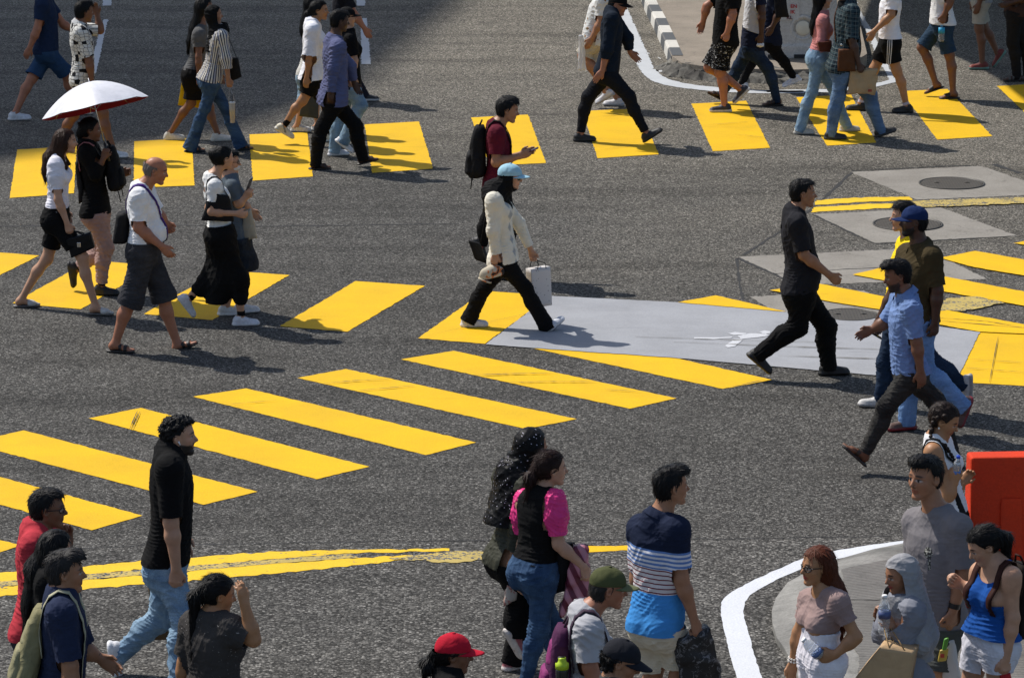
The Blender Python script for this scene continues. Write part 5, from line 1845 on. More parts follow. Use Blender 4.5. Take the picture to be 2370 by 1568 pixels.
def pat_speck(nt, u, v):
    cv = nt.nodes.new('ShaderNodeCombineXYZ'); nt.links.new(u, cv.inputs[0]); nt.links.new(v, cv.inputs[1])
    vo = N(nt, 'ShaderNodeTexVoronoi', i_Scale=55.); nt.links.new(cv.outputs[0], vo.inputs['Vector'])
    f = noise(nt, cv.outputs[0], 5, 3)
    d = math_n(nt, 'ADD', vo.outputs['Distance'], math_n(nt, 'MULTIPLY', f, .5))
    return ramp(nt, d, [(.30, (.35, .33, .32)), (.34, (.050, .046, .044))])

def pat_argyle(nt, u, v):
    """cream knit with a column of blue-grey diamonds down each front"""
    au = math_n(nt, 'ABSOLUTE', math_n(nt, 'SUBTRACT', math_n(nt, 'ABSOLUTE', u), .105))
    fv = math_n(nt, 'ABSOLUTE', math_n(nt, 'SUBTRACT', math_n(nt, 'FRACT', math_n(nt, 'MULTIPLY', v, 9.)), .5))
    d = math_n(nt, 'ADD', math_n(nt, 'MULTIPLY', au, 13.), fv)
    c = ramp(nt, d, [(0, (.36, .38, .38)), (.30, (.46, .46, .43)), (.44, (.72, .68, .57))], 'CONSTANT')
    zl = math_n(nt, 'LESS_THAN', math_n(nt, 'ABSOLUTE', u), .0035)
    return mixc(nt, zl, c, (.05, .05, .055))

def pat_track(nt, u, v):
    au = math_n(nt, 'SUBTRACT', math_n(nt, 'ABSOLUTE', u), .235)
    inb = math_n(nt, 'LESS_THAN', math_n(nt, 'ABSOLUTE', au), .028)
    st = math_n(nt, 'LESS_THAN', math_n(nt, 'FRACT', math_n(nt, 'MULTIPLY', math_n(nt, 'ADD', au, .028), 53.)), .42)
    return mixc(nt, math_n(nt, 'MULTIPLY', inb, st), (.0062, .0062, .0066), (.62, .62, .62))

def pat_jean(col, fade):
    def f(nt, u, v):
        cv = nt.nodes.new('ShaderNodeCombineXYZ'); nt.links.new(u, cv.inputs[0]); nt.links.new(v, cv.inputs[1])
        n1 = noise(nt, cv.outputs[0], 7, 5, .65)
        n2 = noise(nt, cv.outputs[0], 150, 2, .6)
        c = mixc(nt, ramp(nt, n1, [(.35, 0.), (.72, 1.)]), col, fade)
        return mixc(nt, 1., c, ramp(nt, n2, [(.3, .8), (.7, 1.15)]), 'MULTIPLY')
    return f
J_LIGHT = pat_jean((.13, .22, .33), (.30, .42, .52))
J_MID = pat_jean((.020, .046, .105), (.060, .115, .205))
J_SKY = pat_jean((.12, .22, .42), (.22, .36, .60))
J_DARK = pat_jean((.010, .020, .042), (.026, .046, .085))
J_BLACK = pat_jean((.022, .021, .020), (.060, .057, .052))
J_SHORT = pat_jean((.016, .036, .065), (.035, .065, .105))
J_18 = pat_jean((.07, .12, .21), (.17, .26, .39))

def pat_emblem(nt, u, v):
    """grey tee with a small dark crest and tail printed low on the chest"""
    cv = nt.nodes.new('ShaderNodeCombineXYZ'); nt.links.new(u, cv.inputs[0]); nt.links.new(v, cv.inputs[1])
    f = noise(nt, cv.outputs[0], 95, 3, .7)
    du = math_n(nt, 'MULTIPLY', math_n(nt, 'SUBTRACT', u, EMB[0]), 1 / .030)
    dv = math_n(nt, 'MULTIPLY', math_n(nt, 'SUBTRACT', v, EMB[1]), 1 / .036)
    r = math_n(nt, 'ADD', math_n(nt, 'MULTIPLY', du, du), math_n(nt, 'MULTIPLY', dv, dv))
    m1 = math_n(nt, 'LESS_THAN', r, 1.)
    du2 = math_n(nt, 'LESS_THAN', math_n(nt, 'ABSOLUTE', math_n(nt, 'ADD', du, .35)), .30)
    dv2 = math_n(nt, 'LESS_THAN', math_n(nt, 'ABSOLUTE', math_n(nt, 'ADD', math_n(nt, 'SUBTRACT', v, EMB[1]), .065)), .045)
    m = math_n(nt, 'MAXIMUM', m1, math_n(nt, 'MULTIPLY', du2, dv2))
    ink = ramp(nt, f, [(0, (.02, .02, .02)), (.50, (.03, .03, .03)), (.53, (.42, .42, .36))], 'CONSTANT')
    return mixc(nt, math_n(nt, 'MULTIPLY', m, .9), (.185, .172, .178), ink)
EMB = [-.055, .44]

def pat_knot(nt, u, v):
    """white tee above, navy cloth below a slanting edge"""
    s = math_n(nt, 'GREATER_THAN', math_n(nt, 'ADD', v, math_n(nt, 'MULTIPLY', u, -.25)), .22)
    return mixc(nt, s, (.012, .016, .035), (.62, .62, .64))

def pat_bottle(nt, u, v):
    cv = nt.nodes.new('ShaderNodeCombineXYZ'); nt.links.new(u, cv.inputs[0]); nt.links.new(v, cv.inputs[1])
    f = noise(nt, cv.outputs[0], 16, 2, .5)
    return ramp(nt, f, [(0, (.62, .62, .60)), (.60, (.62, .62, .60)), (.615, (.30, .14, .05)), (.68, (.10, .22, .16))], 'CONSTANT')

WHITE = (.80, .80, .81)
def sn(col=WHITE, sole=WHITE, **k): return dict(k='sneaker', col=col, sole=sole, **k)
def sd(k='sandal', col=(.016, .013, .012), sole=(.02, .017, .015), **kw): return dict(k=k, col=col, sole=sole, **kw)
H_S = dict(k='short')

# ------------------------------------------------------------------ top of the picture
if want(1):
    person('navy_man', 'A', 0, 1.78, 'm', dict(sh=(350, 40), el=(305, 245), wr=(245, 395), ha=(205, 480), hip=(385, 400), kn=(548, 610), an=(640, 880), fkn=(268, 640), fan=(128, 930), hd=(400, -130), fel=(520, 200), fwr=(600, 250)),
       'man in navy tee and blue cargo shorts with white shoes, entering at far left', 'red', top=dict(col=(.014, .026, .062), sleeve=.17, name='tee'), bot=dict(k='shorts', col=(.022, .055, .12), hem=.47, name='shorts', wide=.025),
       shoes=sn((.62, .63, .66), (.66, .66, .68)), hair=H_S)
if want(2):
    person('cell_shirt_boy', 'A', 8, 1.66, 'm', dict(sh=(665, 275), el=(735, 500), wr=(755, 670), hip=(690, 640), kn=(850, 930), an=(935, 1240), fkn=(610, 950), fan=(480, 1190), hd=(700, 95), fel=(826, 250), fwr=(800, 120), fha=(785, 60)),
       'boy in black and white patterned shirt shading his face with a raised hand', 'brown', hp=6, hy=25, top=dict(col=WHITE, pat=pat_cells, sleeve=.25, sease=.035, ease=.022, hem=-.10, collar=True, ccol=(.5, .5, .5)),
       bot=dict(k='shorts', col=(.60, .58, .60), hem=.42, name='shorts', wide=.02), shoes=sn((.62, .62, .62), acc=(.05, .14, .10)), hair=dict(k='short', vol=1.5), hands=('relax', 'relax'))
if want(3):
    person('skirt_girl', 'A', 0, 1.60, 'f', dict(sh=(1640, 285), el=(1638, 470), wr=(1640, 630), hip=(1605, 600), kn=(1575, 850), an=(1405, 1095), fkn=(1725, 880), fan=(1795, 1105), hd=(1690, 60), fel=(1600, 470), fwr=(1560, 640)),
       'long haired woman in grey tee and short black skirt with chunky white sneakers', 'brown', top=dict(col=(.10, .10, .10), sleeve=.16, hem=.02, name='tee'), bot=dict(k='skirt', col=BLACK, hem=.40, flare=.012, name='skirt', waist=.16),
       shoes=sn((.66, .64, .58), (.66, .64, .58), chunk=1.5), hair=dict(k='long', len=.22))
if want(4):
    person('striped_woman', 'A', 18, 1.58, 'f', dict(sh=(1825, 300), el=(1862, 480), wr=(1880, 650), ha=(1898, 720), hip=(1755, 650), kn=(1690, 890), an=(1575, 1195), fkn=(1865, 900), fan=(1975, 1180), hd=(1765, 120)),
       'woman in black headscarf, striped blouse and flared jeans, arms at her sides', 'tan', hy=10, top=dict(col=WHITE, pat=pat_pin, sleeve=.40, sease=.030, ease=.022, hem=-.03, cuff=.01, name='blouse'), bot=dict(k='trousers', col=(.05, .1, .2), pat=J_MID, flare=.045, ease=.012, name='jeans'),
       shoes=sd('sandal', sole=(.03, .03, .035), chunk=1.6), hijab=dict(col=(.0062, .0062, .0066), len=.16, back=1.3), hands=('hold', 'relax'), hips=1.06)
if want(5):
    person('white_tee_girl', 'B', 0, 1.62, 'f', dict(sh=(425, 250), el=(400, 470), wr=(378, 640), hip=(430, 640), kn=(345, 830), an=(190, 1040), to=(275, 1160), fkn=(540, 880), fan=(565, 1110), hd=(490, 85)),
       'woman with long ponytail in loose white tee and black shorts, cream running shoes', 'gold', hy=-12, top=dict(col=(.80, .80, .84), sleeve=.30, sease=.055, ease=.028, hem=-.02, flare=.05, name='tee'), bot=dict(k='shorts', col=BLACK, hem=.34, name='shorts', wide=.025),
       shoes=sn((.62, .57, .44), (.6, .58, .52), sock=BLACK, sockh=.09, acc=(.2, .2, .18)), hair=dict(k='pony', len=.40, pz=.02), lipred=True, Yc=None)
if want(6):
    person('violet_shirt_man', 'B', 16, 1.66, 'm', dict(sh=(640, 390), el=(595, 570), wr=(575, 755), ha=(578, 840), hip=(620, 800), kn=(505, 1050), an=(455, 1335), fkn=(785, 1040), fan=(840, 1290), fto=(990, 1325), hd=(655, 170), fel=(750, 560), fwr=(770, 690), fha=(800, 745)),
       'man in untucked violet blue long sleeved shirt and black trousers with brown sandals', 'dark', hp=8, top=dict(col=(.105, .115, .215), sleeve=.52, ease=.026, sease=.024, hem=-.10, collar=True, flare=.06, amp=.007), bot=dict(k='trousers', col=BLACK, ease=.020, g2=.030),
       shoes=sd('sandal', (.035, .018, .012), (.025, .016, .012)), hair=dict(k='short'))
if want(7):
    person('black_cap_person', 'B', 8, 1.60, 'f', dict(sh=(735, 330), el=(775, 500), wr=(750, 650), ha=(800, 745), hip=(745, 690), kn=(825, 870), an=(690, 1150), to=(755, 1278), fkn=(650, 960), fan=(610, 1225), hd=(715, 140)),
       'person in black cap, black top and pale wide jeans, partly behind the violet shirt', 'light', top=dict(col=(.0062, .0062, .0066), sleeve=.22, sease=.03, ease=.02, name='tee'), bot=dict(k='trousers', col=(.2, .3, .4), pat=J_LIGHT, ease=.02, g2=.04, name='jeans'),
       shoes=sn((.60, .62, .66)), hair=dict(k='pony', len=.2), cap=dict(col=(.0062, .0062, .0066)), hands=('hold', 'relax'))
if want(8):
    person('black_tee_man', 'B', 5, 1.74, 'm', dict(sh=(690, -40), el=(775, 125), wr=(855, 235), ha=(890, 300), hip=(650, 330), kn=(740, 560), an=(855, 775), fkn=(600, 570), fan=(520, 760), hd=(690, -220)),
       'man in black tee with bare forearm swinging forward over the white lane dash', 'red', top=dict(col=(.012, .012, .016), sleeve=.2, name='tee'), bot=dict(k='trousers', col=(.02, .02, .03), ease=.016), shoes=sn((.02, .02, .022), (.55, .55, .55)), hair=H_S)
if want(9):
    person('denim_skirt_woman', 'B', 0, 1.60, 'f', dict(sh=(415, 215), el=(400, 420), wr=(395, 560), hip=(400, 600), kn=(372, 820), an=(300, 1030), fkn=(450, 830), fan=(470, 1020), hd=(440, 30)),
       'woman in long pale denim skirt and white clogs, mostly hidden behind the white tee', 'light', top=dict(col=(.55, .54, .5), sleeve=.12, name='tee'), bot=dict(k='skirt', col=(.2, .3, .4), pat=J_LIGHT, hem=.56, flare=.01, name='skirt'),
       shoes=dict(k='clog', col=(.64, .63, .6), sole=(.62, .61, .58)), hair=dict(k='long', len=.1))
if want(10):
    person('maroon_boy', 'F', 0, 1.68, 'm', dict(sh=(485, 285), el=(480, 450), wr=(620, 412), ha=(690, 385), hip=(500, 560), kn=(565, 830), an=(545, 1085), fkn=(432, 790), fan=(402, 920), fto=(412, 1035), hd=(552, 140), fel=(520, 440), fwr=(630, 400)),
       'young man in maroon tee looking at a red phone, black backpack on his back', 'tan', hp=10, top=dict(col=(.105, .010, .022), sleeve=.20, ease=.018, name='tee'), bot=dict(k='trousers', col=BLACK, ease=.014),
       shoes=sn((.014, .014, .015), (.02, .02, .02), acc=(.2, .02, .02)), hair=dict(k='short', vol=1.5), hands=('hold', 'relax'), res=.007)
if want(11):
    person('cream_sweater_woman', 'F', -6, 1.60, 'f', dict(sh=(468, 675), el=(462, 850), wr=(478, 985), ha=(462, 1060), hip=(525, 1010), kn=(655, 1190), an=(772, 1400), to=(880, 1368), fkn=(410, 1190), fan=(325, 1362), hd=(568, 535), fel=(655, 860), fwr=(690, 975), fha=(700, 1010)),
       'woman in black headscarf, pale blue cap and cream patterned cardigan, striding', 'light', hp=4, top=dict(col=(.72, .68, .57), pat=pat_argyle, sleeve=.60, ease=.021, sease=.022, fold=.22, hem=-.05, flare=.03, amp=.004, name='cardigan'), bot=dict(k='trousers', col=(.0062, .0062, .0066), ease=.012, flare=.038),
       shoes=sn((.62, .64, .70), (.70, .70, .72), outsole=True, chunk=1.2), hijab=dict(col=(.0062, .0062, .0066), len=.12, back=.9), cap=dict(col=(.34, .56, .66)), glasses='sun', hands=('hold', 'fist'), res=.007)
if want(12):
    person('all_black_man', 'C', -4, 1.72, 'm', dict(sh=(640, 165), el=(598, 440), wr=(560, 610), ha=(490, 700), hip=(610, 600), kn=(790, 830), an=(938, 1140), to=(1132, 1112), fkn=(440, 830), fan=(375, 1150), hd=(700, 40), fel=(775, 330), fwr=(800, 450), fha=(890, 540)),
       'man in black long sleeved top and black joggers with black shoes, arms swinging open', 'red', top=dict(col=(.010, .016, .027), sleeve=.46, ease=.018, hem=-.04), bot=dict(k='trousers', col=(.010, .011, .015), ease=.016, hem=.97, g2=.012, name='joggers'),
       shoes=sn((.014, .014, .015), (.018, .018, .018)), hair=H_S, cap=dict(col=(.0062, .0062, .0066), dip=.3), hands=('flat', 'flat'), hp=10, hy=-20)
if want(13):
    person('beige_shorts_man', 'C', 180, 1.70, 'm', dict(sh=(560, 20), el=(545, 190), wr=(470, 330), hip=(470, 330), kn=(392, 480), an=(590, 790), to=(505, 905), fkn=(500, 560), fan=(690, 850), hd=(545, -130), fel=(500, 200), fwr=(430, 320)),
       'man in printed white tee and beige shorts behind the man in black, heading left', 'tan', top=dict(col=WHITE, pat=pat_bottle, sleeve=.2, name='tee'), bot=dict(k='shorts', col=(.46, .42, .34), hem=.46, name='shorts'), shoes=sn((.60, .60, .62), (.35, .35, .36)), hair=H_S)
if want(14):
    person('camo_shorts_man', 'C', 180, 1.76, 'm', dict(sh=(1670, -70), el=(1680, 120), wr=(1632, 280), ha=(1615, 370), hip=(1610, 340), kn=(1570, 610), an=(1608, 900), fkn=(1480, 580), fan=(1745, 765), fto=(1685, 920), hd=(1540, -250), fel=(1450, 60), fwr=(1425, 190), fha=(1395, 290)),
       'man in black tee and black and white mottled shorts with navy sneakers, heading left', 'red', fat=1.1, top=dict(col=(.0062, .0062, .0066), sleeve=.22, ease=.026, hem=-.06, name='tee'), bot=dict(k='shorts', col=BLACK, pat=pat_camo, hem=.47, wide=.03, name='shorts'),
       shoes=sn((.016, .018, .032), (.60, .58, .55)), hair=H_S, hands=('fist', 'relax'))
if want(15):
    person('knotted_man', 'C', 180, 1.72, 'm', dict(sh=(1905, -90), el=(1930, 100), wr=(1925, 300), ha=(1912, 380), hip=(1840, 380), kn=(1975, 580), an=(2055, 850), fkn=(1730, 570), fan=(1590, 800), fto=(1420, 795), hd=(1800, -260)),
       'man in white and navy top and dark jeans with sandals, holding a white tissue', 'dark', top=dict(col=WHITE, pat=pat_knot, sleeve=.2, name='tee'), bot=dict(k='trousers', col=(.02, .04, .08), pat=J_DARK, ease=.014, name='jeans'), shoes=sd('sandal', (.03, .02, .015)), hair=H_S, hands=('fist', 'relax'))
if want(16):
    person('black_leggings_person', 'C', 180, 1.64, 'm', dict(sh=(2045, -30), el=(2075, 120), wr=(2020, 230), hip=(2000, 330), kn=(2065, 470), an=(2200, 660), to=(2090, 775), fkn=(1860, 450), fan=(1760, 710), hd=(1990, -190)),
       'person in navy top and black trousers with white sneakers beside the white barrier', 'dark', top=dict(col=(.010, .014, .03), sleeve=.22, hem=-.08, name='tee'), bot=dict(k='trousers', col=BLACK, ease=.012), shoes=sn((.60, .60, .62)), hair=H_S)
if want(17):
    person('pink_blouse_woman', 'D', 0, 1.60, 'f', dict(sh=(520, 190), el=(500, 390), wr=(580, 450), hip=(480, 530), kn=(415, 850), an=(310, 1175), fkn=(630, 860), fan=(730, 1150), hd=(520, -10)),
       'woman with long black hair, salmon pink blouse and light blue jeans', 'light', top=dict(col=(.50, .20, .19), sleeve=.42, sease=.025, ease=.014, hem=.06, name='blouse'), bot=dict(k='trousers', col=(.2, .3, .4), pat=J_LIGHT, ease=.012, g2=.035, name='jeans'),
       shoes=sn((.50, .46, .38), (.48, .46, .42)), hair=dict(k='long', len=.16))
if want(18):
    person('plaid_man', 'D', 8, 1.72, 'm', dict(sh=(785, 110), el=(785, 370), wr=(845, 590), ha=(880, 690), hip=(705, 600), kn=(655, 900), an=(595, 1220), fkn=(950, 880), fan=(1045, 1190), fto=(1225, 1215), hd=(720, -90)),
       'man in dark plaid shirt and jeans with a brown bag slung behind him', 'dark', fat=1.05, belly=.06, top=dict(col=BLACK, pat=pat_plaid, sleeve=.29, sease=.03, ease=.024, hem=-.10, collar=True), bot=dict(k='trousers', col=(.1, .2, .3), pat=J_18, ease=.018, g2=.025, name='jeans'),
       shoes=sn((.014, .014, .015), (.03, .03, .03)), hair=H_S, hands=('fist', 'relax'))
if want(19):
    person('track_shorts_man', 'D', 180, 1.70, 'm', dict(sh=(1160, -20), el=(1145, 140), wr=(985, 290), ha=(945, 370), hip=(1130, 370), kn=(1195, 650), an=(1285, 975), fkn=(985, 640), fan=(860, 955), hd=(1090, -190)),
       'man in white tee and black shorts with three white side stripes, black sneakers', 'gold', top=dict(col=(.80, .79, .82), sleeve=.20, sease=.03, ease=.02, hem=.02, name='tee'), bot=dict(k='shorts', col=BLACK, pat=pat_track, hem=.36, wide=.03, name='shorts', waist=.05),
       shoes=sn((.0062, .0062, .0066), (.014, .014, .014), sock=(.5, .45, .52), sockh=.05), hair=H_S)
if want(20):
    person('denim_shorts_man', 'D', 180, 1.70, 'm', dict(sh=(1650, -150), el=(1690, 10), wr=(1632, 140), ha=(1615, 210), hip=(1615, 210), kn=(1680, 500), an=(1715, 850), fkn=(1430, 440), fan=(1555, 770), fto=(1432, 885), hd=(1590, -330)),
       'man in white tee and dark denim shorts with black slides, carrying a water bottle', 'brown', fat=1.05, top=dict(col=(.74, .73, .72), sleeve=.2, ease=.022, hem=-.02, flare=.05, name='tee'), bot=dict(k='shorts', col=(.03, .05, .09), pat=J_SHORT, hem=.47, wide=.02, name='shorts'), shoes=sd('slide'), hair=H_S, hands=('fist', 'relax'))
if want(21):
    person('khaki_shorts_man', 'D', 180, 1.70, 'm', dict(sh=(1990, -330), hip=(1965, -20), kn=(1955, 260), an=(1985, 580), fkn=(2000, 250), fan=(2125, 490), fto=(2085, 665), hd=(1950, -500)),
       'man in khaki shorts with red and black running shoes, heading left', 'brown', top=dict(col=(.3, .3, .3), sleeve=.2, name='tee'), bot=dict(k='shorts', col=(.42, .38, .30), hem=.42, wide=.02, name='shorts'), shoes=sn((.20, .03, .02), (.16, .30, .24)), hair=H_S)
if want(22):
    person('edge_person', 'D', 180, 1.68, 'm', dict(sh=(2390, -220), el=(2400, -20), wr=(2240, 30), hip=(2290, 90), kn=(2265, 390), an=(2300, 690), fkn=(2390, 400), fan=(2400, 690), hd=(2340, -400)),
       'person in black trousers and sandals cut off by the right edge of the picture', 'dark', top=dict(col=(.06, .03, .02), sleeve=.2, name='tee'), bot=dict(k='trousers', col=(.018, .016, .015), ease=.02), shoes=sd('sandal', (.10, .09, .08)), hair=H_S)
# ------------------------------------------------------------------ middle
if want(23):
    person('umbrella_woman', 'E', 0, 1.62, 'f', dict(sh=(555, 195), el=(612, 335), wr=(662, 225), ha=(680, 170), hip=(615, 560), kn=(675, 800), an=(648, 1045), fkn=(650, 830), fan=(490, 935), fto=(440, 1112), hd=(585, 45), fel=(720, 330), fwr=(775, 330), fha=(800, 320)),
       'woman in black top and dusty pink trousers holding the silver umbrella', 'brown', top=dict(col=(.0062, .0062, .0066), sleeve=.36, ease=.022, sease=.022, hem=-.05, name='blouse'), bot=dict(k='trousers', col=(.38, .25, .22), ease=.022, g2=.02, hem=.95, amp=.007),
       shoes=sn((.0062, .0062, .0066), (.014, .014, .015), sock=BLACK, sockh=.06), hair=dict(k='bun', pz=-.18), hands=('fist', 'hold'))
if want(24):
    person('white_blouse_woman', 'E', 0, 1.60, 'f', dict(sh=(355, 270), el=(372, 490), wr=(430, 645), ha=(455, 715), hip=(360, 600), kn=(528, 860), an=(612, 1172), fkn=(300, 870), fan=(140, 1122), hd=(425, 118)),
       'woman with long brown hair in white puff sleeve blouse and black shorts', 'light', lipred=True, top=dict(col=(.76, .74, .80), sleeve=.20, puff=.022, ease=.010, sease=.016, hem=.06, neck=.082, name='blouse'), bot=dict(k='shorts', col=(.0062, .0062, .0066), hem=.36, wide=.022, waist=.15, name='shorts'),
       shoes=dict(k='mule', col=(.50, .49, .47), sole=(.10, .09, .085)), hair=dict(k='long', len=.14, col=(.032, .015, .009), lock=.03), hands=('fist', 'relax'), res=.007)
if want(25):
    person('old_man', 'E', -4, 1.66, 'm', dict(sh=(885, 480), el=(885, 670), wr=(1035, 790), ha=(1110, 870), hip=(915, 805), kn=(835, 1140), an=(738, 1405), fkn=(1045, 1105), fan=(1132, 1408), fto=(1315, 1402), hd=(1000, 305), fel=(1015, 590), fwr=(1058, 640), fha=(1085, 670)),
       'balding older man in white tee and charcoal cargo shorts with black sandals', 'red', fat=1.08, belly=.075, hp=12, age=True, top=dict(col=(.78, .78, .79), sleeve=.22, sease=.030, ease=.018, hem=.03, name='tee'),
       bot=dict(k='shorts', col=(.034, .034, .040), hem=.55, wide=.035, name='cargo_shorts', pat=pat_jean((.028, .028, .033), (.055, .056, .064))), shoes=sd('sandal'), hair=dict(k='bald', col=(.15, .128, .112), vol=.04), hands=('relax', 'fist'), res=.007)
if want(26):
    person('black_skirt_woman', 'E', 10, 1.58, 'f', dict(sh=(1372, 405), el=(1350, 570), wr=(1510, 580), ha=(1585, 590), hip=(1415, 700), kn=(1535, 1000), an=(1540, 1240), fkn=(1335, 1000), fan=(1205, 1125), fto=(1238, 1268), hd=(1430, 225)),
       'woman in white tee and long black skirt with a black shoulder bag, seen from behind', 'light', hy=25, top=dict(col=(.76, .76, .74), sleeve=.17, ease=.010, hem=.04, name='tee'), bot=dict(k='skirt', col=(.0062, .0062, .0066), hem=.90, flare=.004, name='long_skirt', slim=.8, waist=.16, amp=.007),
       shoes=sn((.62, .62, .66), (.66, .66, .68), sock=BLACK, sockh=.06), hair=dict(k='bun', pz=.22), hands=('hold', 'relax'), res=.007)
if want(27):
    person('masked_woman', 'E', 10, 1.58, 'f', dict(sh=(1490, 405), el=(1525, 520), wr=(1565, 480), ha=(1590, 440), hip=(1510, 715), kn=(1530, 900), an=(1445, 1175), fkn=(1570, 900), fan=(1545, 1160), hd=(1468, 250), fel=(1560, 520), fwr=(1600, 560)),
       'woman in face mask, glasses and grey blue shirt beside the black skirt woman', 'light', top=dict(col=(.10, .125, .15), sleeve=.22, ease=.008), bot=dict(k='skirt', col=(.03, .05, .08), pat=pat_jean((.010, .014, .022), (.022, .032, .050)), hem=.56, flare=.004, name='denim_skirt'), shoes=sn((.62, .62, .62)), hair=dict(k='short'), mask=(.55, .55, .55), glasses=True, hands=('hold', 'relax'))
if want(28):
    person('black_polo_man', 'G', 0, 1.74, 'm', dict(sh=(622, 480), el=(668, 690), wr=(845, 830), ha=(930, 895), hip=(655, 930), kn=(625, 1185), an=(372, 1365), to=(428, 1490), fkn=(825, 1180), fan=(838, 1440), hd=(668, 270)),
       'man in black polo shirt, black trousers and black shoes walking to the right', 'tan', belly=.05, top=dict(col=(.017, .017, .021), sleeve=.25, sease=.030, ease=.022, hem=-.02, collar=True, amp=.006, name='polo_shirt'), bot=dict(k='trousers', col=(.0062, .0062, .0066), ease=.024, g2=.034, amp=.006),
       shoes=sn((.0062, .0062, .0066), (.0062, .0062, .0066)), hair=dict(k='short', vol=.7), hands=('fist', 'relax'), res=.007)
if want(29):
    person('blue_cap_man', 'G', 208, 1.70, 'm', dict(fsh=(1375, 685), sh=(1540, 705), side=-1, el=(1578, 930), wr=(1562, 1150), hip=(1465, 1120), kn=(1490, 1480), an=('H', 1650, 830), to=('H', 1648, 1065), fkn=('H', 1190, 560), fan=('H', 1190, 955), hd=(1412, 460), fel=(1275, 960), fwr=(1180, 1130), fha=(1150, 1230)),
       'bearded man in navy cap and olive brown polo with pale jeans, walking left', 'dark', beard=1., hy=186, fat=1.08, top=dict(col=(.055, .040, .018), sleeve=.25, sease=.028, ease=.022, hem=-.02, collar=True, name='polo_shirt'), bot=dict(k='trousers', col=(.2, .3, .5), pat=J_SKY, ease=.018, g2=.035, name='jeans'),
       shoes=sn((.10, .055, .04), (.20, .012, .02)), hair=dict(k='short'), cap=dict(col=(.010, .024, .085)), hands=('hold', 'hold'), res=.007)
if want(30):
    person('yellow_shirt_man', 'G', 180, 1.72, 'm', dict(sh=(1400, 680), el=(1440, 900), wr=(1420, 1080), hip=(1330, 1120), kn=('H', 1440, 500), an=('H', 1660, 660), to=('H', 1720, 790), fkn=('H', 1010, 480), fan=('H', 960, 765), hd=(1345, 430), fel=(1300, 900), fwr=(1270, 1090)),
       'man in bright yellow shirt and dark blue jeans, half hidden behind the navy cap', 'light', top=dict(col=(.82, .58, .012), sleeve=.24, ease=.020, hem=-.02, name='shirt'), bot=dict(k='trousers', col=(.02, .03, .06), pat=J_DARK, ease=.016, name='jeans'), shoes=sn((.50, .49, .47), (.3, .29, .28)), hair=dict(k='short', vol=1.4))
if want(31):
    person('light_blue_shirt_man', 'G', 188, 1.68, 'm', dict(sh=(1400, 1065), el=(1436, 1280), wr=(1462, 1480), ha=(1472, 1560), hip=(1395, 1480), kn=('H', 1010, 850), an=('H', 830, 1235), to=('H', 603, 1165), fkn=('H', 1430, 790), fan=('H', 1590, 1275), hd=(1300, 830), fel=(1215, 1155), fwr=('H', 895, 190), fha=('H', 800, 235)),
       'man in light blue short sleeved shirt and faded black jeans with flip flops', 'brown', hp=14, beard=.9, top=dict(col=(.155, .235, .44), sleeve=.25, sease=.022, ease=.016, hem=-.03, collar=True, amp=.007), bot=dict(k='trousers', col=(.04, .04, .04), pat=J_BLACK, ease=.012, g2=.014, hem=1.0, name='jeans', amp=.006),
       shoes=sd('flip', (.05, .035, .025), (.03, .024, .02)), hair=dict(k='quiff'), hands=('relax', 'relax'), res=.007)
# ------------------------------------------------------------------ foreground
if want(32):
    person('bearded_man', 'I', 2, 1.80, 'm', dict(ht=(1000, 84), sh=(955, 390), el=(962, 690), wr=(992, 955), ha=(985, 1060), hip=(945, 930), kn=(1040, 1240), an=(1000, 1590), fkn=(900, 1240), fan=(690, 1430), fto=(640, 1590), hd=(1010, 205)),
       'tall bearded man in black tee and light blue jeans with white earphones', 'light', beard=1., top=dict(col=(.0062, .0062, .0066), sleeve=.26, sease=.026, ease=.020, hem=.0, name='tee'), bot=dict(k='trousers', col=(.2, .3, .4), pat=J_LIGHT, ease=.016, g2=.020, name='jeans', amp=.007),
       shoes=sn((.62, .62, .64)), hair=dict(k='curly', vol=1.0), hands=('fist', 'relax'), res=.0062)
if want(33):
    person('red_tee_man', 'I', 0, 1.68, 'm', dict(ht=(265, 514), sh=(190, 830), el=(200, 1080), hip=(200, 1300), hd=(275, 615), fel=(360, 940), fwr=(385, 790), fha=(345, 715)),
       'man in bright red tee and black glasses holding a hand to his chin', 'brown', glasses=True, top=dict(col=(.45, .040, .055), sleeve=.22, ease=.02, name='tee'), bot=dict(k='trousers', col=(.03, .03, .04)), shoes=sn(), hair=dict(k='short'), hands=('relax', 'fist'), res=.007)
if want(34):
    person('long_hair_woman', 'I', 10, 1.58, 'f', dict(ht=(315, 728), sh=(270, 1030), hip=(250, 1480), hd=(325, 840)),
       'woman with long straight black hair down her back, in front of the red tee', 'light', hy=30, top=dict(col=(.0062, .0062, .0066), sleeve=.22, ease=.014, name='tee'), bot=dict(k='trousers', col=(.02, .02, .03)), shoes=sn(), hair=dict(k='long', len=.36), res=.007)
if want(35):
    person('backpack_man', 'I', 4, 1.70, 'm', dict(ht=(360, 836), sh=(345, 1210), el=(395, 1500), wr=(400, 1720), hip=(340, 1690), hd=(375, 970), fel=(480, 1420), fwr=(560, 1455), fha=(650, 1515)),
       'man in navy tee wearing the olive backpack, one hand stretched forward', 'tan', top=dict(col=(.020, .028, .062), sleeve=.25, sease=.032, ease=.022, name='tee'), bot=dict(k='trousers', col=(.03, .03, .04)), shoes=sn(), hair=dict(k='quiff', vol=1.0, col=(.022, .020, .020)), hands=('relax', 'relax'), res=.0065)
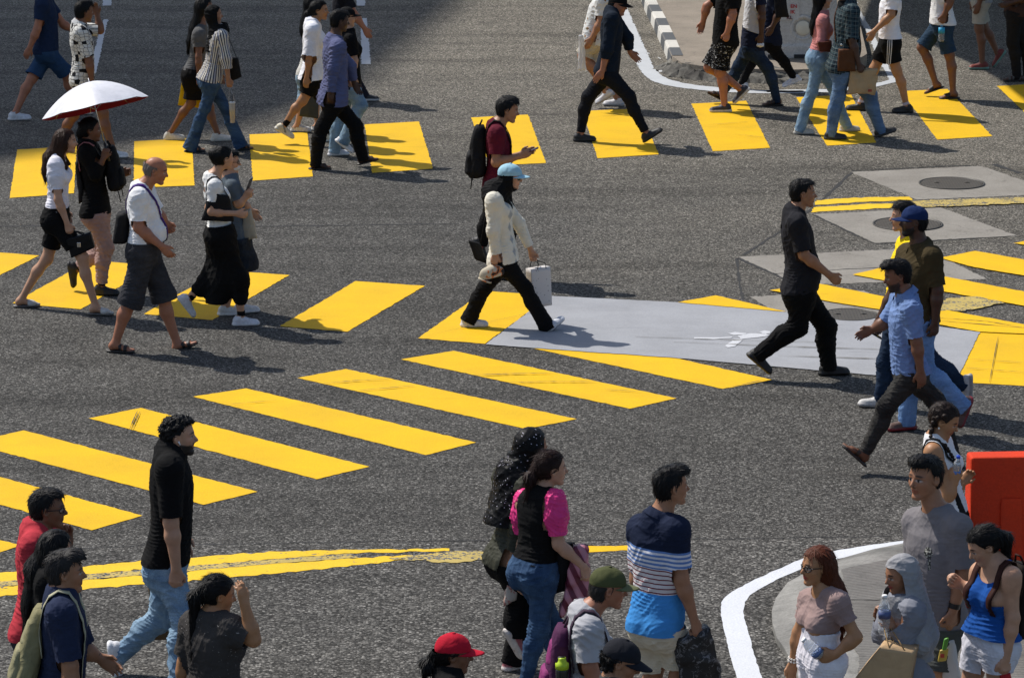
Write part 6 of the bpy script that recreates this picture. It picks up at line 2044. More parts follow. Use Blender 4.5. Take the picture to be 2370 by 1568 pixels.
if want(36):
    person('grey_tee_woman', 'I', 40, 1.55, 'f', dict(ht=(1240, 963), sh=(1300, 1290), el=(1425, 1350), wr=(1375, 1145), ha=(1355, 1045), hip=(1250, 1700), hd=(1235, 1095), fsh=(1090, 1265), fel=(1040, 1480), fwr=(1020, 1650)),
       'woman with black ponytail in speckled charcoal tee holding her forehead', 'gold', fat=1.25, hy=15, hp=10, top=dict(col=(.05, .05, .05), pat=pat_speck, sleeve=.22, sease=.040, ease=.022, name='tee'), bot=dict(k='trousers', col=(.02, .02, .02)), shoes=sn(), hair=dict(k='pony', len=.34, pz=.08), hands=('relax', 'relax'), res=.0065)
if want(37):
    person('sparkly_scarf_woman', 'J', 30, 1.58, 'f', dict(sh=(690, 390), el=(650, 640), wr=(610, 830), hip=(650, 830), kn=(650, 1150), an=(640, 1290), to=(650, 1400), fkn=(700, 1150), fan=(610, 1440), hd=(735, 130), fel=(640, 600), fwr=(590, 850)),
       'woman in long glittering black headscarf, olive tunic and pink clogs', 'tan', top=dict(col=(.044, .045, .032), sleeve=.45, ease=.020, hem=-.06, rough=.6, name='tunic'), bot=dict(k='trousers', col=BLACK, ease=.03, g2=.04), shoes=dict(k='clog', col=(.36, .10, .12), sole=(.6, .55, .52)), hijab=dict(col=(.0062, .0062, .0066), pat=pat_spark, len=.30, tail=(590, 455), tlen=.26, tr=.075, rough=.5), hands=('fist', 'fist'))
if want(38):
    person('pink_sleeve_woman', 'J', 42, 1.62, 'f', dict(ht=(845, 157), sh=(868, 480), el=(892, 745), wr=(1045, 880), ha=(1070, 960), hip=(800, 905), kn=(770, 1260), an=(690, 1590), fkn=(870, 1260), fan=(880, 1500), hd=(850, 275), fsh=(680, 480), fel=(664, 730), fwr=(634, 920), fha=(640, 1010)),
       'woman in black vest with shiny hot pink puff sleeves and blue jeans', 'light', hy=14, top=dict(col=(.0062, .0062, .0066), sleeve=0, strap=.03, ease=.015, hem=.04, neck=.060, name='vest', psleeve=dict(col=(.72, .050, .22), len=.20)), bot=dict(k='trousers', col=(.03, .06, .12), pat=J_MID, ease=.010, name='jeans', waist=.12),
       shoes=sn(), hair=dict(k='pony', len=.14, pz=-.02, col=(.022, .010, .008), scrunchie=(.55, .16, .30)), hands=('fist', 'relax'), hips=.86, res=.0062)
if want(39):
    person('red_cap_woman', 'J', 0, 1.54, 'f', dict(ht=(240, 1287), sh=(215, 1640), hip=(210, 2060), hd=(250, 1415)),
       'woman in bright red cap with short black ponytail at the bottom edge', 'brown', hp=4, top=dict(col=(.0062, .0062, .0066), sleeve=.2, name='tee'), bot=dict(k='trousers', col=(.03, .03, .04)), shoes=sn(), hair=dict(k='pony', len=.06, pz=-.12), cap=dict(col=(.46, .012, .030), z=.14), res=.0065)
if want(40):
    person('olive_cap_man', 'K', 4, 1.60, 'm', dict(ht=(380, 742), sh=(255, 1235), el=(265, 1490), hip=(255, 1700), hd=(400, 935), fel=(420, 1480)),
       'man in olive green cap and mottled grey white tee wearing the purple backpack', 'red', hp=8, top=dict(col=(.40, .40, .42), sleeve=.24, sease=.035, ease=.020, name='tee', amp=.007), bot=dict(k='trousers', col=(.03, .03, .04)), shoes=sn(), hair=dict(k='short', vol=.5, col=(.03, .027, .025)), cap=dict(col=(.075, .082, .034), pcol=(.13, .14, .07)), res=.0065)
if want(41):
    person('dark_cap_person', 'K', -8, 1.56, 'm', dict(ht=(470, 1292), sh=(420, 1740), hip=(420, 2200), hd=(490, 1450)),
       'person with black curls under a charcoal cap, lowest at the bottom edge', 'tan', hp=18, top=dict(col=(.05, .05, .05), sleeve=.2, name='tee'), bot=dict(k='trousers', col=(.03, .03, .04)), shoes=sn(), hair=dict(k='curly', vol=2.0, nape=-.35), cap=dict(col=(.016, .017, .022), dip=.3), res=.0065)
if want(42):
    person('polo_man', 'K', 48, 1.72, 'm', dict(ht=(830, 78), sh=(870, 530), el=(905, 870), wr=(995, 1160), ha=(1025, 1270), hip=(820, 1180), kn=(900, 1450), an=(880, 1800), fkn=(720, 1480), fan=(700, 1760), hd=(840, 220), fsh=(625, 520), fel=(600, 800), fwr=(590, 1040), fha=(600, 1160)),
       'man in navy, white and blue striped polo and cream shorts, carrying a black bag', 'tan', fat=.98, hips=.93, hy=18, top=dict(col=WHITE, pat=pat_polo, sleeve=.22, sease=.032, ease=.022, hem=-.06, collar=True, ccol=(.012, .018, .042), flare=.012, name='polo_shirt'), bot=dict(k='shorts', col=(.62, .55, .42), hem=.50, wide=.028, name='shorts', amp=.006),
       shoes=sn(), hair=dict(k='quiff', vol=.8), hands=('fist', 'relax'), res=.0062)
if want(43):
    person('auburn_woman', 'L', 200, 1.58, 'f', dict(ht=(620, 722), sh=(745, 1090), el=(852, 1310), wr=(720, 1420), ha=(620, 1440), hip=(660, 1440), hd=(600, 860), fsh=(560, 1075), fel=(490, 1280), fwr=(455, 1470), side=-1),
       'woman with long auburn hair and glasses in cropped taupe tee and white trousers', 'gold', glasses=True, hy=208, lipred=True, top=dict(col=(.30, .21, .195), sleeve=.16, ease=.009, hem=.17, neck=.085, name='crop_tee'), bot=dict(k='trousers', col=(.78, .75, .80), ease=.010, waist=.10),
       shoes=sn(), hair=dict(k='long', len=.20, col=(.085, .022, .009), front=.02), hands=('hold', 'relax'), res=.0062)
if want(44):
    person('grey_scarf_girl', 'L', 205, 1.46, 'f', dict(ht=(1165, 772), sh=(1205, 1150), el=(1150, 1340), wr=(1085, 1245), ha=(1040, 1180), hip=(1190, 1570), hd=(1125, 910), fsh=(1085, 1130), fel=(1020, 1290), fwr=(1010, 1200), fha=(1000, 1150), side=-1),
       'girl in long pale grey headscarf and tunic holding a water bottle', 'tan', hp=12, lipred=True, top=dict(col=(.20, .21, .245), sleeve=.44, ease=.03, sease=.026, hem=-.2, flare=.06, rough=.6, name='tunic'), bot=dict(k='skirt', col=(.18, .19, .23), hem=.9, flare=.03, name='long_skirt'),
       shoes=sn(), hijab=dict(col=(.29, .288, .298), len=.22, tail=(1290, 1300), tlen=.30, tr=.10, rough=.55, amp=.005), hands=('hold', 'hold'), res=.0062)
if want(45):
    person('grey_tee_man', 'L', 222, 1.78, 'm', dict(ht=(1300, 152), sh=(1500, 620), el=(1535, 900), wr=(1468, 1140), ha=(1440, 1260), hip=(1425, 1190), hd=(1285, 300), fsh=(1235, 580), fel=(1230, 850), fwr=(1260, 1050), side=-1),
       'broad man in grey tee with a small dark crest, looking left with narrowed eyes', 'tan', fat=1.02, hy=222, top=dict(col=(.19, .18, .18), pat=pat_emblem, sleeve=.25, sease=.036, ease=.020, hem=-.08, name='tee', amp=.003, fold=.25), bot=dict(k='shorts', col=(.07, .075, .07), hem=.5, name='shorts'),
       shoes=sn(), hair=dict(k='quiff', vol=1.1), hands=('fist', 'relax'), res=.006, hscale=1.07)
if want(46):
    person('blue_top_woman', 'L', 215, 1.62, 'f', dict(ht=(1680, 583), sh=(1835, 930), el=(1848, 1190), wr=(1800, 1440), ha=(1795, 1520), hip=(1760, 1350), hd=(1655, 730), kn=(1740, 1680), fkn=(1560, 1690), fsh=(1640, 900), fel=(1590, 1030), fwr=(1520, 975), fha=(1470, 945), side=-1),
       'woman in bright blue sleeveless peplum top and white shorts looking down', 'light', hp=28, hy=195, top=dict(col=(.012, .075, .30), sleeve=0, strap=.05, ease=.010, hem=.03, neck=.10, tilt=.25, flare=.10, name='peplum_top'), bot=dict(k='shorts', col=(.62, .62, .68), hem=.26, wide=.02, name='shorts'),
       shoes=sn(), hair=dict(k='pony', len=.30, pz=.05), hands=('fist', 'fist'), res=.0062)
if want(47):
    person('braid_woman', 'L', -20, 1.60, 'f', dict(ht=(1405, -160), sh=(1340, 145), el=(1440, 420), wr=(1475, 330), ha=(1472, 260), hip=(1430, 560), hd=(1418, -60), fel=(1500, 380), fwr=(1520, 330)),
       'woman with braided dark hair and pearl earring in white tank top, looking down', 'gold', hp=24, top=dict(col=(.76, .75, .76), sleeve=0, strap=.01, ease=.009, hem=.02, neck=.085, name='tank_top'), bot=dict(k='trousers', col=(.0062, .0062, .0066), ease=.016), shoes=sn((.02, .02, .02)),
       hair=dict(k='braid', end=None, col=(.024, .015, .012)), hands=('hold', 'hold'), res=.0065)
# ------------------------------------------------------------------ things carried
def P3(crop, p, Y): return at_y(*mpx(crop, p), Y)
def pxm(crop, Y):
    """metres per pixel of a crop at depth Y"""
    a = P3(crop, (0, 0), Y); b = P3(crop, (100, 0), Y)
    return np.linalg.norm(b - a) / 100

def bag(name, crop, quad, Y, depth, mat, label, cat, bulge=.02, crumple=.006, seed=1, group=None, handles=None, hmat=None, hr=.004, part='bag_body', skew=0., n=12):
    """soft box hanging at depth Y: quad = top left, top right, bottom right, bottom left of its front"""
    if name == 'person': raise ValueError
    Q = [P3(crop, p, Y) for p in quad]
    o = sum(Q) / 4
    t = thing(name, o, label, cat, group)
    B = np.array([skew, depth, 0.])
    V, F = [], []
    def pt(u, v): return (Q[0] * (1 - u) + Q[1] * u) * (1 - v) + (Q[3] * (1 - u) + Q[2] * u) * v
    w_ = np.linalg.norm(Q[1] - Q[0])
    for sd in (0, 1):
        for j in range(n + 1):
            for i in range(n + 1):
                u, v = i / n, j / n
                b = math.sin(math.pi * u) ** .6 * (.35 + .65 * math.sin(math.pi * min(1, v * .8 + .15)) ** .6)
                p = pt(u, v)
                d = np.array([0, -1., 0]) if sd == 0 else np.array([0, 1., 0])
                V.append(p + (B if sd else 0) * (.25 + .75 * v if bulge > .03 else 1) + d * bulge * b)
    V = np.array(V)
    V = V + np.stack([vnoise(V * 16, seed), vnoise(V * 16, seed + 1), vnoise(V * 16, seed + 2)], 1) * crumple
    V = V + np.stack([vnoise(V * 45, seed + 5), vnoise(V * 45, seed + 6), vnoise(V * 45, seed + 7)], 1) * crumple * .35
    m = n + 1
    for sd in (0, 1):
        for j in range(n):
            for i in range(n):
                a = sd * m * m + j * m + i
                q = (a, a + m, a + m + 1, a + 1)
                F.append(q if sd == 0 else q[::-1])
    for i in range(n):
        for a, b in ((i, i + 1), (n * m + i + 1, n * m + i), ((i + 1) * m, i * m), (i * m + n, (i + 1) * m + n)):
            F.append((a, b, b + m * m, a + m * m))
    MB().add([v - o for v in V], F).build(part, mat, t)
    if handles is not None:
        top = (Q[0] + Q[1]) / 2
        for sd in (0, 1):
            a = Q[0] * .72 + Q[1] * .28 + B * (.1 + .8 * sd); b = Q[0] * .28 + Q[1] * .72 + B * (.1 + .8 * sd)
            h = handles
            pts = [a * (1 - k) ** 2 + 2 * k * (1 - k) * (h * 2 - (a + b) / 2) + b * k * k for k in np.linspace(0, 1, 11)]
            MB().tube([p - o for p in pts], hr, 6).build('handle', hmat or mat, t)
    return t, o

def backpack(pi, col, label, h=.46, w=.30, d=.19, sgn=-1, drop=.02, name='backpack', straps=((1, .09), (-1, .09)), scol=None, pocket=None, gap=.0, lean=0., swid=.05, pcol=None, cat='backpack', a0=-60, a1=215):
    o = pi['C'] + pi['fw'] * sgn * ((.105 if sgn < 0 else .13) * pi['s'] + d / 2 + gap) - pi['up'] * (h - .05 + drop)
    t = thing(name, o, label, cat)
    m = cloth(col, None, rough=.75, fold=.7, name='nylon')
    Zp = unit(pi['up'] + pi['fw'] * lean)
    X, Yv = pi['lat'], pi['fw'] * sgn
    z0 = np.zeros(3)
    MB().sack(z0, X, Yv, Zp, w, d, h, nu=18, nv=20, top=.60, bot=1., sq=2.7, crumple=.035, seed=3, end=.28).build('main_pouch', m, t)
    pc = cloth(pcol or col, None, rough=.7, fold=.7, name='nylon_front')
    MB().sack(Yv * d * .34 + Zp * h * .07, X, Yv, Zp, w * .78, d * .50, h * .42, nu=16, nv=12, top=.8, bot=1., sq=2.8, crumple=.035, seed=8, end=.25).build('front_pocket', pc, t)
    MB().sack(Yv * d * .22 + Zp * h * .54, X, Yv, Zp, w * .66, d * .44, h * .28, nu=16, nv=10, top=.65, bot=1., sq=2.7, crumple=.03, seed=9, end=.25).build('upper_pocket', pc, t)
    sm_ = cloth(scol or col, None, rough=.7, fold=.3, name='webbing')
    top = Zp * h
    MB().tube([top - X * .04, top + Zp * .05 - X * .02 - Yv * .02, top + Zp * .05 + X * .02 - Yv * .02, top + X * .04], .007, 6).build('grab_loop', sm_, t)
    for sd, lt in straps:
        mb, pts, dirs = shoulder_strap(pi, sd, None, w=swid, lateral=lt, a0=a0, a1=a1) if sgn < 0 else shoulder_strap(pi, sd, None, w=swid, lateral=lt, a0=-30, a1=240)
        mb.build('shoulder_strap', sm_, t, off=o)
    for sd in (-1, 1):
        MB().tube([X * sd * w * .42 + Zp * .05 + Yv * d * .1, X * sd * w * .44 + Zp * -.02 + Yv * d * .2, X * sd * w * .40 - Zp * .10 + Yv * d * .22], .005, 5).build('strap_tail', sm_, t)
    return t, o

def crossbody(pi, t, o, col, w=.03, tilt=.4, sgn=1, a0=-62, a1=235, gap=.004, drop=.22, name='strap'):
    e2 = unit(pi['up'] + pi['n'] * tilt * sgn)
    mb, pts = loop_strap(pi, pi['C'] - pi['up'] * drop, pi['fw'], e2, a0, a1, w, gap)
    return mb.build(name, cloth(col, None, rough=.6, fold=.2, name='strap_webbing'), t, off=o)

def glassy(name, col, rough=.08, alpha=.55):
    key = ('g', name)
    if key in _cl: return _cl[key]
    m, nt, b, n_, l = nodes(name)
    b.inputs['Base Color'].default_value = (*col, 1)
    b.inputs['Roughness'].default_value = rough
    b.inputs['Transmission Weight'].default_value = alpha
    b.inputs['IOR'].default_value = 1.15
    _cl[key] = m
    return m
M_clear = glassy('clear_plastic', (.86, .90, .92), .12, .75)

def bottle(name, base, ax, h, r, label, capcol, band=None, bandr=(.35, .62), water=None):
    ax = unit(ax)
    t = thing(name, base, label, 'bottle')
    z = np.zeros(3)
    MB().lathe([(r * .8, 0), (r, .012), (r * .93, h * .22), (r, h * .3), (r * .94, h * .5), (r, h * .62), (r * .8, h * .76), (r * .40, h * .88), (r * .38, h * .92)], z, ax, 18).build('bottle_body', M_clear, t)
    MB().lathe([(r * .46, h * .915), (r * .46, h), (r * .40, h * 1.005)], z, ax, 14).build('cap', plain('bottle_cap_%d' % int(sum(capcol) * 1000), capcol, .4), t)
    if band is not None:
        MB().lathe([(r * 1.02, h * bandr[0]), (r * 1.02, h * bandr[1])], z, ax, 18).build('label_band', plain('bottle_label_%d' % int(sum(band) * 1000), band, .5, nz=.4), t)
    return t

def phone(pos, X, Yv, col, label, w=.072, h=.15):
    """X = width direction, Yv = length direction"""
    t = thing('phone', pos, label, 'phone')
    Zn = np.cross(X, Yv)
    MB().sack(-Yv * h / 2, X, Zn, Yv, w, .010, h, nu=10, nv=8, sq=7).build('phone_case', plain('phone_case_%d' % int(sum(col) * 1000), col, .35), t)
    MB().add([X * sx * w * .45 + Yv * sy * h * .46 + Zn * .0062 for sx, sy in ((-1, -1), (1, -1), (1, 1), (-1, 1))], [(0, 1, 2, 3)]).build('screen', plain('phone_screen', (.01, .011, .013), .12), t, smooth=False)
    return t

KRAFT = (.46, .31, .165)
def paper(col, name='kraft_paper', rough=.75):
    return cloth(col, None, rough=rough, fold=.35, name=name)
M_blk = cloth((.012, .012, .013), None, rough=.7, fold=.5, name='black_canvas')
M_lea = cloth((.012, .012, .013), None, rough=.38, fold=.25, name='black_leather')
M_steel = plain('steel', (.6, .6, .6), .25, 1.)

G = PEOPLE.get
if G('skirt_girl'):
    p = G('skirt_girl')
    bag('shopping_bag', 'A', [(1502, 650), (1655, 645), (1652, 892), (1466, 868)], p['Yc'] + .12, .10, paper((.72, .46, .008), 'yellow_paper', .6), 'bright yellow paper bag held behind the black skirt', 'bag', bulge=.004, crumple=.003, handles=p['fgrip'], hmat=M_blk)
if G('striped_woman'):
    p = G('striped_woman')
    g_ = p['grip']
    r = 27 * pxm('A', g_[1]); top = P3('A', (1912, 850), g_[1]); bot = P3('A', (1917, 1012), g_[1])
    t = thing('drink_cup', bot, 'clear plastic cup of iced yellow drink hanging from a carrier handle', 'cup')
    ax = unit(top - bot); h = np.linalg.norm(top - bot); z = np.zeros(3)
    MB().lathe([(r * .68, 0), (r * .74, .004), (r * .95, h * .94), (r, h)], z, ax, 18).build('cup_body', glassy('cup_plastic', (.9, .9, .88), .15, .7), t)
    MB().lathe([(r * .60, .006), (r * .84, h * .66), (r * .84, h * .68)], z, ax, 16).build('drink', plain('yellow_drink', (.62, .40, .06), .2, nz=.5), t)
    MB().lathe([(r * 1.05, h), (r * 1.05, h * 1.04), (r * .9, h * 1.06)], z, ax, 18).build('lid', plain('milky_lid', (.6, .6, .58), .3), t)
    MB().tube([z + ax * h * .7, z + ax * h * 1.45 + np.array([.006, 0, 0])], .005, 7).build('straw', plain('dark_straw', (.03, .03, .03), .4), t)
    MB().tube([ax * h * 1.0 + np.array([-r, 0, 0]), g_ - bot, ax * h * 1.0 + np.array([r, 0, 0])], .003, 5).build('carrier_loop', plain('clear_loop', (.4, .4, .42), .3), t)
    t, o = bag('tote_bag', 'A', [(1880, 470), (1958, 478), (1990, 632), (1900, 672)], p['Yc'] + .16, .07, M_blk, 'black tote bag under the far arm of the striped blouse', 'bag', bulge=.02)
    MB().ribbon([P3('A', q, p['Yc'] + .19) for q in ((1890, 480), (1850, 360), (1835, 270), (1880, 300), (1950, 480))], np.array([0, 1., 0]), np.array([1., 0, 0]), .03, .004).build('strap', M_blk, t, off=o)
if G('denim_skirt_woman'):
    p = G('denim_skirt_woman')
    bag('tote_bag', 'B', [(345, 755), (478, 758), (470, 978), (318, 958)], p['Yc'] - .24, .08, cloth((.055, .060, .058), None, rough=.6, name='grey_canvas'), 'dark grey tote bag with pale trim behind bare legs', 'bag', bulge=.015, handles=p['grip'], hmat=cloth((.4, .36, .28)))
if G('maroon_boy'):
    p = G('maroon_boy')
    phone(p['grip'] + p['fwd'] * .03 + Z3 * .02, np.array([0, 1., 0]), unit([1, 0, .42]), (.12, .012, .025), 'phone in a dark red case held out by the young man in maroon')
    backpack(p, (.010, .010, .011), 'bulging black backpack worn by the young man in maroon', h=.50, w=.32, d=.20, drop=-.02, gap=.02, lean=.12)
if G('cream_sweater_woman'):
    p = G('cream_sweater_woman')
    def pat_terr(nt, u, v): return (.6, .6, .6)
    m, nt, b, n_, l = nodes('terrazzo_paper')
    tc = N(nt, 'ShaderNodeTexCoord').outputs['Object']
    vo = N(nt, 'ShaderNodeTexVoronoi', i_Scale=30.); l.new(tc, vo.inputs['Vector'])
    l.new(ramp(nt, vo.outputs['Distance'], [(.16, (.26, .24, .24)), (.20, (.56, .53, .51))]), b.inputs['Base Color']); b.inputs['Roughness'].default_value = .6
    o = P3('F', (738, 1290), p['Yc'] + .16)
    t = thing('paper_bag', o, 'white speckled paper carrier bag hanging behind the striding leg', 'bag')
    a = R(38); X = np.array([math.cos(a), math.sin(a), 0]); Yv = np.array([-math.sin(a), math.cos(a), 0])
    up_ = unit([-.05, 0, 1])
    MB().sack(np.zeros(3), X, Yv, up_, .23, .085, .36, nu=24, nv=10, sq=16, crumple=.003, end=0).build('bag_body', m, t)
    for sd in (-1, 1):
        h0 = up_ * .355 + Yv * sd * .055
        MB().tube([h0 - X * .05, h0 - X * .04 + Z3 * .05, p['fgrip'] - o, h0 + X * .04 + Z3 * .05, h0 + X * .05], .004, 6).build('handle', M_blk, t)
    g_ = p['grip']; c = P3('F', (455, 1100), g_[1] - .01)
    t = thing('spare_cap', c, 'cream cap with orange and black print held in the near hand', 'hat')
    m, nt, b, n_, l = nodes('printed_cotton')
    tc = N(nt, 'ShaderNodeTexCoord').outputs['Object']
    l.new(ramp(nt, noise(nt, tc, 14, 2, .5, .5), [(0, (.50, .44, .33)), (.50, (.50, .44, .33)), (.53, (.52, .17, .05)), (.60, (.52, .17, .05)), (.62, (.02, .015, .012))], 'CONSTANT'), b.inputs['Base Color']); b.inputs['Roughness'].default_value = .8
    f = Fld().add(ell((0, 0, 0), (np.array([.95, 0, .25]), np.array([0, 1., 0]), np.array([-.25, 0, .95])), (.115, .06, .075)), .01)
    V, F = surf(f, .007, [lambda V: .25 * V[:, 0] - V[:, 2] - .035], lambda V: .006 * vnoise(V * 18, 4))
    link('crown_panel', np_mesh('crown_panel', V, F), m, t)
    MB().sack(np.array([-.06, -.01, -.055]), unit([.8, 0, -.3]), np.array([0, 1., 0]), unit([-.3, 0, -.8]), .13, .10, .012, sq=2.4).build('peak', m, t)
    t = thing('sling_bag', P3('F', (392, 965), p['Yc'] + .10), 'small black sling bag hanging behind the cream cardigan', 'bag')
    MB().sack(np.array([0, 0, -.10]), np.array([.9, 0, -.3]), np.array([0, 1., 0]), unit([-.3, 0, .9]), .13, .07, .19, sq=3, crumple=.02).build('pouch', M_blk, t)
    MB().ribbon([np.array([0, 0, .08]), np.array([.03, .0, .25]), np.array([.07, .0, .45])], np.array([0, 1., 0]), np.array([-1., 0, 0]), .035).build('strap', M_blk, t)
if G('beige_shorts_man'):
    p = G('beige_shorts_man'); Y = p['W'][1] - .02
    M_pb = glassy('thin_plastic', (.80, .80, .80), .3, .35)
    t = thing('plastic_bag', P3('C', (390, 600), Y), 'crumpled white plastic bag beside the beige shorts', 'bag')
    k = pxm('C', Y)
    MB().sack(np.zeros(3), np.array([1., 0, 0]), np.array([0, 1., 0]), unit([-.05, 0, 1]), 85 * k, .09, 300 * k, nu=18, nv=24, top=.45, bot=.8, sq=2.2, crumple=.13, seed=5).build('bag_body', M_pb, t)
if G('knotted_man'):
    p = G('knotted_man')
    t = thing('paper_tissue', p['grip'], 'crumpled white tissue in the dark hand beside the jeans', 'tissue')
    f = Fld().add(ell((0, -.01, -.04), (np.array([1., 0, 0]), np.array([0, 1., 0]), Z3), (.045, .03, .03)), .01)
    V, F = surf(f, .006, None, lambda V: .014 * vnoise(V * 40, 2)); link('tissue_sheet', np_mesh('tissue_sheet', V, F), plain('tissue', (.72, .72, .70), .9), t)
if G('black_leggings_person'):
    p = G('black_leggings_person')
    bag('shoulder_bag', 'C', [(2035, -20), (2135, -25), (2160, 145), (2050, 155)], p['Yc'] - .30, .10, M_blk, 'black shoulder bag in front of the white barrier lettering', 'bag', bulge=.03)
if G('pink_blouse_woman'):
    p = G('pink_blouse_woman')
    bag('purse', 'D', [(470, 392), (592, 378), (596, 482), (482, 476)], p['Yc'] - .28, .06, cloth((.085, .022, .012), None, rough=.5), 'small reddish brown purse held against the pink blouse', 'purse', bulge=.012)
if G('plaid_man'):
    p = G('plaid_man')
    t, o = bag('sling_bag', 'D', [(660, 462), (800, 455), (822, 660), (650, 656)], p['Yc'] - .25, .09, cloth((.095, .036, .014), None, rough=.5, name='brown_leather'), 'brown leather bag slung over the plaid shirt', 'bag', bulge=.02)
    crossbody(p, t, o, (.08, .03, .013), .028, -.42, 1)
    q = P3('D', (685, 415), p['Yc'] - .22) - o
    MB().lathe([(.016, 0), (.016, .006), (.010, .008)], q, (0, -1, 0), 14).build('buckle', M_steel, t)
    t, o = bag('paper_bag', 'D', [(772, 655), (1022, 640), (1000, 878), (742, 872)], p['W'][1] + .02, .13, paper(KRAFT), 'crumpled brown paper bag hanging from the hand of the plaid man', 'bag', bulge=.008, crumple=.014, seed=4)
    q = P3('D', (948, 836), p['W'][1] + .004) - o
    MB().add([q + np.array([x, -.006, z]) for x, z in ((-.022, -.016), (.022, -.014), (.022, .016), (-.022, .014))], [(0, 1, 2, 3)]).build('red_mark', plain('red_print', (.30, .04, .02), .6), t, smooth=False)
if G('denim_shorts_man'):
    p = G('denim_shorts_man'); Y = p['grip'][1]
    k = pxm('D', Y)
    bottle('water_bottle', P3('D', (1607, 382), Y), (0, 0, 1), 150 * k, 29 * k, 'clear bottle with bright blue label carried beside dark denim shorts', (.12, .35, .5), (.02, .32, .55), (.50, .86))
if G('umbrella_woman'):
    p = G('umbrella_woman')
    Yu = p['W'][1]
    rim = P3('A', (785, 888), Yu)
    hand = p['grip']
    ax = unit(np.array([-.235, .200, 1.]))
    Rr = 452 * pxm('A', Yu)
    hgt = .25
    e1 = unit(np.array([1., 0, .235])); e1 = unit(e1 - ax * e1.dot(ax)); e2 = np.cross(ax, e1)
    base = rim - ax * .80
    t = thing('umbrella', hand, 'open silver white umbrella with dark red lining, tilted over the woman in black', 'umbrella')
    NS, NR, SUB = 8, 10, 6
    def canopy(dz, nm, mat):
        V, F = [], []
        for j in range(NR + 1):
            q = j / NR
            for i in range(NS * SUB):
                a = 2 * math.pi * i / (NS * SUB) + .25
                w_ = abs(math.sin(NS / 2 * (a - .25)))          # 0 on a rib, 1 between ribs
                r = Rr * q * (1 - .075 * w_ * q)
                z = hgt * (1 - q ** 1.9) - .026 * w_ * q * (1 - .75 * q)
                V.append(rim - hand + ax * (z + dz) + (e1 * math.cos(a) + e2 * math.sin(a)) * r)
        n_ = NS * SUB
        for j in range(NR):
            for i in range(n_):
                F.append((j * n_ + i, j * n_ + (i + 1) % n_, (j + 1) * n_ + (i + 1) % n_, (j + 1) * n_ + i))
        return MB().add(V, F).build(nm, mat, t)
    canopy(0, 'canopy', cloth((.68, .68, .72), None, rough=.42, fold=.15, name='silver_cloth'))
    canopy(-.007, 'lining', cloth((.20, .008, .018), None, rough=.8, fold=.1, name='red_lining'))
    for i in range(NS):
        a = 2 * math.pi * i / NS + .25
        d = e1 * math.cos(a) + e2 * math.sin(a)
        pts = [rim - hand + ax * (hgt * (1 - q ** 1.9) - .014) + d * Rr * q for q in np.linspace(0, 1, 8)]
        MB().tube(pts, .0025, 5).build('rib', M_steel, t)
        MB().tube([rim - hand + ax * (hgt * (1 - .25) - .02) + d * Rr * .5, rim - hand - ax * .02], .002, 5).build('stretcher', M_steel, t)
    top = rim - hand + ax * (hgt + .035)
    end = (hand - rim); 
    low = -unit(rim - hand) * .09
    MB().tube([top, rim - hand, low * 0], .0055, 8).build('shaft', M_steel, t)
    MB().tube([-low * .8, low * .3, low * 1.2], .013, 8).build('handle', plain('dark_handle', (.02, .02, .02), .4), t)
    backpack(p, (.010, .010, .011), 'black backpack worn on the chest under the umbrella', h=.42, w=.30, d=.17, sgn=1, drop=.03)
    t, o = bag('shoulder_bag', 'E', [(478, 255), (530, 230), (560, 480), (505, 520)], p['Yc'] - .02, .12, cloth((.016, .015, .017), None, rough=.6), 'dark shoulder bag with a dusty pink strap behind the umbrella holder', 'bag', bulge=.03)
    MB().ribbon(hug(p, p['C'] + p['n'] * .12 - p['up'] * .15, [p['fw'] * math.cos(R(a)) + p['up'] * math.sin(R(a)) for a in range(70, 200, 12)]), p['n'], [p['fw'] * math.cos(R(a)) + p['up'] * math.sin(R(a)) for a in range(70, 200, 12)], .05).build('strap', cloth((.40, .17, .18)), t, off=o)
if G('white_blouse_woman'):
    p = G('white_blouse_woman'); g_ = p['grip']; Y = g_[1] - .02
    t, o = bag('handbag', 'E', [(420, 742), (575, 706), (600, 800), (456, 864)], Y, .09, M_lea, 'small black leather handbag with silver clasp beside the black shorts', 'handbag', bulge=.012, crumple=.002, handles=g_, hmat=M_lea, hr=.006)
    q = [P3('E', v, Y) - o + np.array([0, -.022, 0]) for v in ((424, 748), (573, 712), (576, 745), (506, 792), (438, 780))]
    MB().add(q + [v + np.array([0, .012, 0]) for v in q], [(0, 4, 3, 2, 1), (5, 6, 7, 8, 9)] + [(i, (i + 1) % 5, 5 + (i + 1) % 5, 5 + i) for i in range(5)]).build('flap', M_lea, t, smooth=False)
    q = P3('E', (506, 776), Y) - o + np.array([0, -.025, 0])
    MB().sack(q + np.array([0, 0, -.022]), np.array([1., 0, 0]), np.array([0, 1., 0]), Z3, .036, .008, .044, sq=5).build('clasp', M_steel, t)
    W = p['n']
if G('old_man'):
    p = G('old_man')
    o = P3('E', (770, 760), p['Yc'] + .02)
    t = thing('sling_bag', o, 'black bag with purple strap on the back of the balding older man', 'bag')
    k = pxm('E', p['Yc'])
    MB().sack(np.zeros(3), p['fw'], p['n'], unit([0.12, 0, 1]), 110 * k, .26, 195 * k, nu=18, nv=12, sq=2.6, top=.75, bot=.9, crumple=.02).build('pouch', M_blk, t)
    crossbody(p, t, o, (.055, .018, .16), .036, .34, 1, a0=-48, a1=225)
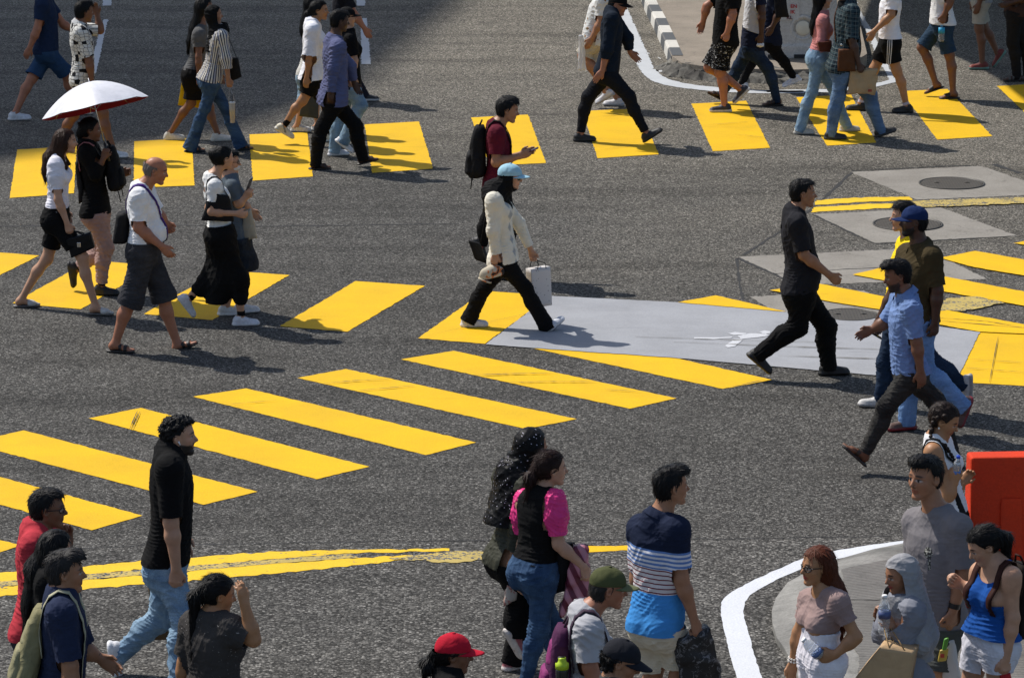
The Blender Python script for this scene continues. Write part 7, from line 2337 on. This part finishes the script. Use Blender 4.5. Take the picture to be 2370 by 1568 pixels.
if G('black_skirt_woman'):
    p = G('black_skirt_woman')
    t, o = bag('shoulder_bag', 'E', [(1335, 440), (1462, 470), (1492, 628), (1288, 622)], p['Yc'] - .17, .10, M_blk, 'slouchy black shoulder bag under the arm of the white tee', 'bag', bulge=.035)
    mb, pts, dirs = shoulder_strap(p, 1, None, w=.035, lateral=.125, a0=-40, a1=215); mb.build('strap', M_blk, t, off=o)
if G('masked_woman'):
    p = G('masked_woman')
    bag('tote_bag', 'E', [(1558, 560), (1602, 555), (1640, 738), (1534, 745)], p['Yc'] - .12, .06, cloth((.36, .34, .28), None), 'pale beige canvas tote in front of the denim skirt', 'bag', bulge=.02)
    phone(p['grip'] + Z3 * .05, unit([.3, 1, 0]), unit([.35, 0, 1]), (.05, .05, .055), 'dark phone held up by the masked woman')
if G('blue_cap_man'):
    p = G('blue_cap_man')
    phone(p['fgrip'] + np.array([-.03, 0, -.03]), np.array([0, 1., 0]), unit([1, 0, -.6]), (.016, .016, .018), 'black phone hanging low in the hand of the man in the navy cap')
if G('bearded_man'):
    p = G('bearded_man')
    bag('paper_bag', 'I', [(832, 1058), (985, 1056), (985, 1350), (868, 1352)], p['Yc'] + .20, .12, paper((.17, .115, .065), 'brown_card'), 'dark brown paper bag behind the light jeans of the bearded man', 'bag', bulge=.004, crumple=.003, handles=p['fgrip'], hmat=M_blk)
    q = p['hpnt'](-.005, (1 if p['hl'].dot(p['n']) > 0 else -1) * .375, -.06)
    o = MB().tube([q - p['root'].location, q - np.array(p['root'].location) + p['hf'] * .010 - Z3 * .024], [.006, .0035], 8).build('earphone', plain('white_plastic', (.75, .75, .76), .3), p['root'])
if G('backpack_man'):
    p = G('backpack_man')
    backpack(p, (.235, .215, .115), 'faded olive canvas backpack with cream straps at bottom left', h=.47, w=.31, d=.17, drop=.05, scol=(.40, .38, .26), pcol=(.28, .26, .15), swid=.06, straps=((1, .105), (-1, .105)), gap=.03, lean=.22)
    W = p['Wf'] - np.array(p['root'].location); d = p['hdf']
    fr = Fld().add(rc(W - d * .045, W - d * .010, .034, .033), .01)
    V, F = surf(fr, .006, [lambda V: np.maximum((V - W) @ d + .012, -.042 - (V - W) @ d)])
    link('wristwatch', np_mesh('wristwatch', V, F), plain('watch_black', (.012, .012, .013), .3), p['root'])
if G('sparkly_scarf_woman'):
    p = G('sparkly_scarf_woman')
    m, nt, b, n_, l = nodes('floral_cotton')
    tc = N(nt, 'ShaderNodeTexCoord').outputs['Object']
    l.new(ramp(nt, noise(nt, tc, 24, 3, .6, 1.), [(0, (.50, .44, .38)), (.52, (.50, .44, .38)), (.58, (.45, .14, .12)), (.66, (.25, .20, .15))]), b.inputs['Base Color']); b.inputs['Roughness'].default_value = .85
    bag('cloth_bag', 'J', [(598, 850), (655, 850), (628, 1085), (545, 1118)], p['Yc'] - .16, .05, m, 'pale floral cloth bag hanging behind the blue jeans', 'bag', bulge=.01, crumple=.01)
if G('pink_sleeve_woman'):
    p = G('pink_sleeve_woman')
    Y = p['E'][1] + .10
    t, o = bag('shoulder_bag', 'J', [(855, 765), (990, 735), (985, 1005), (832, 1055)], Y, .12, M_blk, 'black nylon shoulder bag against the blue jeans below the pink sleeve', 'bag', bulge=.04)
    for i, (a, b_) in enumerate((((838, 830), (850, 900)), ((800, 1140), (800, 1195)))):
        A_, B_ = P3('J', a, Y - .06) - o, P3('J', b_, Y - .06) - o
        MB().tube([A_, (A_ + B_) / 2 + np.array([.012, -.006, 0]), B_], .0035, 6).build('clip', M_steel, t)
    MB().ribbon([P3('J', q, Y - .05) - o for q in ((845, 840), (835, 940), (850, 1060), (815, 1150))], np.array([1., 0, 0]), np.array([0, -1., 0]), .022, .003).build('loose_strap', M_blk, t)
    m, nt, b, n_, l = nodes('striped_satin')
    tc = N(nt, 'ShaderNodeTexCoord').outputs['Object']
    mp = N(nt, 'ShaderNodeMapping'); mp.inputs['Rotation'].default_value = (0, R(28), 0); l.new(tc, mp.inputs[0])
    wv = N(nt, 'ShaderNodeTexWave', i_Scale=4.2, i_Distortion=1.2); l.new(mp.outputs[0], wv.inputs['Vector'])
    l.new(ramp(nt, wv.outputs['Fac'], [(0, (.11, .010, .03)), (.42, (.14, .012, .035)), (.50, (.42, .16, .20)), (1, (.50, .22, .27))]), b.inputs['Base Color']); b.inputs['Roughness'].default_value = .5
    t, o = bag('striped_jacket', 'J', [(985, 765), (1072, 770), (1088, 1075), (893, 1190)], p['W'][1] + .02, .07, m, 'maroon and pink striped satin jacket draped over the forearm', 'jacket', bulge=.02, crumple=.022, n=18)
if G('olive_cap_man'):
    p = G('olive_cap_man')
    backpack(p, (.075, .020, .062), 'purple and magenta backpack on the man in the olive cap', h=.48, w=.31, d=.18, drop=.06, lean=.15, scol=(.048, .030, .048), pcol=(.22, .035, .135), straps=((1, .115), (-1, .115)), swid=.05, gap=.01)
    q = P3('K', (68, 1500), p['Yc'] - .20)
    t = thing('sports_bottle', q - Z3 * .16, 'dark drinking bottle with neon yellow lid in the side of the purple backpack', 'bottle')
    MB().lathe([(.034, 0), (.037, .01), (.037, .15), (.034, .16)], (0, 0, 0), seg=18).build('bottle_body', plain('smoked_plastic', (.02, .022, .02), .15), t)
    MB().lathe([(.039, .16), (.039, .19), (.026, .20), (.022, .215), (.022, .225)], (0, 0, 0), seg=18).build('lid', plain('neon_lid', (.45, .62, .02), .4), t)
    MB().tube([(-.03, 0, .19), (-.02, 0, .225), (.015, 0, .228)], .006, 6).build('lid_loop', plain('dark_lid', (.02, .02, .02), .4), t)
if G('polo_man'):
    p = G('polo_man')
    m, nt, b, n_, l = nodes('black_printed_nylon')
    tc = N(nt, 'ShaderNodeTexCoord').outputs['Object']
    l.new(ramp(nt, noise(nt, tc, 22, 5, .75, 1.2), [(0, (.008, .008, .009)), (.54, (.008, .008, .009)), (.60, (.22, .22, .23)), (.66, (.012, .012, .013))]), b.inputs['Base Color']); b.inputs['Roughness'].default_value = .55
    bag('shopping_bag', 'K', [(850, 1305), (1110, 1222), (1192, 1590), (905, 1640)], p['grip'][1] - .02, .10, m, 'black bag with faint grey flowers held by the striped polo man', 'bag', bulge=.03, crumple=.016, n=16)
if G('auburn_woman'):
    p = G('auburn_woman'); Y = p['grip'][1] - .015
    b0 = P3('L', (628, 1428), Y); b1 = P3('L', (532, 1335), Y)
    bottle('water_bottle', b0, b1 - b0, np.linalg.norm(b1 - b0) * 1.15, .036, 'clear crushed water bottle held against white trousers', (.78, .78, .78), (.10, .16, .34), (.12, .28))
    W = p['Wf'] - np.array(p['root'].location); d = p['hdf']; q1 = unit(np.cross(d, [0, 1., .1])); q2 = np.cross(d, q1)
    for k in range(2):
        mb = MB()
        for i in range(12):
            a = 2 * math.pi * i / 12
            c = W - d * (.012 + .016 * k) + (q1 * math.cos(a) + q2 * math.sin(a)) * .030
            mb.lathe([(.002, -.007), (.007, -.003), (.007, .003), (.002, .007)], c, Z3, 8)
        mb.build('bead_bracelet', plain('pearl', (.70, .66, .60), .3), p['root'])
if G('grey_scarf_girl'):
    p = G('grey_scarf_girl'); Y = p['grip'][1] - .015
    b0 = P3('L', (1032, 1288), Y); b1 = P3('L', (1034, 1042), Y)
    bottle('water_bottle', b0, b1 - b0, np.linalg.norm(b1 - b0), .036, 'clear upright water bottle with white cap held by the girl in grey', (.78, .78, .78), (.06, .09, .22), (.42, .60))
    t, o = bag('paper_bag', 'L', [(1000, 1376), (1218, 1408), (1175, 1640), (830, 1590)], p['Yc'] - .34, .16, paper((.50, .34, .19)), 'large tan paper bag at the bottom edge before the girl in grey', 'bag', bulge=.002, crumple=.003, handles=p['grip'] - Z3 * .03, hmat=paper((.30, .2, .1)), skew=.05)
    W = p['W'] - np.array(p['root'].location); d = p['hd']
    fr = Fld().add(rc(W - d * .050, W - d * .030, .037, .037), .01)
    V, F = surf(fr, .006, [lambda V: np.maximum((V - W) @ d + .032, -.048 - (V - W) @ d)])
    link('wristwatch', np_mesh('wristwatch', V, F), plain('gold_watch', (.30, .20, .09), .3, .8), p['root'])
if G('grey_tee_man'):
    p = G('grey_tee_man'); Y = p['grip'][1]
    t = thing('plastic_bag', P3('L', (1455, 1560), Y), 'clear plastic carrier bag of snacks held by the man in grey', 'bag')
    k = pxm('L', Y); X = np.array([1., 0, 0]); Yv = np.array([0, 1., 0])
    MB().sack(np.zeros(3), X, Yv, unit([-.05, 0, 1]), 130 * k, .12, 255 * k, nu=16, nv=18, top=.45, bot=.95, sq=2.4, crumple=.06, seed=9).build('bag_body', glassy('clear_film', (.82, .80, .78), .25, .40), t)
    MB().sack(np.array([.0, 0, .015]), X, Yv, Z3, .085, .07, .085, sq=2.6, crumple=.05, seed=2).build('snack_packet', plain('tan_wrapper', (.42, .27, .18), .4, nz=.5), t)
    a = P3('L', (1398, 1400), Y - .07) - np.array(t.location)
    MB().sack(a - Z3 * .06, unit([.95, 0, .15]), Yv, unit([.15, 0, .95]), .055, .02, .075, sq=4, crumple=.02).build('yellow_packet', plain('yellow_wrapper', (.50, .36, .06), .4), t)
    MB().sack(a + np.array([.012, 0, .012]), unit([.95, 0, .3]), Yv, unit([.15, 0, .95]), .03, .02, .075, sq=4, crumple=.02).build('green_packet', plain('green_wrapper', (.10, .30, .04), .4), t)
    MB().sack(a + np.array([.0, -.012, -.035]), X, Yv, Z3, .025, .004, .025, sq=3).build('red_print', plain('red_wrapper', (.45, .05, .03), .4), t)
    W = p['W'] - np.array(p['root'].location); d = p['hd']
    fr = Fld().add(rc(W - d * .050, W - d * .015, .038, .036), .01)
    V, F = surf(fr, .006, [lambda V: np.maximum((V - W) @ d + .017, -.050 - (V - W) @ d)])
    link('wristwatch', np_mesh('wristwatch', V, F), plain('watch_black', (.012, .012, .013), .3), p['root'])
if G('blue_top_woman'):
    p = G('blue_top_woman')
    backpack(p, (.022, .016, .013), 'dark brown backpack on the woman in the blue top', h=.44, w=.30, d=.16, drop=.0, scol=(.035, .012, .009), straps=((1, .10), (-1, .10)), swid=.045, gap=.005, a0=-12)
    t, o = bag('shopping_bag', 'L', [(1768, 1545), (1835, 1540), (1870, 1760), (1750, 1770)], p['grip'][1] - .02, .10, paper((.45, .02, .025), 'red_plastic_film', .45), 'red carrier bag hanging from the hand of the woman in the blue top', 'bag', bulge=.02)
if G('braid_woman'):
    p = G('braid_woman'); g_ = p['grip']
    bottle('water_bottle', g_ - Z3 * .10, (.1, -.1, 1), .21, .030, 'clear bottle with bright blue cap held by the woman with the braid', (.02, .08, .55), (.1, .2, .5), (.4, .5))
    t, o = bag('shoulder_bag', 'L', [(1428, 425), (1500, 400), (1575, 590), (1470, 620)], p['Yc'] - .10, .12, M_blk, 'black shoulder bag hidden between the grey tee and the red barrier', 'bag', bulge=.03)
    mb, pts, dirs = shoulder_strap(p, 1, None, w=.03, lateral=.10, a0=-30, a1=200); mb.build('strap', M_blk, t, off=o)
    q = p['hpnt'](-.03, (1 if p['hl'].dot(p['n']) > 0 else -1) * .375, -.20) - np.array(p['root'].location)
    MB().lathe([(.001, -.008), (.007, -.004), (.007, .004), (.001, .008)], q, Z3, 10).build('pearl_earring', plain('pearl', (.70, .66, .60), .3), p['root'])
